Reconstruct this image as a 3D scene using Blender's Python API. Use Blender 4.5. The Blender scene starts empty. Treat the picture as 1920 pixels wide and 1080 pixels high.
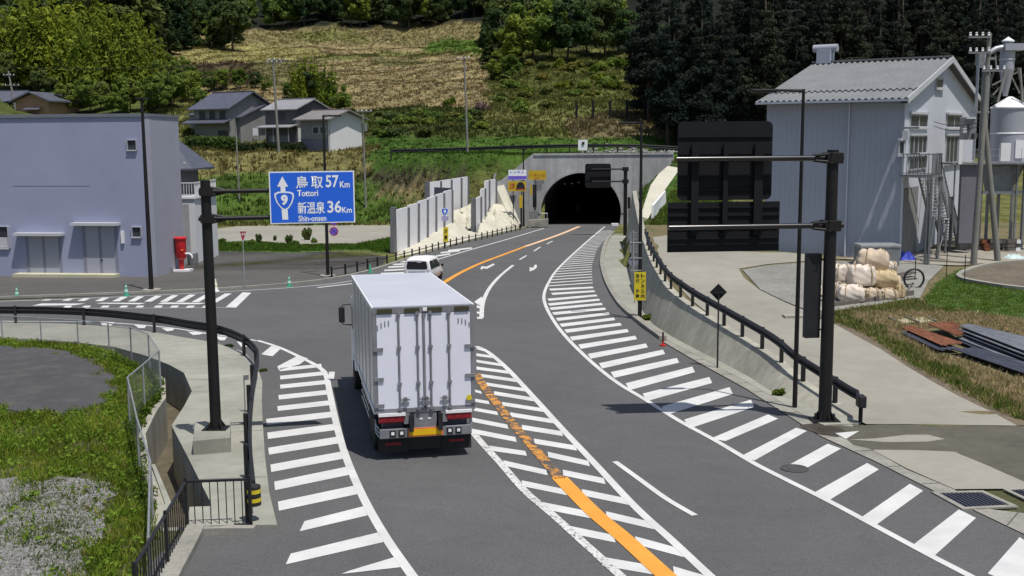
import bpy, bmesh, math, random
import numpy as np
from mathutils import Vector, Matrix, geometry
random.seed(7)
RNG = np.random.default_rng(11)
scene = bpy.context.scene
col = scene.collection

# ------------------------------------------------------------------ camera
F = 2090.0 / 1920.0            # focal length in frame widths
PITCH = math.atan(285.0 / 2090.0)
ROLL = 0.0069
CAM = Vector((0.0, 0.0, 7.3))
_f = Vector((0, math.cos(PITCH), -math.sin(PITCH)))
_r0 = Vector((1, 0, 0))
_u0 = Vector((0, math.sin(PITCH), math.cos(PITCH)))
RIGHT = _r0 * math.cos(ROLL) - _u0 * math.sin(ROLL)
UP = _u0 * math.cos(ROLL) + _r0 * math.sin(ROLL)
cam_data = bpy.data.cameras.new('camera')
cam_data.sensor_width = 36.0
cam_data.lens = 36.0 * F
cam_data.clip_start = 0.2
cam_data.clip_end = 3000
cam = bpy.data.objects.new('camera', cam_data)
col.objects.link(cam)
m3 = Matrix((RIGHT, UP, -_f)).transposed()
cam.matrix_world = Matrix.Translation(CAM) @ m3.to_4x4()
scene.camera = cam

# ------------------------------------------------------------------ light
SUN = Vector((0.21, -0.28, 0.937)).normalized()
world = bpy.data.worlds.new('World')
scene.world = world
world.use_nodes = True
wn = world.node_tree
bg = wn.nodes['Background']
sky = wn.nodes.new('ShaderNodeTexSky')
sky.sky_type = 'NISHITA'
sky.sun_disc = False
sky.sun_elevation = math.asin(SUN.z)
sky.sun_rotation = math.atan2(SUN.x, SUN.y)
sky.air_density = 1.0
sky.dust_density = 1.5
wn.links.new(sky.outputs[0], bg.inputs[0])
bg.inputs[1].default_value = 0.09
sun_d = bpy.data.lights.new('sun', 'SUN')
sun_d.energy = 4.3
sun_d.angle = math.radians(0.53)
sun_d.color = (1.0, 0.955, 0.885)
sun = bpy.data.objects.new('sun', sun_d)
col.objects.link(sun)
sun.rotation_euler = (-SUN).to_track_quat('-Z', 'Y').to_euler()
sun.location = (30, -40, 120)
vs = scene.view_settings
vs.view_transform = 'Standard'
vs.look = 'None'
vs.exposure = 0.06
vs.gamma = 1.0
vs.use_curve_mapping = False

# ------------------------------------------------------------------ placing helpers
K = 0.025                      # the road falls gently towards the tunnel
def ray(u, v):
    return _f + RIGHT * ((u - 960) / 2090.0) + UP * ((540 - v) / 2090.0)
def gp(u, v, dz=0.0):
    """sight line met with the road plane"""
    d = ray(u, v)
    t = (dz - CAM.z) / (d.z + K * d.y)
    return CAM + d * t
def at(u, v, Y):
    d = ray(u, v)
    return CAM + d * (Y / d.y)
def hit(u, v, f, y0=8.0, y1=470.0, st=0.5):
    d = ray(u, v)
    Y = y0
    prev = y0
    while Y < y1:
        p = CAM + d * (Y / d.y)
        if p.z <= f(p.x, p.y):
            a, b = prev, Y
            for _ in range(14):
                m = (a + b) / 2
                p = CAM + d * (m / d.y)
                if p.z <= f(p.x, p.y): b = m
                else: a = m
            return CAM + d * (b / d.y)
        prev = Y
        Y += st
    return CAM + d * (y1 / d.y)
def ztop(P, v):
    """height at which a plumb line over P reaches picture row v"""
    lo, hi = -20.0, 80.0
    for _ in range(40):
        m = (lo + hi) / 2
        if proj(Vector((P.x, P.y, m)))[1] > v: lo = m
        else: hi = m
    return m
def proj(p):
    q = Vector(p) - CAM
    z = q.dot(_f)
    return 960 + 2090 * q.dot(RIGHT) / z, 540 - 2090 * q.dot(UP) / z
def lerp(a, b, t): return a + (b - a) * t
def smooth(t):
    t = max(0.0, min(1.0, t))
    return t * t * (3 - 2 * t)
def interp(x, xs, ys):
    if x <= xs[0]: return ys[0]
    for i in range(1, len(xs)):
        if x <= xs[i]:
            return lerp(ys[i-1], ys[i], (x - xs[i-1]) / (xs[i] - xs[i-1]))
    return ys[-1]
def inpoly(x, y, P):
    c = False
    j = len(P) - 1
    for i in range(len(P)):
        xi, yi = P[i]; xj, yj = P[j]
        if (yi > y) != (yj > y) and x < (xj - xi) * (y - yi) / (yj - yi) + xi:
            c = not c
        j = i
    return c
def catmull(P, n=6):
    out = []
    for i in range(len(P) - 1):
        p0 = P[max(0, i-1)]; p1 = P[i]; p2 = P[i+1]; p3 = P[min(len(P)-1, i+2)]
        for k in range(n):
            t = k / n
            out.append(0.5 * ((2*p1) + (p2-p0)*t + (2*p0-5*p1+4*p2-p3)*t*t + (3*p1-p0-3*p2+p3)*t**3))
    out.append(P[-1].copy())
    return out
def walk(P, step):
    """points every `step` metres along a polyline, with tangents"""
    out = []
    d = 0.0; nxt = 0.0
    for i in range(len(P) - 1):
        seg = (P[i+1] - P[i]); L = seg.length
        while nxt <= d + L and L > 1e-6:
            t = (nxt - d) / L
            out.append((P[i] + seg * t, seg.normalized()))
            nxt += step
        d += L
    return out

# ------------------------------------------------------------------ mesh builder
class MB:
    def __init__(s): s.V = []; s.F = []
    def add(s, vs, fs):
        o = len(s.V)
        s.V += [tuple(v) for v in vs]
        s.F += [tuple(i + o for i in f) for f in fs]
        return s
    def poly(s, pts): return s.add(pts, [range(len(pts))])
    def obox(s, o, a, b, c):
        o, a, b, c = Vector(o), Vector(a), Vector(b), Vector(c)
        v = [o, o+a, o+a+b, o+b, o+c, o+a+c, o+a+b+c, o+b+c]
        fs = [(0,3,2,1),(4,5,6,7),(0,1,5,4),(1,2,6,5),(2,3,7,6),(3,0,4,7)]
        if a.cross(b).dot(c) < 0: fs = [f[::-1] for f in fs]
        return s.add(v, fs)
    def box(s, c, d, rz=0.0):
        c = Vector(c); R = Matrix.Rotation(rz, 3, 'Z')
        a, b, e = R @ Vector((d[0],0,0)), R @ Vector((0,d[1],0)), Vector((0,0,d[2]))
        return s.obox(c - (a+b+e)/2, a, b, e)
    def bar(s, p, q, w, h, up=(0,0,1)):
        p, q = Vector(p), Vector(q); d = (q-p)
        x = d.cross(Vector(up))
        if x.length < 1e-6: x = d.cross(Vector((1,0,0)))
        x.normalize(); y = x.cross(d).normalized()
        return s.obox(p - x*w/2 - y*h/2, x*w, y*h, d)
    def tube(s, pts, r, n=8, cap=True):
        pts = [Vector(p) for p in pts]; m = len(pts)
        rs = r if isinstance(r, (list, tuple)) else [r]*m
        V = []; ref = None
        for i, p in enumerate(pts):
            d = (pts[min(m-1,i+1)] - pts[max(0,i-1)]).normalized()
            if ref is None:
                ref = d.cross(Vector((0,0,1)))
                if ref.length < 1e-3: ref = d.cross(Vector((1,0,0)))
            ref = (ref - d*ref.dot(d)).normalized(); b = d.cross(ref)
            for k in range(n):
                a = 2*math.pi*k/n
                V.append(p + (ref*math.cos(a) + b*math.sin(a))*rs[i])
        Fs = []
        for i in range(m-1):
            for k in range(n):
                k2 = (k+1) % n
                Fs.append((i*n+k, i*n+k2, (i+1)*n+k2, (i+1)*n+k))
        if cap:
            Fs.append(tuple(range(n))[::-1]); Fs.append(tuple((m-1)*n+k for k in range(n)))
        return s.add(V, Fs)
    def lathe(s, prof, c=(0,0,0), n=16):
        c = Vector(c); V = []; Fs = []
        for r, z in prof:
            for k in range(n):
                a = 2*math.pi*k/n
                V.append(c + Vector((r*math.cos(a), r*math.sin(a), z)))
        for i in range(len(prof)-1):
            for k in range(n):
                k2 = (k+1) % n
                Fs.append((i*n+k, i*n+k2, (i+1)*n+k2, (i+1)*n+k))
        Fs.append(tuple(range(n))[::-1]); Fs.append(tuple((len(prof)-1)*n+k for k in range(n)))
        return s.add(V, Fs)
    def prism(s, pts, ext):
        pts = [Vector(p) for p in pts]; e = Vector(ext); n = len(pts)
        return s.add(pts + [p+e for p in pts],
                     [tuple(range(n))[::-1], tuple(range(n, 2*n))] + [(i, (i+1)%n, n+(i+1)%n, n+i) for i in range(n)])
    def ribbon(s, L, R):
        n = len(L)
        return s.add(list(L)+list(R), [(i, n+i, n+i+1, i+1) for i in range(n-1)])
    def mesh(s, name, off=(0,0,0), fix=True, weld=False):
        me = bpy.data.meshes.new(name)
        o = Vector(off)
        me.from_pydata([tuple(Vector(v)-o) for v in s.V], [], s.F)
        if fix:
            bm = bmesh.new(); bm.from_mesh(me)
            if weld: bmesh.ops.remove_doubles(bm, verts=bm.verts, dist=1e-4)
            bmesh.ops.recalc_face_normals(bm, faces=bm.faces)
            bm.to_mesh(me); bm.free()
        me.update()
        return me
    def build(s, name, m, parent=None, sm=False, bevel=0.0, fix=True):
        off = rootloc(parent)
        me = s.mesh(name, off, fix)
        return link(name, me, m, parent, sm, bevel)
def rootloc(p):
    if p is None: return Vector((0,0,0))
    while p.parent: p = p.parent
    return Vector(p.get('_o', (0,0,0)))
def link(name, me, m, parent=None, sm=False, bevel=0.0):
    ob = bpy.data.objects.new(name, me)
    col.objects.link(ob)
    if m is not None:
        me.materials.clear(); me.materials.append(m)
    if sm:
        me.polygons.foreach_set('use_smooth', [True]*len(me.polygons))
        try: me.set_sharp_from_angle(angle=math.radians(40))
        except Exception: pass
    if bevel:
        b = ob.modifiers.new('bevel', 'BEVEL'); b.width = bevel; b.segments = 2; b.limit_method = 'ANGLE'
    if parent: ob.parent = parent
    return ob
def tag(o, label, cat, group=None):
    o['label'] = label; o['category'] = cat
    if group: o['group'] = group
    return o
def thing(name, label, cat, loc=(0,0,0), group=None):
    """an empty at the thing's base; its parts are built in world space and hung on it"""
    o = bpy.data.objects.new(name, None); col.objects.link(o)
    o.empty_display_size = 0.3
    o.location = loc; o['_o'] = tuple(loc)
    return tag(o, label, cat, group)
def kind(o, k): o['kind'] = k; return o
def child(name, me, parent, loc, rz=0.0, m=None, scale=None):
    """a piece that shares its mesh with its like; loc in world space"""
    ob = bpy.data.objects.new(name, me); col.objects.link(ob)
    ob.parent = parent
    ob.location = Vector(loc) - rootloc(parent)
    ob.rotation_euler = (0, 0, rz)
    if scale: ob.scale = scale
    if m is not None and not me.materials: me.materials.append(m)
    return ob
def copy_tree(o, parent=None):
    c = o.copy(); col.objects.link(c)
    if parent: c.parent = parent
    for ch in list(o.children): copy_tree(ch, c)
    return c

# ------------------------------------------------------------------ materials
def newmat(name):
    m = bpy.data.materials.new(name); m.use_nodes = True
    nt = m.node_tree; b = nt.nodes['Principled BSDF']
    return m, nt, b
def nd(nt, t, **kw):
    n = nt.nodes.new(t)
    for k, v in kw.items():
        if k in n.inputs: n.inputs[k].default_value = v
        else: setattr(n, k, v)
    return n
def noise(nt, scale, detail=4.0, rough=0.55, vec=None):
    n = nd(nt, 'ShaderNodeTexNoise'); n.inputs['Scale'].default_value = scale
    n.inputs['Detail'].default_value = detail; n.inputs['Roughness'].default_value = rough
    if vec is None:
        g = nd(nt, 'ShaderNodeNewGeometry'); vec = g.outputs['Position']
    nt.links.new(vec, n.inputs['Vector'])
    return n.outputs['Fac']
def ramp(nt, fac, stops):
    r = nd(nt, 'ShaderNodeValToRGB')
    e = r.color_ramp.elements
    while len(e) < len(stops): e.new(0.5)
    for i, (p, c) in enumerate(stops):
        e[i].position = p
        e[i].color = (c[0], c[1], c[2], 1) if isinstance(c, (tuple, list)) else (c, c, c, 1)
    nt.links.new(fac, r.inputs[0])
    return r.outputs[0]
def mix(nt, a, b, fac, mode='MIX'):
    n = nd(nt, 'ShaderNodeMix'); n.data_type = 'RGBA'; n.blend_type = mode
    for sock, val in ((n.inputs[0], fac), (n.inputs[6], a), (n.inputs[7], b)):
        if hasattr(val, 'is_output') or isinstance(val, bpy.types.NodeSocket): nt.links.new(val, sock)
        elif isinstance(val, (int, float)): sock.default_value = val
        else: sock.default_value = (val[0], val[1], val[2], 1)
    return n.outputs[2]
def bump(nt, b, fac, strength, dist=0.02):
    n = nd(nt, 'ShaderNodeBump'); n.inputs['Strength'].default_value = strength; n.inputs['Distance'].default_value = dist
    nt.links.new(fac, n.inputs['Height']); nt.links.new(n.outputs[0], b.inputs['Normal'])
def mat(name, c, r=0.65, var=0.15, scale=1.5, bmp=0.0, bs=20.0, metal=0.0, spec=0.4):
    m, nt, b = newmat(name)
    n1 = noise(nt, scale, 5, 0.6)
    lo = tuple(x*(1-var) for x in c); hi = tuple(min(1, x*(1+var)) for x in c)
    cc = ramp(nt, n1, [(0.3, lo), (0.7, hi)])
    nt.links.new(cc, b.inputs['Base Color'])
    b.inputs['Roughness'].default_value = r; b.inputs['Metallic'].default_value = metal
    b.inputs['Specular IOR Level'].default_value = spec
    if bmp: bump(nt, b, noise(nt, bs, 4), bmp)
    return m
def speck(name, c, r=0.8, big=0.18, fine=0.25, fs=30.0, bs=0.35, bmp=0.4, tint=None, streak=0.0):
    """mineral surface: broad patches, mid stains and fine grain"""
    m, nt, b = newmat(name)
    a = ramp(nt, noise(nt, bs, 5, 0.6), [(0.3, 1-big), (0.72, 1+big*0.6)])
    f = ramp(nt, noise(nt, fs, 3, 0.7), [(0.25, 1-fine), (0.75, 1+fine)])
    g = ramp(nt, noise(nt, bs*7, 6, 0.7), [(0.35, 1-big*0.7), (0.6, 1.0)])
    x = mix(nt, mix(nt, c, a, 1.0, 'MULTIPLY'), f, 1.0, 'MULTIPLY')
    x = mix(nt, x, g, 1.0, 'MULTIPLY')
    if tint is not None:
        x = mix(nt, x, tint, ramp(nt, noise(nt, bs*2.2, 6, 0.65), [(0.52, 0.0), (0.72, 0.75)]))
    if streak:
        # rain streaks: grain drawn out downwards
        g2 = nd(nt, 'ShaderNodeNewGeometry'); mp = nd(nt, 'ShaderNodeMapping'); mp.inputs['Scale'].default_value = (1.0, 1.0, 0.07)
        nt.links.new(g2.outputs['Position'], mp.inputs['Vector'])
        x = mix(nt, x, ramp(nt, noise(nt, 1.6, 5, 0.65, mp.outputs[0]), [(0.36, 1-streak), (0.6, 1.0), (0.75, 1+streak*.5)]), 1.0, 'MULTIPLY')
    nt.links.new(x, b.inputs['Base Color'])
    b.inputs['Roughness'].default_value = r
    b.inputs['Specular IOR Level'].default_value = 0.3
    if bmp: bump(nt, b, noise(nt, fs*1.4, 3), bmp, 0.01)
    return m
def worn(name, paint, under, lo, hi, fs=9.0):
    m, nt, b = newmat(name)
    k = ramp(nt, noise(nt, fs, 6, 0.75), [(lo, 0.0), (hi, 1.0)])
    u = mix(nt, under, ramp(nt, noise(nt, 30, 3), [(0.3, 0.8), (0.7, 1.2)]), 1.0, 'MULTIPLY')
    p = mix(nt, paint, ramp(nt, noise(nt, 1.3, 5), [(0.3, 0.86), (0.7, 1.05)]), 1.0, 'MULTIPLY')
    nt.links.new(mix(nt, u, p, k), b.inputs['Base Color'])
    b.inputs['Roughness'].default_value = 0.75
    b.inputs['Specular IOR Level'].default_value = 0.25
    return m
def leafmat(name, trans=0.3):
    m, nt, b = newmat(name)
    at_ = nd(nt, 'ShaderNodeAttribute', attribute_name='Col')
    oi = nd(nt, 'ShaderNodeObjectInfo')
    k = ramp(nt, oi.outputs['Random'], [(0.0, (0.62, 0.72, 0.75)), (0.35, (0.95, 0.95, 0.9)), (0.7, (1.1, 1.0, 0.9)), (1.0, (1.45, 1.25, 0.95))])
    c = mix(nt, at_.outputs['Color'], k, 1.0, 'MULTIPLY')
    nt.links.new(c, b.inputs['Base Color'])
    b.inputs['Roughness'].default_value = 0.7
    b.inputs['Specular IOR Level'].default_value = 0.06
    t = nd(nt, 'ShaderNodeBsdfTranslucent'); nt.links.new(c, t.inputs[0])
    ms = nd(nt, 'ShaderNodeMixShader'); ms.inputs[0].default_value = trans
    nt.links.new(b.outputs[0], ms.inputs[1]); nt.links.new(t.outputs[0], ms.inputs[2])
    nt.links.new(ms.outputs[0], nt.nodes['Material Output'].inputs[0])
    return m
M = {}
ASPH = (0.102, 0.102, 0.104)
M['asphalt'] = speck('asphalt', ASPH, 0.88, 0.13, 0.28, 22, 0.16, 0.5)
M['apron'] = speck('old_asphalt', (0.098, 0.094, 0.088), 0.9, 0.16, 0.2, 18, 0.3, 0.4)
M['lot'] = speck('dark_lot', (0.075, 0.074, 0.078), 0.92, 0.2, 0.2, 18, 0.5, 0.4, tint=(0.11, 0.105, 0.09))
M['paint'] = worn('road_paint', (0.58, 0.585, 0.58), ASPH, 0.18, 0.27, 7)
M['paint_worn'] = worn('road_paint_worn', (0.58, 0.585, 0.58), ASPH, 0.40, 0.47, 11)
M['orange'] = worn('orange_paint', (0.70, 0.31, 0.05), ASPH, 0.16, 0.25, 6)
M['orange_worn'] = worn('orange_paint_worn', (0.60, 0.27, 0.05), (0.092, 0.084, 0.080), 0.47, 0.56, 4)
M['pale_orange'] = worn('pale_orange_paint', (0.75, 0.5, 0.32), (0.3, 0.2, 0.15), 0.3, 0.4, 3)
M['concrete'] = speck('concrete', (0.315, 0.315, 0.27), 0.85, 0.22, 0.08, 25, 0.3, 0.2)
M['drive'] = speck('drive_concrete', (0.30, 0.287, 0.245), 0.85, 0.16, 0.05, 20, 0.16, 0.15)
M['wet'] = speck('wet_concrete', (0.115, 0.108, 0.08), 0.6, 0.25, 0.12, 16, 0.5, 0.1)
M['kerb'] = speck('kerb_concrete', (0.30, 0.29, 0.255), 0.85, 0.25, 0.15, 12, 0.8, 0.2)
M['wallc'] = speck('wall_concrete', (0.42, 0.405, 0.34), 0.85, 0.22, 0.06, 18, 0.25, 0.2, tint=(0.31, 0.295, 0.24), streak=0.22)
M['portal'] = speck('portal_concrete', (0.42, 0.42, 0.43), 0.85, 0.2, 0.06, 15, 0.2, 0.2, tint=(0.34, 0.34, 0.345), streak=0.22)
M['shot'] = speck('sprayed_concrete', (0.52, 0.50, 0.41), 0.9, 0.12, 0.08, 6, 0.3, 0.5)
M['soot'] = mat('tunnel_lining', (0.045, 0.045, 0.048), 0.9, 0.2, 0.5)  # concrete lining coloured dark to stand for the unlit depth of the tunnel
M['black'] = mat('black_paint', (0.018, 0.018, 0.021), 0.5, 0.2, 2.0, spec=0.35)
M['brown_black'] = mat('dark_brown_paint', (0.013, 0.012, 0.013), 0.5, 0.2, 2.0, spec=0.3)
M['galv'] = mat('galvanised_steel', (0.42, 0.43, 0.44), 0.45, 0.15, 3.0, metal=0.6)
M['steel'] = mat('grey_steel', (0.22, 0.23, 0.24), 0.5, 0.2, 3.0, metal=0.3)
M['polec'] = mat('pole_concrete', (0.20, 0.197, 0.18), 0.85, 0.15, 1.0)
M['white'] = mat('white_paint', (0.74, 0.745, 0.76), 0.45, 0.05, 0.8)
M['truckwhite'] = mat('truck_white', (0.70, 0.71, 0.80), 0.38, 0.04, 0.6, spec=0.5)
M['truckside'] = mat('truck_aluminium', (0.52, 0.53, 0.55), 0.3, 0.06, 0.6, metal=0.55)
M['truckgrey'] = mat('truck_grey', (0.21, 0.215, 0.235), 0.5, 0.2, 3.0, metal=0.2)
M['chrome'] = mat('bright_steel', (0.58, 0.59, 0.6), 0.3, 0.1, 4.0, metal=0.8)
M['rubber'] = mat('tyre_rubber', (0.02, 0.02, 0.021), 0.85, 0.2, 6.0)
M['darkglass'] = mat('dark_glass', (0.015, 0.017, 0.02), 0.12, 0.1, 1.0, spec=0.6)
M['glass'] = mat('window_glass', (0.045, 0.05, 0.058), 0.35, 0.3, 2.0, spec=0.2)
M['redlens'] = mat('red_lens', (0.22, 0.012, 0.02), 0.3, 0.2, 8.0)
M['whitelens'] = mat('clear_lens', (0.8, 0.8, 0.78), 0.2, 0.05, 8.0)
M['signblue'] = mat('sign_blue', (0.018, 0.125, 0.68), 0.45, 0.03, 1.0)
M['signwhite'] = mat('sign_white', (0.80, 0.81, 0.83), 0.5, 0.03, 1.0)
M['signyellow'] = mat('sign_yellow', (0.62, 0.50, 0.02), 0.5, 0.06, 2.0)
M['signamber'] = mat('sign_amber', (0.50, 0.34, 0.015), 0.5, 0.06, 2.0)
M['signpurple'] = mat('sign_violet', (0.16, 0.10, 0.55), 0.5, 0.05, 2.0)
M['signred'] = mat('sign_red', (0.36, 0.03, 0.035), 0.5, 0.1, 2.0)
M['plate'] = mat('marker_yellow', (0.72, 0.44, 0.01), 0.4, 0.12, 5.0)
M['plateedge'] = mat('marker_orange', (0.75, 0.16, 0.015), 0.4, 0.1, 5.0)
M['red'] = mat('red_paint', (0.50, 0.015, 0.02), 0.35, 0.12, 2.0, spec=0.5)
M['conegreen'] = mat('cone_green', (0.06, 0.30, 0.19), 0.5, 0.15, 3.0)
M['bluewall'] = mat('left_building_wall', (0.29, 0.31, 0.44), 0.75, 0.07, 0.25, 0.05, 12)
M['bluewall2'] = mat('left_building_side', (0.33, 0.34, 0.40), 0.75, 0.05, 0.35, 0.05, 12)
M['cap'] = mat('parapet_cap', (0.16, 0.17, 0.20), 0.5, 0.1, 1.0)
M['doorgrey'] = mat('door_panel', (0.33, 0.34, 0.41), 0.6, 0.05, 0.6)
M['slab'] = speck('door_slab', (0.52, 0.50, 0.36), 0.85, 0.1, 0.1, 15, 0.6, 0.2)
M['tile'] = mat('roof_tile_slate', (0.085, 0.09, 0.12), 0.5, 0.2, 1.2)
M['tilepale'] = mat('roof_pale', (0.26, 0.26, 0.27), 0.5, 0.12, 0.8)
M['rooftan'] = mat('roof_grey_tan', (0.20, 0.185, 0.18), 0.6, 0.12, 0.8)
M['housegrey'] = mat('house_wall_grey', (0.22, 0.22, 0.22), 0.8, 0.12, 1.0)
M['housedark'] = mat('house_wall_dark', (0.10, 0.10, 0.11), 0.8, 0.15, 1.0)
M['housewhite'] = mat('house_wall_white', (0.62, 0.63, 0.64), 0.8, 0.04, 1.0)
M['housetan'] = mat('house_wall_tan', (0.34, 0.21, 0.13), 0.8, 0.08, 1.0)
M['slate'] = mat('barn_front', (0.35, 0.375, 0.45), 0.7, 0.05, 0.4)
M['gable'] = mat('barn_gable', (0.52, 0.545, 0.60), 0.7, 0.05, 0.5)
M['barnroof'] = mat('barn_roof_sheet', (0.17, 0.178, 0.185), 0.65, 0.12, 0.9)
M['silo'] = mat('silo_steel', (0.42, 0.43, 0.48), 0.45, 0.08, 0.8, metal=0.35)
M['trim'] = mat('window_trim', (0.48, 0.49, 0.52), 0.5, 0.06, 2.0)
M['bag'] = mat('bulk_bag', (0.50, 0.41, 0.31), 0.85, 0.12, 3.0, 0.5, 9)
M['bagpale'] = mat('bulk_bag_pale', (0.60, 0.53, 0.46), 0.85, 0.12, 3.0, 0.5, 9)
M['bagtan'] = mat('bulk_bag_tan', (0.47, 0.37, 0.22), 0.85, 0.14, 3.0, 0.5, 9)
M['rust'] = mat('rusted_sheet', (0.17, 0.062, 0.03), 0.85, 0.35, 3.0)
M['sheet'] = mat('grey_sheet', (0.17, 0.18, 0.20), 0.45, 0.25, 2.0, metal=0.15)
M['sheetdark'] = mat('dark_sheet', (0.05, 0.055, 0.075), 0.5, 0.25, 2.0)
M['timber'] = mat('weathered_timber', (0.13, 0.115, 0.10), 0.9, 0.25, 4.0)
M['bluetarp'] = mat('blue_tarp', (0.035, 0.06, 0.42), 0.6, 0.2, 4.0)
M['cloth'] = mat('pale_cloth', (0.5, 0.62, 0.62), 0.8, 0.1, 5.0)
M['soil'] = speck('bed_soil', (0.14, 0.12, 0.09), 0.95, 0.25, 0.3, 9, 0.6, 0.6)
M['mud'] = speck('mud', (0.16, 0.13, 0.09), 0.95, 0.25, 0.3, 9, 0.8, 0.6)
M['panelwhite'] = mat('barrier_panel', (0.76, 0.76, 0.79), 0.7, 0.06, 1.2)
M['barrierpost'] = mat('barrier_post', (0.13, 0.135, 0.15), 0.55, 0.1, 1.0)
M['yardgravel'] = speck('yard_gravel', (0.25, 0.245, 0.225), 0.95, 0.25, 0.35, 14, 0.4, 0.6)
M['bark'] = mat('bark', (0.075, 0.06, 0.045), 0.95, 0.3, 3.0)
M['stone'] = mat('field_stone', (0.30, 0.29, 0.27), 0.9, 0.25, 5.0)
M['fencewire'] = mat('fence_wire', (0.38, 0.40, 0.42), 0.5, 0.1, 3.0, metal=0.5)
M['leaf'] = leafmat('leaf', 0.42)
M['grass'] = leafmat('grass_blade', 0.45)
M['joint'] = mat('joint_filler', (0.07, 0.065, 0.055), 0.95, 0.3, 3.0)
M['lamp'] = mat('lamp_lens', (0.75, 0.72, 0.65), 0.4, 0.05, 4.0)
# ------------------------------------------------------------------ terrain
YP = 134.0                                     # depth of the tunnel mouth
def base(Y): return -K * Y
WALLB = [(1172,455),(1178,500),(1187,550),(1215,600),(1250,627),(1285,647),(1335,673),(1400,708),(1440,735),(1500,762),(1560,789)]
WB = sorted([gp(u, v) for u, v in WALLB], key=lambda p: p.y)
_wy = [p.y for p in WB] + [115.0, 125.0, YP]; _wx = [p.x for p in WB] + [12.9, 15.6, 18.6]
def wallX(Y): return interp(Y, _wy, _wx)
_uy = [WB[0].y, 35.7, 45, 65, 78, 100, YP, 150]
_uz = [base(WB[0].y), -0.45, -0.10, 0.80, 1.05, 1.7, 4.9, 5.2]
def U(Y): return interp(Y, _uy, _uz) if Y > WB[0].y else base(Y)
def hillz(X, Y):
    Y2 = Y + 6.0*math.sin(X*0.045+0.6) + 2.6*math.sin(X*0.13+2.0) + 1.2*math.sin(X*0.31+Y*.02)
    k = smooth((X + 105) / 25) * (1 - smooth((X + 8) / 16))
    s = max(0.0, Y2 - 150.0)
    z = 5.2 + 0.174 * min(s, 150.0)
    if s < 150 and k > 0:
        st = 3.1
        q = (z - 5.2) / st
        fr = q - math.floor(q)
        zt = 5.2 + st * (math.floor(q) + 0.45*fr + 0.55*smooth((fr - 0.55) / 0.40))
        z = lerp(z, zt, k * (0.55 + 0.35*math.sin(X*0.05+Y*0.03)))
    if s > 150: z += 0.34 * (s - 150)
    if X > 25: z += 0.12 * min(40, X - 25) * smooth((Y - 150) / 40)
    return z + 0.25*math.sin(X*0.21+Y*0.17) + 0.18*math.sin(X*0.5-Y*0.37)
def T(X, Y):
    if Y <= 78: return base(Y)
    wx = wallX(min(Y, YP))
    if Y < YP + 0.5 and X > wx:
        return lerp(base(Y), U(Y), smooth((X - wx - 0.1) / (0.6 + max(0, (Y-78)) * 0.03)))
    if Y < YP + 0.5 and X > -1.2: return base(Y)
    ys = 137.5 if X < -22 else lerp(137.5, 132.0, smooth((X + 22) / 20))
    wd = 17.0 if X < -22 else lerp(17.0, 5.0, smooth((X + 22) / 18))
    if X > -1.2: bank = 5.0
    else: bank = lerp(base(min(Y, ys)), 5.2, smooth((Y - ys) / wd))
    if -8 < X <= -1.2 and Y > YP: bank = max(bank, lerp(-3.2, 3.0, (X + 8) / 6.8))
    if Y <= 150: return bank
    return max(bank - 0.3, hillz(X, Y)) if Y > 153 else lerp(bank, hillz(X, Y), (Y - 150) / 3)

# ground cover colours by place (albedo)
G_OLIVE=(0.145,0.15,0.05); G_GREEN=(0.055,0.105,0.018); G_STRAW=(0.255,0.208,0.105); G_YG=(0.26,0.24,0.095)
G_SHRUB=(0.07,0.09,0.025); G_DARK=(0.014,0.017,0.012); G_DRYG=(0.15,0.14,0.06); G_BROWN=(0.10,0.075,0.045)
ZONES = [
 ([(-200,-60),(2100,-60),(2100,90),(-200,90)], G_DARK),
 ([(1215,-60),(2100,-60),(2100,300),(1245,300),(1250,210)], G_DARK),
 ([(-200,40),(330,40),(330,230),(-200,230)], G_SHRUB),
 ([(905,90),(1245,110),(1260,260),(905,260)], (0.125,0.135,0.04)),
 ([(300,60),(915,45),(915,205),(690,215),(560,215),(330,180),(295,100)], G_STRAW),
 ([(300,118),(330,98),(400,84),(590,90),(600,102),(560,118),(430,116)], G_YG),
 ([(480,118),(620,108),(560,165),(480,165)], G_DRYG),
 ([(440,60),(915,40),(915,80),(760,86),(560,84),(440,84)], (0.20,0.175,0.08)),
 ([(520,62),(640,58),(700,72),(600,82)], G_OLIVE),
 ([(690,110),(790,106),(800,120),(700,124)], G_DRYG),
 ([(590,104),(740,98),(905,96),(905,103),(740,106),(600,112)], G_OLIVE),
 ([(790,80),(910,74),(910,97),(800,97)], (0.075,0.13,0.022)),
 ([(310,118),(480,118),(480,160),(310,160)], G_BROWN),
 ([(640,205),(910,200),(1000,215),(1000,262),(690,264)], G_SHRUB),
 ([(905,205),(1080,205),(1080,240),(905,240)], G_OLIVE),
 ([(1060,218),(1275,205),(1275,262),(1060,262)], (0.14,0.12,0.06)),
 ([(680,258),(1275,258),(1275,330),(680,335)], G_GREEN),
 ([(340,280),(700,275),(700,330),(340,330)], (0.18,0.165,0.065)),
 ([(640,325),(880,318),(880,352),(640,352)], (0.08,0.07,0.045)),
 ([(340,330),(640,325),(760,360),(760,420),(340,420)], (0.07,0.12,0.022)),
 ([(700,355),(800,345),(800,365),(700,372)], G_STRAW),
 ([(1200,330),(1290,320),(1290,470),(1195,470)], G_GREEN),
]
def cover(p):
    p = Vector(p)
    u, v = proj(p)
    u += 6*math.sin(p.x*0.7+p.y*0.31) + 5*math.sin(p.x*0.23-p.y*0.5)
    v += 2.2*math.sin(p.x*0.37+1.0) + 1.5*math.sin(p.x*1.1)
    c = G_OLIVE
    for P, z in ZONES:
        if inpoly(u, v, P): c = z
    return c

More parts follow.
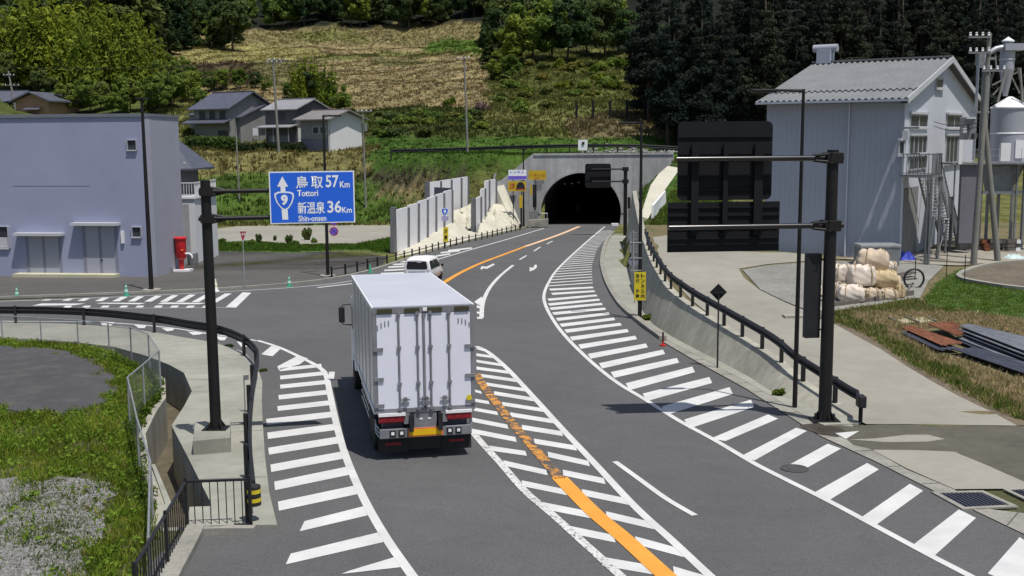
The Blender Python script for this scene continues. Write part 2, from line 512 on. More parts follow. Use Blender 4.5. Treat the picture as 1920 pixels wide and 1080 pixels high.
def hillside():
    xs = list(np.arange(-260, -100, 6.0)) + list(np.arange(-100, -34, 2.5)) + list(np.arange(-34, 34, 1.0)) + list(np.arange(34, 100, 2.5)) + list(np.arange(100, 262, 6.0))
    ys = list(np.arange(78, 132, 2.0)) + list(np.arange(132, 158, 1.0)) + list(np.arange(158, 306, 1.3)) + list(np.arange(306, 480, 5.0))
    ys = sorted(set(ys + [YP - 0.05, YP + 0.52]))
    W = len(xs); V = []; C = []
    for y in ys:
        for x in xs:
            p = Vector((x, y, T(x, y))); V.append(p); C.append(cover(p))
    Fs = [(j*W+i, j*W+i+1, (j+1)*W+i+1, (j+1)*W+i) for j in range(len(ys)-1) for i in range(W-1)]
    # the tunnel bore and the road cut through the bank: leave out faces inside the bore
    Fs = [f for f in Fs if not (ys[f[0]//W] > YP - 0.2 and ys[f[0]//W] < YP + 0.6 and 3.2 < xs[f[0] % W] < 13.4)]
    me = bpy.data.meshes.new('hillside'); me.from_pydata([tuple(v) for v in V], [], Fs)
    a = me.color_attributes.new('Col', 'FLOAT_COLOR', 'POINT')
    a.data.foreach_set('color', np.array([(c[0], c[1], c[2], 1) for c in C], dtype=np.float32).ravel())
    me.polygons.foreach_set('use_smooth', [True]*len(me.polygons))
    m, nt, b = newmat('hill_cover')
    ca = nd(nt, 'ShaderNodeAttribute', attribute_name='Col').outputs['Color']
    n1 = ramp(nt, noise(nt, 0.35, 6, 0.65), [(0.32, 0.5), (0.68, 1.35)])
    n2 = ramp(nt, noise(nt, 1.6, 5, 0.7), [(0.3, 0.6), (0.7, 1.35)])
    x = mix(nt, mix(nt, ca, n1, 1.0, 'MULTIPLY'), n2, 1.0, 'MULTIPLY')
    x = mix(nt, x, (0.05, 0.075, 0.02), ramp(nt, noise(nt, 0.12, 6, 0.6), [(0.55, 0.0), (0.75, 0.5)]))
    nt.links.new(x, b.inputs['Base Color']); b.inputs['Roughness'].default_value = 0.95
    b.inputs['Specular IOR Level'].default_value = 0.1
    bump(nt, b, noise(nt, 1.2, 5, 0.7), 0.9, 0.5)
    return kind(link('hillside', me, m), 'structure')
hillside()

# ------------------------------------------------------------------ near ground, with the drain cut out of it
RIM_R = [(215,654),(275,671),(318,688),(345,703),(360,738),(346,765),(322,803),(356,870),(395,948),(388,984)]
RIM_L = [(215,664),(262,684),(292,704),(303,738),(283,768),(262,797),(274,838),(289,876),(320,950),(312,985)]
rimR = [gp(u, v) for u, v in RIM_R]; rimL = [gp(u, v) for u, v in RIM_L]
# keep the drain about 0.95 m wide in the plane
def fixl():
    out = []
    for i, p in enumerate(rimR):
        q = rimL[i]; d = (q - p); d.z = 0
        t = (rimR[min(i+1, len(rimR)-1)] - rimR[max(i-1, 0)]); nrm = Vector((-t.y, t.x, 0)).normalized()
        if nrm.dot(d) < 0: nrm = -nrm
        r = p + nrm * 1.0
        r = r * 0.5 + (q if d.length < 1.6 else p + d.normalized()*1.2) * 0.5
        r.z = base(r.y)
        out.append(r)
    return out
rimL = fixl()
def ground():
    D = -0.03
    outer = [Vector((-160,-40,0)), Vector((170,-40,0)), Vector((170,78,0)), Vector((-160,78,0))]
    hole = [p.copy() for p in rimR] + [p.copy() for p in rimL[::-1]]
    for p in hole: p.z = 0
    tri = geometry.tessellate_polygon([outer, hole])
    V = outer + hole
    me = bpy.data.meshes.new('ground')
    me.from_pydata([(v.x, v.y, base(v.y)+D) for v in V], [], [tuple(t) for t in tri])
    bm = bmesh.new(); bm.from_mesh(me); bmesh.ops.recalc_face_normals(bm, faces=bm.faces)
    for f in bm.faces:
        if f.normal.z < 0: f.normal_flip()
    bm.to_mesh(me); bm.free()
    m = speck('field_soil', (0.085, 0.085, 0.035), 0.95, 0.35, 0.3, 12, 0.7, 0.7, tint=(0.05, 0.085, 0.02))
    return kind(link('ground', me, m), 'structure')
ground()
def flat(name, px, m, dz=0.0, parent=None, pts=None, k='structure'):
    P = [gp(u, v, dz) for u, v in px] if pts is None else [Vector((p.x, p.y, base(p.y)+dz)) for p in pts]
    tri = geometry.tessellate_polygon([[Vector((p.x, p.y, 0)) for p in P]])
    b = MB(); b.add(P, [tuple(t) for t in tri])
    me = b.mesh(name, rootloc(parent), fix=False)
    bm = bmesh.new(); bm.from_mesh(me)
    for f in bm.faces:
        if f.normal.z < 0: f.normal_flip()
    bm.to_mesh(me); bm.free()
    o = link(name, me, m, parent)
    if k and parent is None: o['kind'] = k
    return o
def slabpts(name, P, h, m, dz=-0.02, k='structure'):
    P = [Vector((p.x, p.y, base(p.y)+dz)) for p in P]
    o = MB().prism(P, (0, 0, h)).build(name, m, None)
    if k: o['kind'] = k
    return o

# ------------------------------------------------------------------ asphalt
ROAD_L = [(0,605),(160,611),(230,615),(290,626),(350,637),(410,646),(460,665),(482,690),(492,720),(491,760),(493,800),(497,860),(505,930),(520,991),(350,991)]
ROAD_R = [(1163,420.8),(1152,431),(1141,442),(1133,452),(1126,475),(1124,497),(1131,525),(1145,555),(1165,582),(1200,612),(1242,642),(1300,676),(1400,731),(1440,757),(1538,819),(1640,866),(1749,921),(1830,960),(1920,1003),(2020,1050)]
LEFT_TOP = [(1024,420.8),(1003,424.5),(950,436),(890,450),(830,467),(780,482),(735,497),(690,511),(640,522),(580,531),(480,540),(300,550),(0,561)]
road_px = [(-400,575)] + [(0,563.5)] + LEFT_TOP[::-1][1:] + ROAD_R + [(2000,1400),(300,1400),(262,1075),(350,991)] + ROAD_L[::-1][1:] + [(-400,612)]
road = flat('road', road_px, M['asphalt'], 0.006)
apron_px = [(-500,575),(0,561)] + LEFT_TOP[::-1][1:9] + [(716,499),(728,481),(690,476),(665,477),(640,472),(560,473),(420,470),(390,468),(-500,468)]
flat('parking_apron', apron_px, M['apron'], 0.0)
flat('pale_lot', [(380,452),(398,430),(470,421),(600,416),(745,417),(745,446),(700,453),(664,456),(560,457),(470,456)], M['drive'], 0.004)
flat('grass_strip', [(395,471),(400,455),(470,450),(560,458),(664,458),(735,444),(745,446),(745,470),(716,476),(690,470),(640,470),(560,474)], mat('strip_green', (0.06,0.105,0.02), 0.95, 0.3, 1.5), 0.016)
# kerbs
def kerb(name, px, w, h, m, smoothn=4):
    P = catmull([gp(u, v) for u, v in px], smoothn)
    b = MB(); n = len(P); V = []
    for i, p in enumerate(P):
        t = P[min(i+1, n-1)] - P[max(i-1, 0)]; nr = Vector((-t.y, t.x, 0)).normalized() * w/2
        for q, z in ((p-nr, -0.02), (p-nr, h), (p+nr, h), (p+nr, -0.02)):
            V.append(Vector((q.x, q.y, base(q.y)+z)))
    Fs = [(i*4+k, i*4+(k+1) % 4, (i+1)*4+(k+1) % 4, (i+1)*4+k) for i in range(n-1) for k in range(4)]
    Fs += [(0,1,2,3), tuple((n-1)*4+k for k in (3,2,1,0))]
    b.add(V, Fs)
    return kind(b.build(name, m), 'structure')
kerb('left_kerb', [(-300,571),(0,560),(300,549),(480,539),(580,530),(640,521),(690,510),(735,496),(780,481),(830,466),(890,449),(950,435),(998,424.5)], 0.28, 0.13, M['kerb'])
kerb('right_kerb', [(1150,436),(1138,452),(1131,475),(1129,497),(1136,525),(1150,553),(1170,580),(1205,609),(1243,637)], 0.30, 0.16, M['black' if False else 'kerb'])
flat('right_gutter', [(1242,640),(1300,674),(1400,729),(1440,755),(1538,817),(1640,864),(1749,919),(1830,958),(1920,1001),(2020,1048),(2020,1006),(1920,962),(1860,955),(1790,918),(1700,880),(1615,832),(1575,806),(1530,792),(1462,752),(1400,716),(1310,668),(1255,636)], M['kerb'], 0.012)
flat('right_verge', [(1144,438),(1135,455),(1131,476),(1128,497),(1135,525),(1150,553),(1170,580),(1205,609),(1250,637),(1310,668),(1400,716),(1462,752),(1530,792),(1600,800),(1590,785),(1500,755),(1440,728),(1400,702),(1335,668),(1285,642),(1250,622),(1215,595),(1192,550),(1183,500),(1178,455),(1172,440)], M['concrete'], 0.02)
GUT_A = [gp(u, v) for u, v in [(1242,640),(1300,674),(1400,729),(1440,755),(1538,817),(1640,864),(1749,919),(1830,958),(1920,1001)]]
GUT_B = [gp(u, v) for u, v in [(1255,636),(1310,668),(1400,716),(1462,752),(1575,806),(1615,832),(1700,880),(1790,918),(1920,962)]]
gut = bpy.data.objects['right_gutter']
for (p, t) in walk(GUT_A, 1.5):
    q = min((b_ for b_ in walk(GUT_B, 0.25)), key=lambda b_: (b_[0]-p).length)[0]
    d = (q-p); nr = Vector((-d.y, d.x, 0)).normalized()*0.012
    me = MB().poly([Vector((a.x, a.y, base(a.y)+0.0175)) for a in (p-nr, q-nr, q+nr, p+nr)]).mesh('joint', fix=False)
    link('joint', me, M['joint'], gut)
# wet driveway
flat('wet_driveway', [(1500,800),(1540,789),(1600,800),(1625,797),(1700,793),(1800,797),(1905,798),(2100,770),(2100,1010),(1920,915),(1860,880),(1800,850),(1720,845),(1640,843),(1600,834),(1575,812),(1530,810)], M['wet'], 0.016)
flat('dry_driveway', [(1635,843),(1720,844),(1790,847),(1850,872),(1920,903),(2050,960),(2050,1000),(1910,916),(1790,917),(1700,878)], M['drive'], 0.020)
flat('dry_patch', [(1592,824),(1640,822),(1700,815),(1740,815),(1772,823),(1740,828),(1660,829)], M['drive'], 0.022)
flat('wet_stain', [(1500,797),(1530,793),(1575,801),(1590,812),(1570,818),(1540,815),(1515,806)], mat('damp_asphalt', (0.06,0.05,0.038), 0.5, 0.3, 2), 0.024)

# ------------------------------------------------------------------ road markings, each a part of the road
DZ = 0.014
def stripe(quad, m='paint', name='hatch_stripe', dz=DZ):
    P = [gp(u, v, dz) for u, v in quad]
    tri = geometry.tessellate_polygon([[Vector((p.x, p.y, 0)) for p in P]])
    me = MB().add(P, [tuple(t) for t in tri]).mesh(name, fix=False)
    bm = bmesh.new(); bm.from_mesh(me)
    for f in bm.faces:
        if f.normal.z < 0: f.normal_flip()
    bm.to_mesh(me); bm.free()
    return link(name, me, M[m], road)
def line(px, w, m='paint', name='lane_line', dz=DZ+0.004, n=6, pts=None):
    P = catmull([gp(u, v, dz) for u, v in px] if pts is None else pts, n)
    L = []; R = []
    for i, p in enumerate(P):
        t = P[min(i+1, len(P)-1)] - P[max(i-1, 0)]; nr = Vector((-t.y, t.x, 0)).normalized() * w/2
        for q, lst in ((p+nr, L), (p-nr, R)): lst.append(Vector((q.x, q.y, base(q.y)+dz)))
    b = MB().ribbon(L, R)
    me = b.mesh(name, fix=False)
    bm = bmesh.new(); bm.from_mesh(me)
    for f in bm.faces:
        if f.normal.z < 0: f.normal_flip()
    bm.to_mesh(me); bm.free()
    return link(name, me, M[m], road), P
def bar_px(l, r, th, m='paint', name='hatch_stripe'):
    """stripe from left point to right point; th = thickness in rows at its left end"""
    tl = th; tr = th * (r[1]-255) / (l[1]-255)
    return stripe([(l[0], l[1]-tl/2), (l[0]+tl*0.12, l[1]+tl/2), (r[0]+tr*0.3, r[1]+tr/2), (r[0], r[1]-tr/2)], m, name)
# left edge line
line([(482,638),(520,650),(560,668),(596,687),(611,703),(618,735),(632,800),(650,860),(680,930),(720,1002),(770,1075),(840,1170)], 0.19, name='edge_line')
line([(-60,601),(0,602),(160,603.5),(250,608),(330,616),(392,626),(440,632),(482,639)], 0.15, name='edge_line')
for q in ([(490,664),(511,668),(528,652),(512,646)], [(520,687),(523,694),(562,683),(577,672),(560,666)],
          [(617,697),(628,697),(626,712),(615,711)]): stripe(q)
for l, r, th in (((524,693),(602,685),6),((525,708),(613,699),7),((525,725),(613,716),7.5),((522,745),(616,735),8.5),((520,766),(618,755),9),
                 ((499,791),(621,777),11),((501,817),(630,800),12),((503,846),(638,824),13),((507,878),(647,852),14),((514,911),(658,881),16),((521,949),(676,916),17)):
    bar_px(l, r, th)
for q in ([(562,996),(571,977),(694,946),(703,963)], [(536,1058),(545,1038),(722,995),(733,1013)], [(640,1076),(655,1070),(748,1042),(762,1062)]): stripe(q)
# blocks along the far curve
for q in ([(188,603),(192,611),(209,611),(214,604)],[(250,608),(260,615),(271,615),(275,610)],[(303,615),(313,621),(323,620),(328,616)],[(352,622),(362,628),(374,627),(386,624)],[(403,630),(412,638),(421,638),(426,632)],[(444,640),(452,650),(463,650),(470,644)]): stripe(q)
# median
LB = [(888,812),(905,832),(940,870),(985,921),(1040,968),(1100,1022),(1160,1076),(1260,1165)]
RB = [(893,649),(915,660),(950,690),(1000,744),(1056,806),(1120,874),(1190,949),(1260,1013),(1325,1074),(1420,1160)]
line(LB, 0.19, 'paint_worn', 'edge_line'); line(RB, 0.19, name='edge_line')
line([(893,700),(906,722),(925,748),(962,795),(1010,850),(1050,897)], 0.28, 'orange_worn', 'centre_line', DZ+0.008)
line([(1049,895),(1110,957),(1170,1008),(1245,1076),(1350,1170)], 0.38, 'orange', 'centre_line', DZ+0.008)
for l, r, th in (((893,652),(912,658),5),((893,665),(930,670),5),((893,677),(945,685),5),((893,690),(960,699),5.5),((901,704),(972,714),6),((911,720),(983,731),6),((926,737),(1000,749),7),((941,757),(1018,769),7),((956,777),(1037,790),8),
                 ((978,801),(1053,813),9),((1001,827),(1079,840),9.5),((1027,852),(1103,869),10),((1055,886),(1132,902),11),((1091,923),(1178,941),12),((1136,965),(1224,986),13),((1191,1013),(1282,1038),15),((1262,1070),(1330,1090),17),
                 ((888,732),(902,736),5),((888,750),(916,755),6),((888,767),(932,775),6.5),((885,787),(951,800),8),((884,808),(966,824),9),((917,840),(985,850),9),((944,868),(1024,886),10),((978,906),(1060,923),11),((1018,948),(1103,965),13),((1068,993),(1150,1010),14),((1127,1052),(1218,1068),17)):
    b_l = l; bar_px(l, r, th)
# right shoulder hatch
EL = [(1134,425),(1113,442),(1078,473),(1046,504),(1029,529),(1020,553),(1024,575),(1040,604),(1060,630),(1086,657),(1120,688),(1160,719),(1205,746),(1243,770),(1281,793),(1342,826),(1403,862),(1440,882),(1550,937),(1640,985),(1752,1045),(1812,1076),(1960,1155)]
_, ELP = line(EL, 0.17, name='edge_line')
for l, r, th in (((1031,543),(1112,539),3.6),((1035,551),(1115,546),3.8),((1028,562),(1119,554),4.2),((1029,571),(1124,562),4.4),((1032,579),(1129,570),4.7),((1037,588),(1135,579),5),((1044,599),(1142,588),5.4),((1051,610),(1152,598),5.8),((1060,621),(1164,608),6.2),((1070,635),(1177,620),7),((1086,650),(1192,633),8),((1104,668),(1212,648),9),((1125,686),(1244,660),10),((1147,703),(1270,676),11),((1175,725),(1299,693),13),((1207,745),(1331,713),14),((1243,770),(1369,733),16),((1285,795),(1409,757),17)):
    tl = th; tr = th*0.9
    stripe([(l[0]-2, l[1]-tl/2),(l[0]+tl*0.4, l[1]+tl/2),(r[0]+tr*0.35, r[1]+tr*0.4),(r[0]-1, r[1]-tr/2)])
for q in ([(1333,822),(1360,827),(1459,785),(1440,777)],[(1388,856),(1415,863),(1513,808),(1493,802)],[(1475,874),(1508,880),(1577,841),(1552,832)],[(1524,925),(1556,937),(1648,880),(1626,868)],[(1612,972),(1643,984),(1731,920),(1706,907)],[(1714,1020),(1752,1042),(1830,971),(1798,955)],[(1852,1075),(1905,1098),(1960,1040),(1912,1007)]): stripe(q)
# the same hatch runs on to the tunnel: one stripe every 1.8 m
RE = [(1112,541),(1110,500),(1114,485),(1120,468),(1134,450),(1152,436)]
REP = catmull([gp(u, v) for u, v in RE], 8)
_ey = sorted([(p.y, p.x) for p in ELP]); _ry = sorted([(p.y, p.x) for p in REP])
def xon(lst, y): return interp(y, [a for a, _ in lst], [b for _, b in lst])
y = gp(1031, 543).y + 1.8
while y < 122:
    x0 = xon(_ey, y); x1 = xon(_ry, y + 1.6)
    P = [Vector((x0, y-0.23, 0)), Vector((x1, y+1.4, 0)), Vector((x1, y+1.85, 0)), Vector((x0, y+0.23, 0))]
    me = MB().poly([Vector((p.x, p.y, base(p.y)+DZ)) for p in P]).mesh('hatch_stripe', fix=False)
    link('hatch_stripe', me, M['paint'], road)
    y += 1.8
# lane lines and centre line beyond the lorry
line([(1153,865),(1200,899),(1250,935),(1303,966)], 0.15)
line([(832,530),(860,513),(900,494),(945,477),(985,462)], 0.34, 'orange', 'centre_line', DZ+0.008)
line([(985,462),(1020,450),(1056,437),(1086,424.5)], 0.42, 'pale_orange', 'centre_line', DZ+0.008)
line([(962,497),(938,517),(920,537),(909,557),(904,575),(903,596)], 0.22)
for q in ([(889,566),(903,556),(908,572),(903,574),(895,570)],[(894,572),(903,575),(903,579),(894,577)],[(894,584),(903,585),(903,589),(894,588)],[(894,594),(904,594),(905,598),(895,598)]): stripe(q, name='merge_mark')
for a, b in (((974,487),(987,479)),((1001,471),(1013,463)),((1025,457.5),(1036,452))): line([a, ((a[0]+b[0])/2,(a[1]+b[1])/2), b], 0.16)
stripe([(901,503),(903,499),(912,500),(925,494),(928,496),(913,504),(906,503),(902,506)], name='arrow_mark')
stripe([(993,509),(993,501),(1000,502),(1003,496),(1007,497),(1006,502),(1001,506)], name='arrow_mark')
# left edge of the far road
line([(1020,428),(960,446),(890,466),(815,488),(790,497)], 0.2, name='edge_line')
line([(705,519),(660,526.5),(600,534.5),(480,543.5),(300,553),(120,561),(-40,566)], 0.15, name='edge_line')
yy = 0
for (a, b) in (((714,513),(766,511)),((720,507),(768,504.5)),((728,501),(772,498.5)),((736,496),(776,494)),((745,491),(790,489)),((752,487),(806,484)),((818,480),(844,476)),((826,474),(862,470)),((840,470),(884,465))): bar_px(a, b, 2.6)
line([(595,539),(640,534),(700,527)], 0.3, name='hatch_stripe')
# hatch at the side road
stripe([(423,576),(442,577),(471,549),(455,548)])
for uc in (87,127,157,191,224,254,286,316,347,377,412):
    w = 8.5; s = 3 + (uc-87)*0.045; vt = 562 - (uc-87)*0.033 - 1
    vb = vt + 2.5 + (uc-87)*0.043
    stripe([(uc-w-s*0.6, vb),(uc+w*0.6-s*0.6, vb),(uc+w+s*0.8, vt),(uc-w*0.5+s*0.8, vt)])
for q in ([(60,573),(78,569),(160,569),(140,572)],[(180,569),(192,567.5),(274,568),(262,570.5)],[(295,570),(304,567),(388,568),(372,570.3)]): stripe(q)
for uc in (127,162,197,232,262,297,327,357,387):
    stripe([(uc-9, 576.6),(uc+5, 576.6),(uc+9, 573),(uc-4, 573)])
line([(95,578.3),(300,577.5),(425,576.5)], 0.09, name='edge_line')
stripe([(1566,812),(1611,808),(1586,823)], name='hatch_stripe', dz=0.027)
# manhole and joints
def manhole():
    c = gp(1490, 880, 0.0); b = MB()
    b.lathe([(0.33,0.02),(0.33,0.03),(0.29,0.032),(0.29,0.026),(0.0001,0.026)], (c.x, c.y, base(c.y)), 20)
    tag(b.build('manhole_cover', mat('manhole_iron', (0.06,0.06,0.06), .7, .2, 6.0)), 'round iron manhole cover in the hatched shoulder', 'manhole cover')
manhole()
# ------------------------------------------------------------------ left footway, drain, walls
EZ_ = Vector((0,0,1))
side = [Vector((p.x,p.y,0)) for p in [gp(u, v) for u, v in [(-400,612)] + ROAD_L[:-1]]]
side += [gp(360,992)] + rimR[::-1] + [gp(u, v) for u, v in [(150,646),(0,637),(-400,633)]]
slabpts('left_footway', side, 0.10, M['concrete'])
fw_ = bpy.data.objects['left_footway']
for a, c in (((322,803),(366,800)),((432,816),(493,812)),((345,716),(398,716)),((360,738),(402,741)),((372,905),(500,900))):
    p, q = gp(*a), gp(*c); d = q-p; nr = Vector((-d.y, d.x, 0)).normalized()*0.014
    link('joint', MB().poly([Vector((k.x, k.y, base(k.y)+0.0825)) for k in (p-nr, q-nr, q+nr, p+nr)]).mesh('joint', fix=False), M['joint'], fw_)
DEPTH = 1.45
drain = kind(bpy.data.objects.new('drain_channel', None), 'structure'); col.objects.link(drain)
drain['_o'] = (0,0,0)
def wallstrip(P, out, name, top, m):
    b = MB(); n = len(P); V = []
    for i, p in enumerate(P):
        t = P[min(i+1,n-1)] - P[max(i-1,0)]; nr = Vector((-t.y, t.x, 0)).normalized()*out
        q = p + nr
        for a, z in ((p, -DEPTH), (p, top), (q, top), (q, -DEPTH)):
            V.append(Vector((a.x, a.y, base(a.y)+z)))
    Fs = [(i*4+k, i*4+(k+1)%4, (i+1)*4+(k+1)%4, (i+1)*4+k) for i in range(n-1) for k in range(4)]
    Fs += [(0,1,2,3), tuple((n-1)*4+k for k in (3,2,1,0))]
    b.add(V, Fs); return b.build(name, m, drain)
wallstrip(rimL, -0.2 if (rimL[1]-rimL[0]).cross(rimR[0]-rimL[0]).z > 0 else 0.2, 'wall', 0.03, M['wallc'])
wallstrip(rimR, 0.2 if (rimR[1]-rimR[0]).cross(rimL[0]-rimR[0]).z < 0 else -0.2, 'wall', -0.025, M['wallc'])
fl = MB().poly([Vector((p.x, p.y, base(p.y)-DEPTH+0.03)) for p in rimR + rimL[::-1]])
P = rimR + rimL[::-1]
tri = geometry.tessellate_polygon([[Vector((p.x, p.y, 0)) for p in P]])
MB().add([Vector((p.x, p.y, base(p.y)-DEPTH+0.03)) for p in P], [tuple(t) for t in tri]).build('floor', mat('drain_floor', (0.10,0.085,0.055), 0.7, 0.3, 1.5), drain)
for a, c in ((rimL[0], rimR[0]), (rimL[-1], rimR[-1])):
    d = Vector((0,0,0)); t = (c-a).normalized(); nn = Vector((-t.y, t.x, 0))*0.2
    if nn.dot((rimR[4]+rimL[4])/2 - a) > 0: nn = -nn
    MB().prism([Vector((q.x, q.y, base(q.y)-DEPTH)) for q in (a, c, c+nn, a+nn)], (0,0,DEPTH-0.02)).build('end_wall', M['wallc'], drain)
# coping on the field side near the end, and the slab bridging the drain end
slabpts('drain_coping', [gp(u, v) for u, v in [(284,876),(291,876),(322,950),(303,994),(294,994),(310,950)]], 0.10, M['concrete'])
slabpts('drain_slab', [gp(u, v) for u, v in [(352,998),(356,962),(428,960),(440,996),(400,1000)]], 0.16, M['concrete'])
kerb('access_kerb', [(372,990),(352,1030),(325,1080),(290,1150)], 0.35, 0.16, M['kerb'])
kerb('access_kerb', [(362,1003),(410,1000),(478,1000)], 0.2, 0.14, M['kerb'])
# plinth of the left sign pole
tp = [gp(u, v, 0.46) for u, v in [(366,791),(432,785),(432,820),(361,826)]]
tag(MB().prism([p - Vector((0,0,0.40)) for p in tp], (0,0,0.40)).build('concrete_plinth', M['concrete'], bevel=0.015), 'low concrete plinth under the pole of the blue direction sign', 'plinth')

# ------------------------------------------------------------------ left field: asphalt patch and gravel
flat('asphalt_patch', [(-300,640),(0,648),(70,651),(130,659),(180,677),(212,700),(222,727),(208,748),(165,768),(110,778),(50,774),(0,766),(-300,770)], M['lot'], -0.012)
GRAV = [(-300,905),(0,898),(40,893),(70,905),(110,893),(150,897),(205,905),(225,925),(190,940),(196,985),(186,1015),(160,1040),(165,1100),(120,1200),(-300,1200)]
flat('gravel_bed', GRAV, speck('gravel_bed', (0.22,0.217,0.205), 0.95, 0.25, 0.5, 22, 0.8, 1.0, tint=(0.12,0.13,0.05)), -0.016)

# ------------------------------------------------------------------ right retaining wall and upper ground
def offs(P, d):
    out = []
    for i, p in enumerate(P):
        t = P[min(i+1,len(P)-1)] - P[max(i-1,0)]; nr = Vector((t.y, -t.x, 0)).normalized()*d   # to the right of travel away from us
        out.append(p + nr)
    return out
WP = [Vector((p.x, p.y, 0)) for p in catmull(WB, 4)]
WT = offs(WP, 0.66); WI = offs(WP, 1.02)
def crest(p): return max(U(p.y) + 0.20 * smooth((p.y - WB[0].y) / 6.0) + 0.02, base(p.y)+0.05)
b = MB(); V = []
for p, t, i in zip(WP, WT, WI):
    V += [Vector((p.x, p.y, base(p.y)-0.1)), Vector((t.x, t.y, crest(p))), Vector((i.x, i.y, crest(p))), Vector((i.x, i.y, base(p.y)-0.1))]
n = len(WP)
Fs = [(i*4+k, i*4+(k+1)%4, (i+1)*4+(k+1)%4, (i+1)*4+k) for i in range(n-1) for k in range(4)] + [(0,1,2,3), tuple((n-1)*4+k for k in (3,2,1,0))]
b.add(V, Fs)
tag(b.build('retaining_wall', M['wallc']), 'sloping concrete retaining wall along the right verge under the black guardrail', 'retaining wall')
def surf(name, polyXY, f, m, step=1.5, k='structure', dz=0.0):
    P = [Vector((p.x, p.y)) for p in polyXY]
    xs = [p.x for p in P]; ys = [p.y for p in P]
    pl = [(p.x, p.y) for p in P]
    pts = list(P); n = len(P)
    x = min(xs)
    while x < max(xs):
        y = min(ys)
        while y < max(ys):
            xx, yy = x + random.uniform(-.2,.2)*step, y + random.uniform(-.2,.2)*step
            if inpoly(xx, yy, pl): pts.append(Vector((xx, yy)))
            y += step
        x += step
    v, e, fs, *_ = geometry.delaunay_2d_cdt(pts, [(i, (i+1) % n) for i in range(n)], [], 0, 1e-4)
    fs2 = []
    for q in fs:
        c = sum((v[i] for i in q), Vector((0,0))) / len(q)
        if inpoly(c.x, c.y, pl): fs2.append(q)
    me = bpy.data.meshes.new(name)
    me.from_pydata([(p.x, p.y, f(p.x, p.y)+dz) for p in v], [], fs2)
    bm = bmesh.new(); bm.from_mesh(me)
    for q in bm.faces:
        if q.normal.z < 0: q.normal_flip()
    bm.to_mesh(me); bm.free()
    o = link(name, me, m, None, True)
    if k: o['kind'] = k
    return o
fU = lambda x, y: U(y)
def hu(u, v): return hit(u, v, fU, 20, 140, 0.4)
yard = [p for p in WI if p.y < 78] + [Vector((wallX(78)+0.8, 78, 0)), Vector((110,78,0)), Vector((110,24,0)), Vector((16.5,24,0)), Vector((WI[0].x+0.3, WI[0].y-1.2, 0))]
mm, nt, bb = newmat('yard_grass')
x_ = ramp(nt, noise(nt, 0.45, 6, 0.65), [(0.30, (0.06,0.085,0.022)), (0.5, (0.14,0.115,0.055)), (0.72, (0.17,0.135,0.07))])
x_ = mix(nt, x_, ramp(nt, noise(nt, 5, 5, 0.7), [(0.3, 0.6), (0.7, 1.3)]), 1.0, 'MULTIPLY')
nt.links.new(x_, bb.inputs['Base Color']); bb.inputs['Roughness'].default_value = 0.95; bump(nt, bb, noise(nt, 6, 4), 0.8, 0.1)
surf('upper_yard', yard, fU, mm, 2.0)
dr = [hu(u, v) for u, v in [(1224,446),(1236,480),(1262,527),(1296,563),(1355,611),(1440,668),(1510,722),(1590,782),(1625,797),(1700,797),(1908,800),(1862,775),(1795,743),(1745,715),(1700,688),(1650,655),(1605,629),(1565,607),(1530,592),(1470,567),(1425,545),(1395,522),(1385,505),(1440,496),(1540,488),(1540,480),(1470,474),(1430,474),(1290,468),(1262,440)]]
surf('driveway', dr, fU, M['drive'], 1.5, dz=0.03)
gv = [hu(u, v) for u, v in [(1392,507),(1440,499),(1545,491),(1700,492),(1770,500),(1740,530),(1725,560),(1560,586),(1530,590),(1470,566),(1425,544)]]
surf('yard_gravel', gv, fU, M['yardgravel'], 1.5, dz=0.045)
cy = [hu(u, v) for u, v in [(1545,485),(1690,487),(1700,476),(1780,470),(1900,462),(1990,462),(1990,486),(1880,492),(1800,500),(1700,496)]]
surf('barn_apron', cy, fU, speck('barn_apron', (0.30,0.28,0.235), 0.9, 0.2, 0.1, 12, 0.5, 0.2), 1.2, dz=0.065)
gg = [hu(u, v) for u, v in [(1735,560),(1760,530),(1800,505),(1880,494),(1990,487),(2100,500),(2100,640),(1900,600),(1800,585),(1742,575)]]
surf('yard_green', gg, fU, mat('yard_green', (0.055,0.10,0.018), 0.95, 0.3, 1.2), 1.5, dz=0.05)
# planting bed with a concrete rim
ring = [hu(u, v) for u, v in [(1797,521),(1812,512),(1850,501),(1900,495),(1960,493),(2020,500),(2020,560),(1950,549),(1880,541),(1810,529)]]
rc = catmull(ring + [ring[0]], 3)[:-1]
surf('planting_bed', rc, fU, M['soil'], 1.0, dz=0.10)
b = MB(); n = len(rc); c0 = sum(rc, Vector((0,0,0)))/n; V = []
for p in rc:
    o = (p - c0).normalized()*0.14
    for q, z in ((p-o, 0.0), (p-o, 0.2), (p+o, 0.2), (p+o, 0.0)): V.append(Vector((q.x, q.y, U(q.y)+z)))
b.add(V, [(i*4+k, i*4+(k+1)%4, ((i+1)%n)*4+(k+1)%4, ((i+1)%n)*4+k) for i in range(n) for k in range(4)])
kind(b.build('bed_kerb', M['drive']), 'structure')
# mud along the driveway edge
mp = [hu(u, v) for u, v in [(1560,606),(1600,628),(1650,655),(1700,688),(1745,715),(1795,743),(1862,775),(1908,800),(1990,800),(1900,765),(1800,722),(1700,668),(1620,622),(1575,598)]]
surf('mud_edge', mp, fU, M['mud'], 1.0, dz=0.035)

slabpts('pole_pad', [gp(u, v) for u, v in [(1526,793),(1545,800),(1608,797),(1621,790),(1602,773),(1560,768)]], 0.07, M['concrete'])
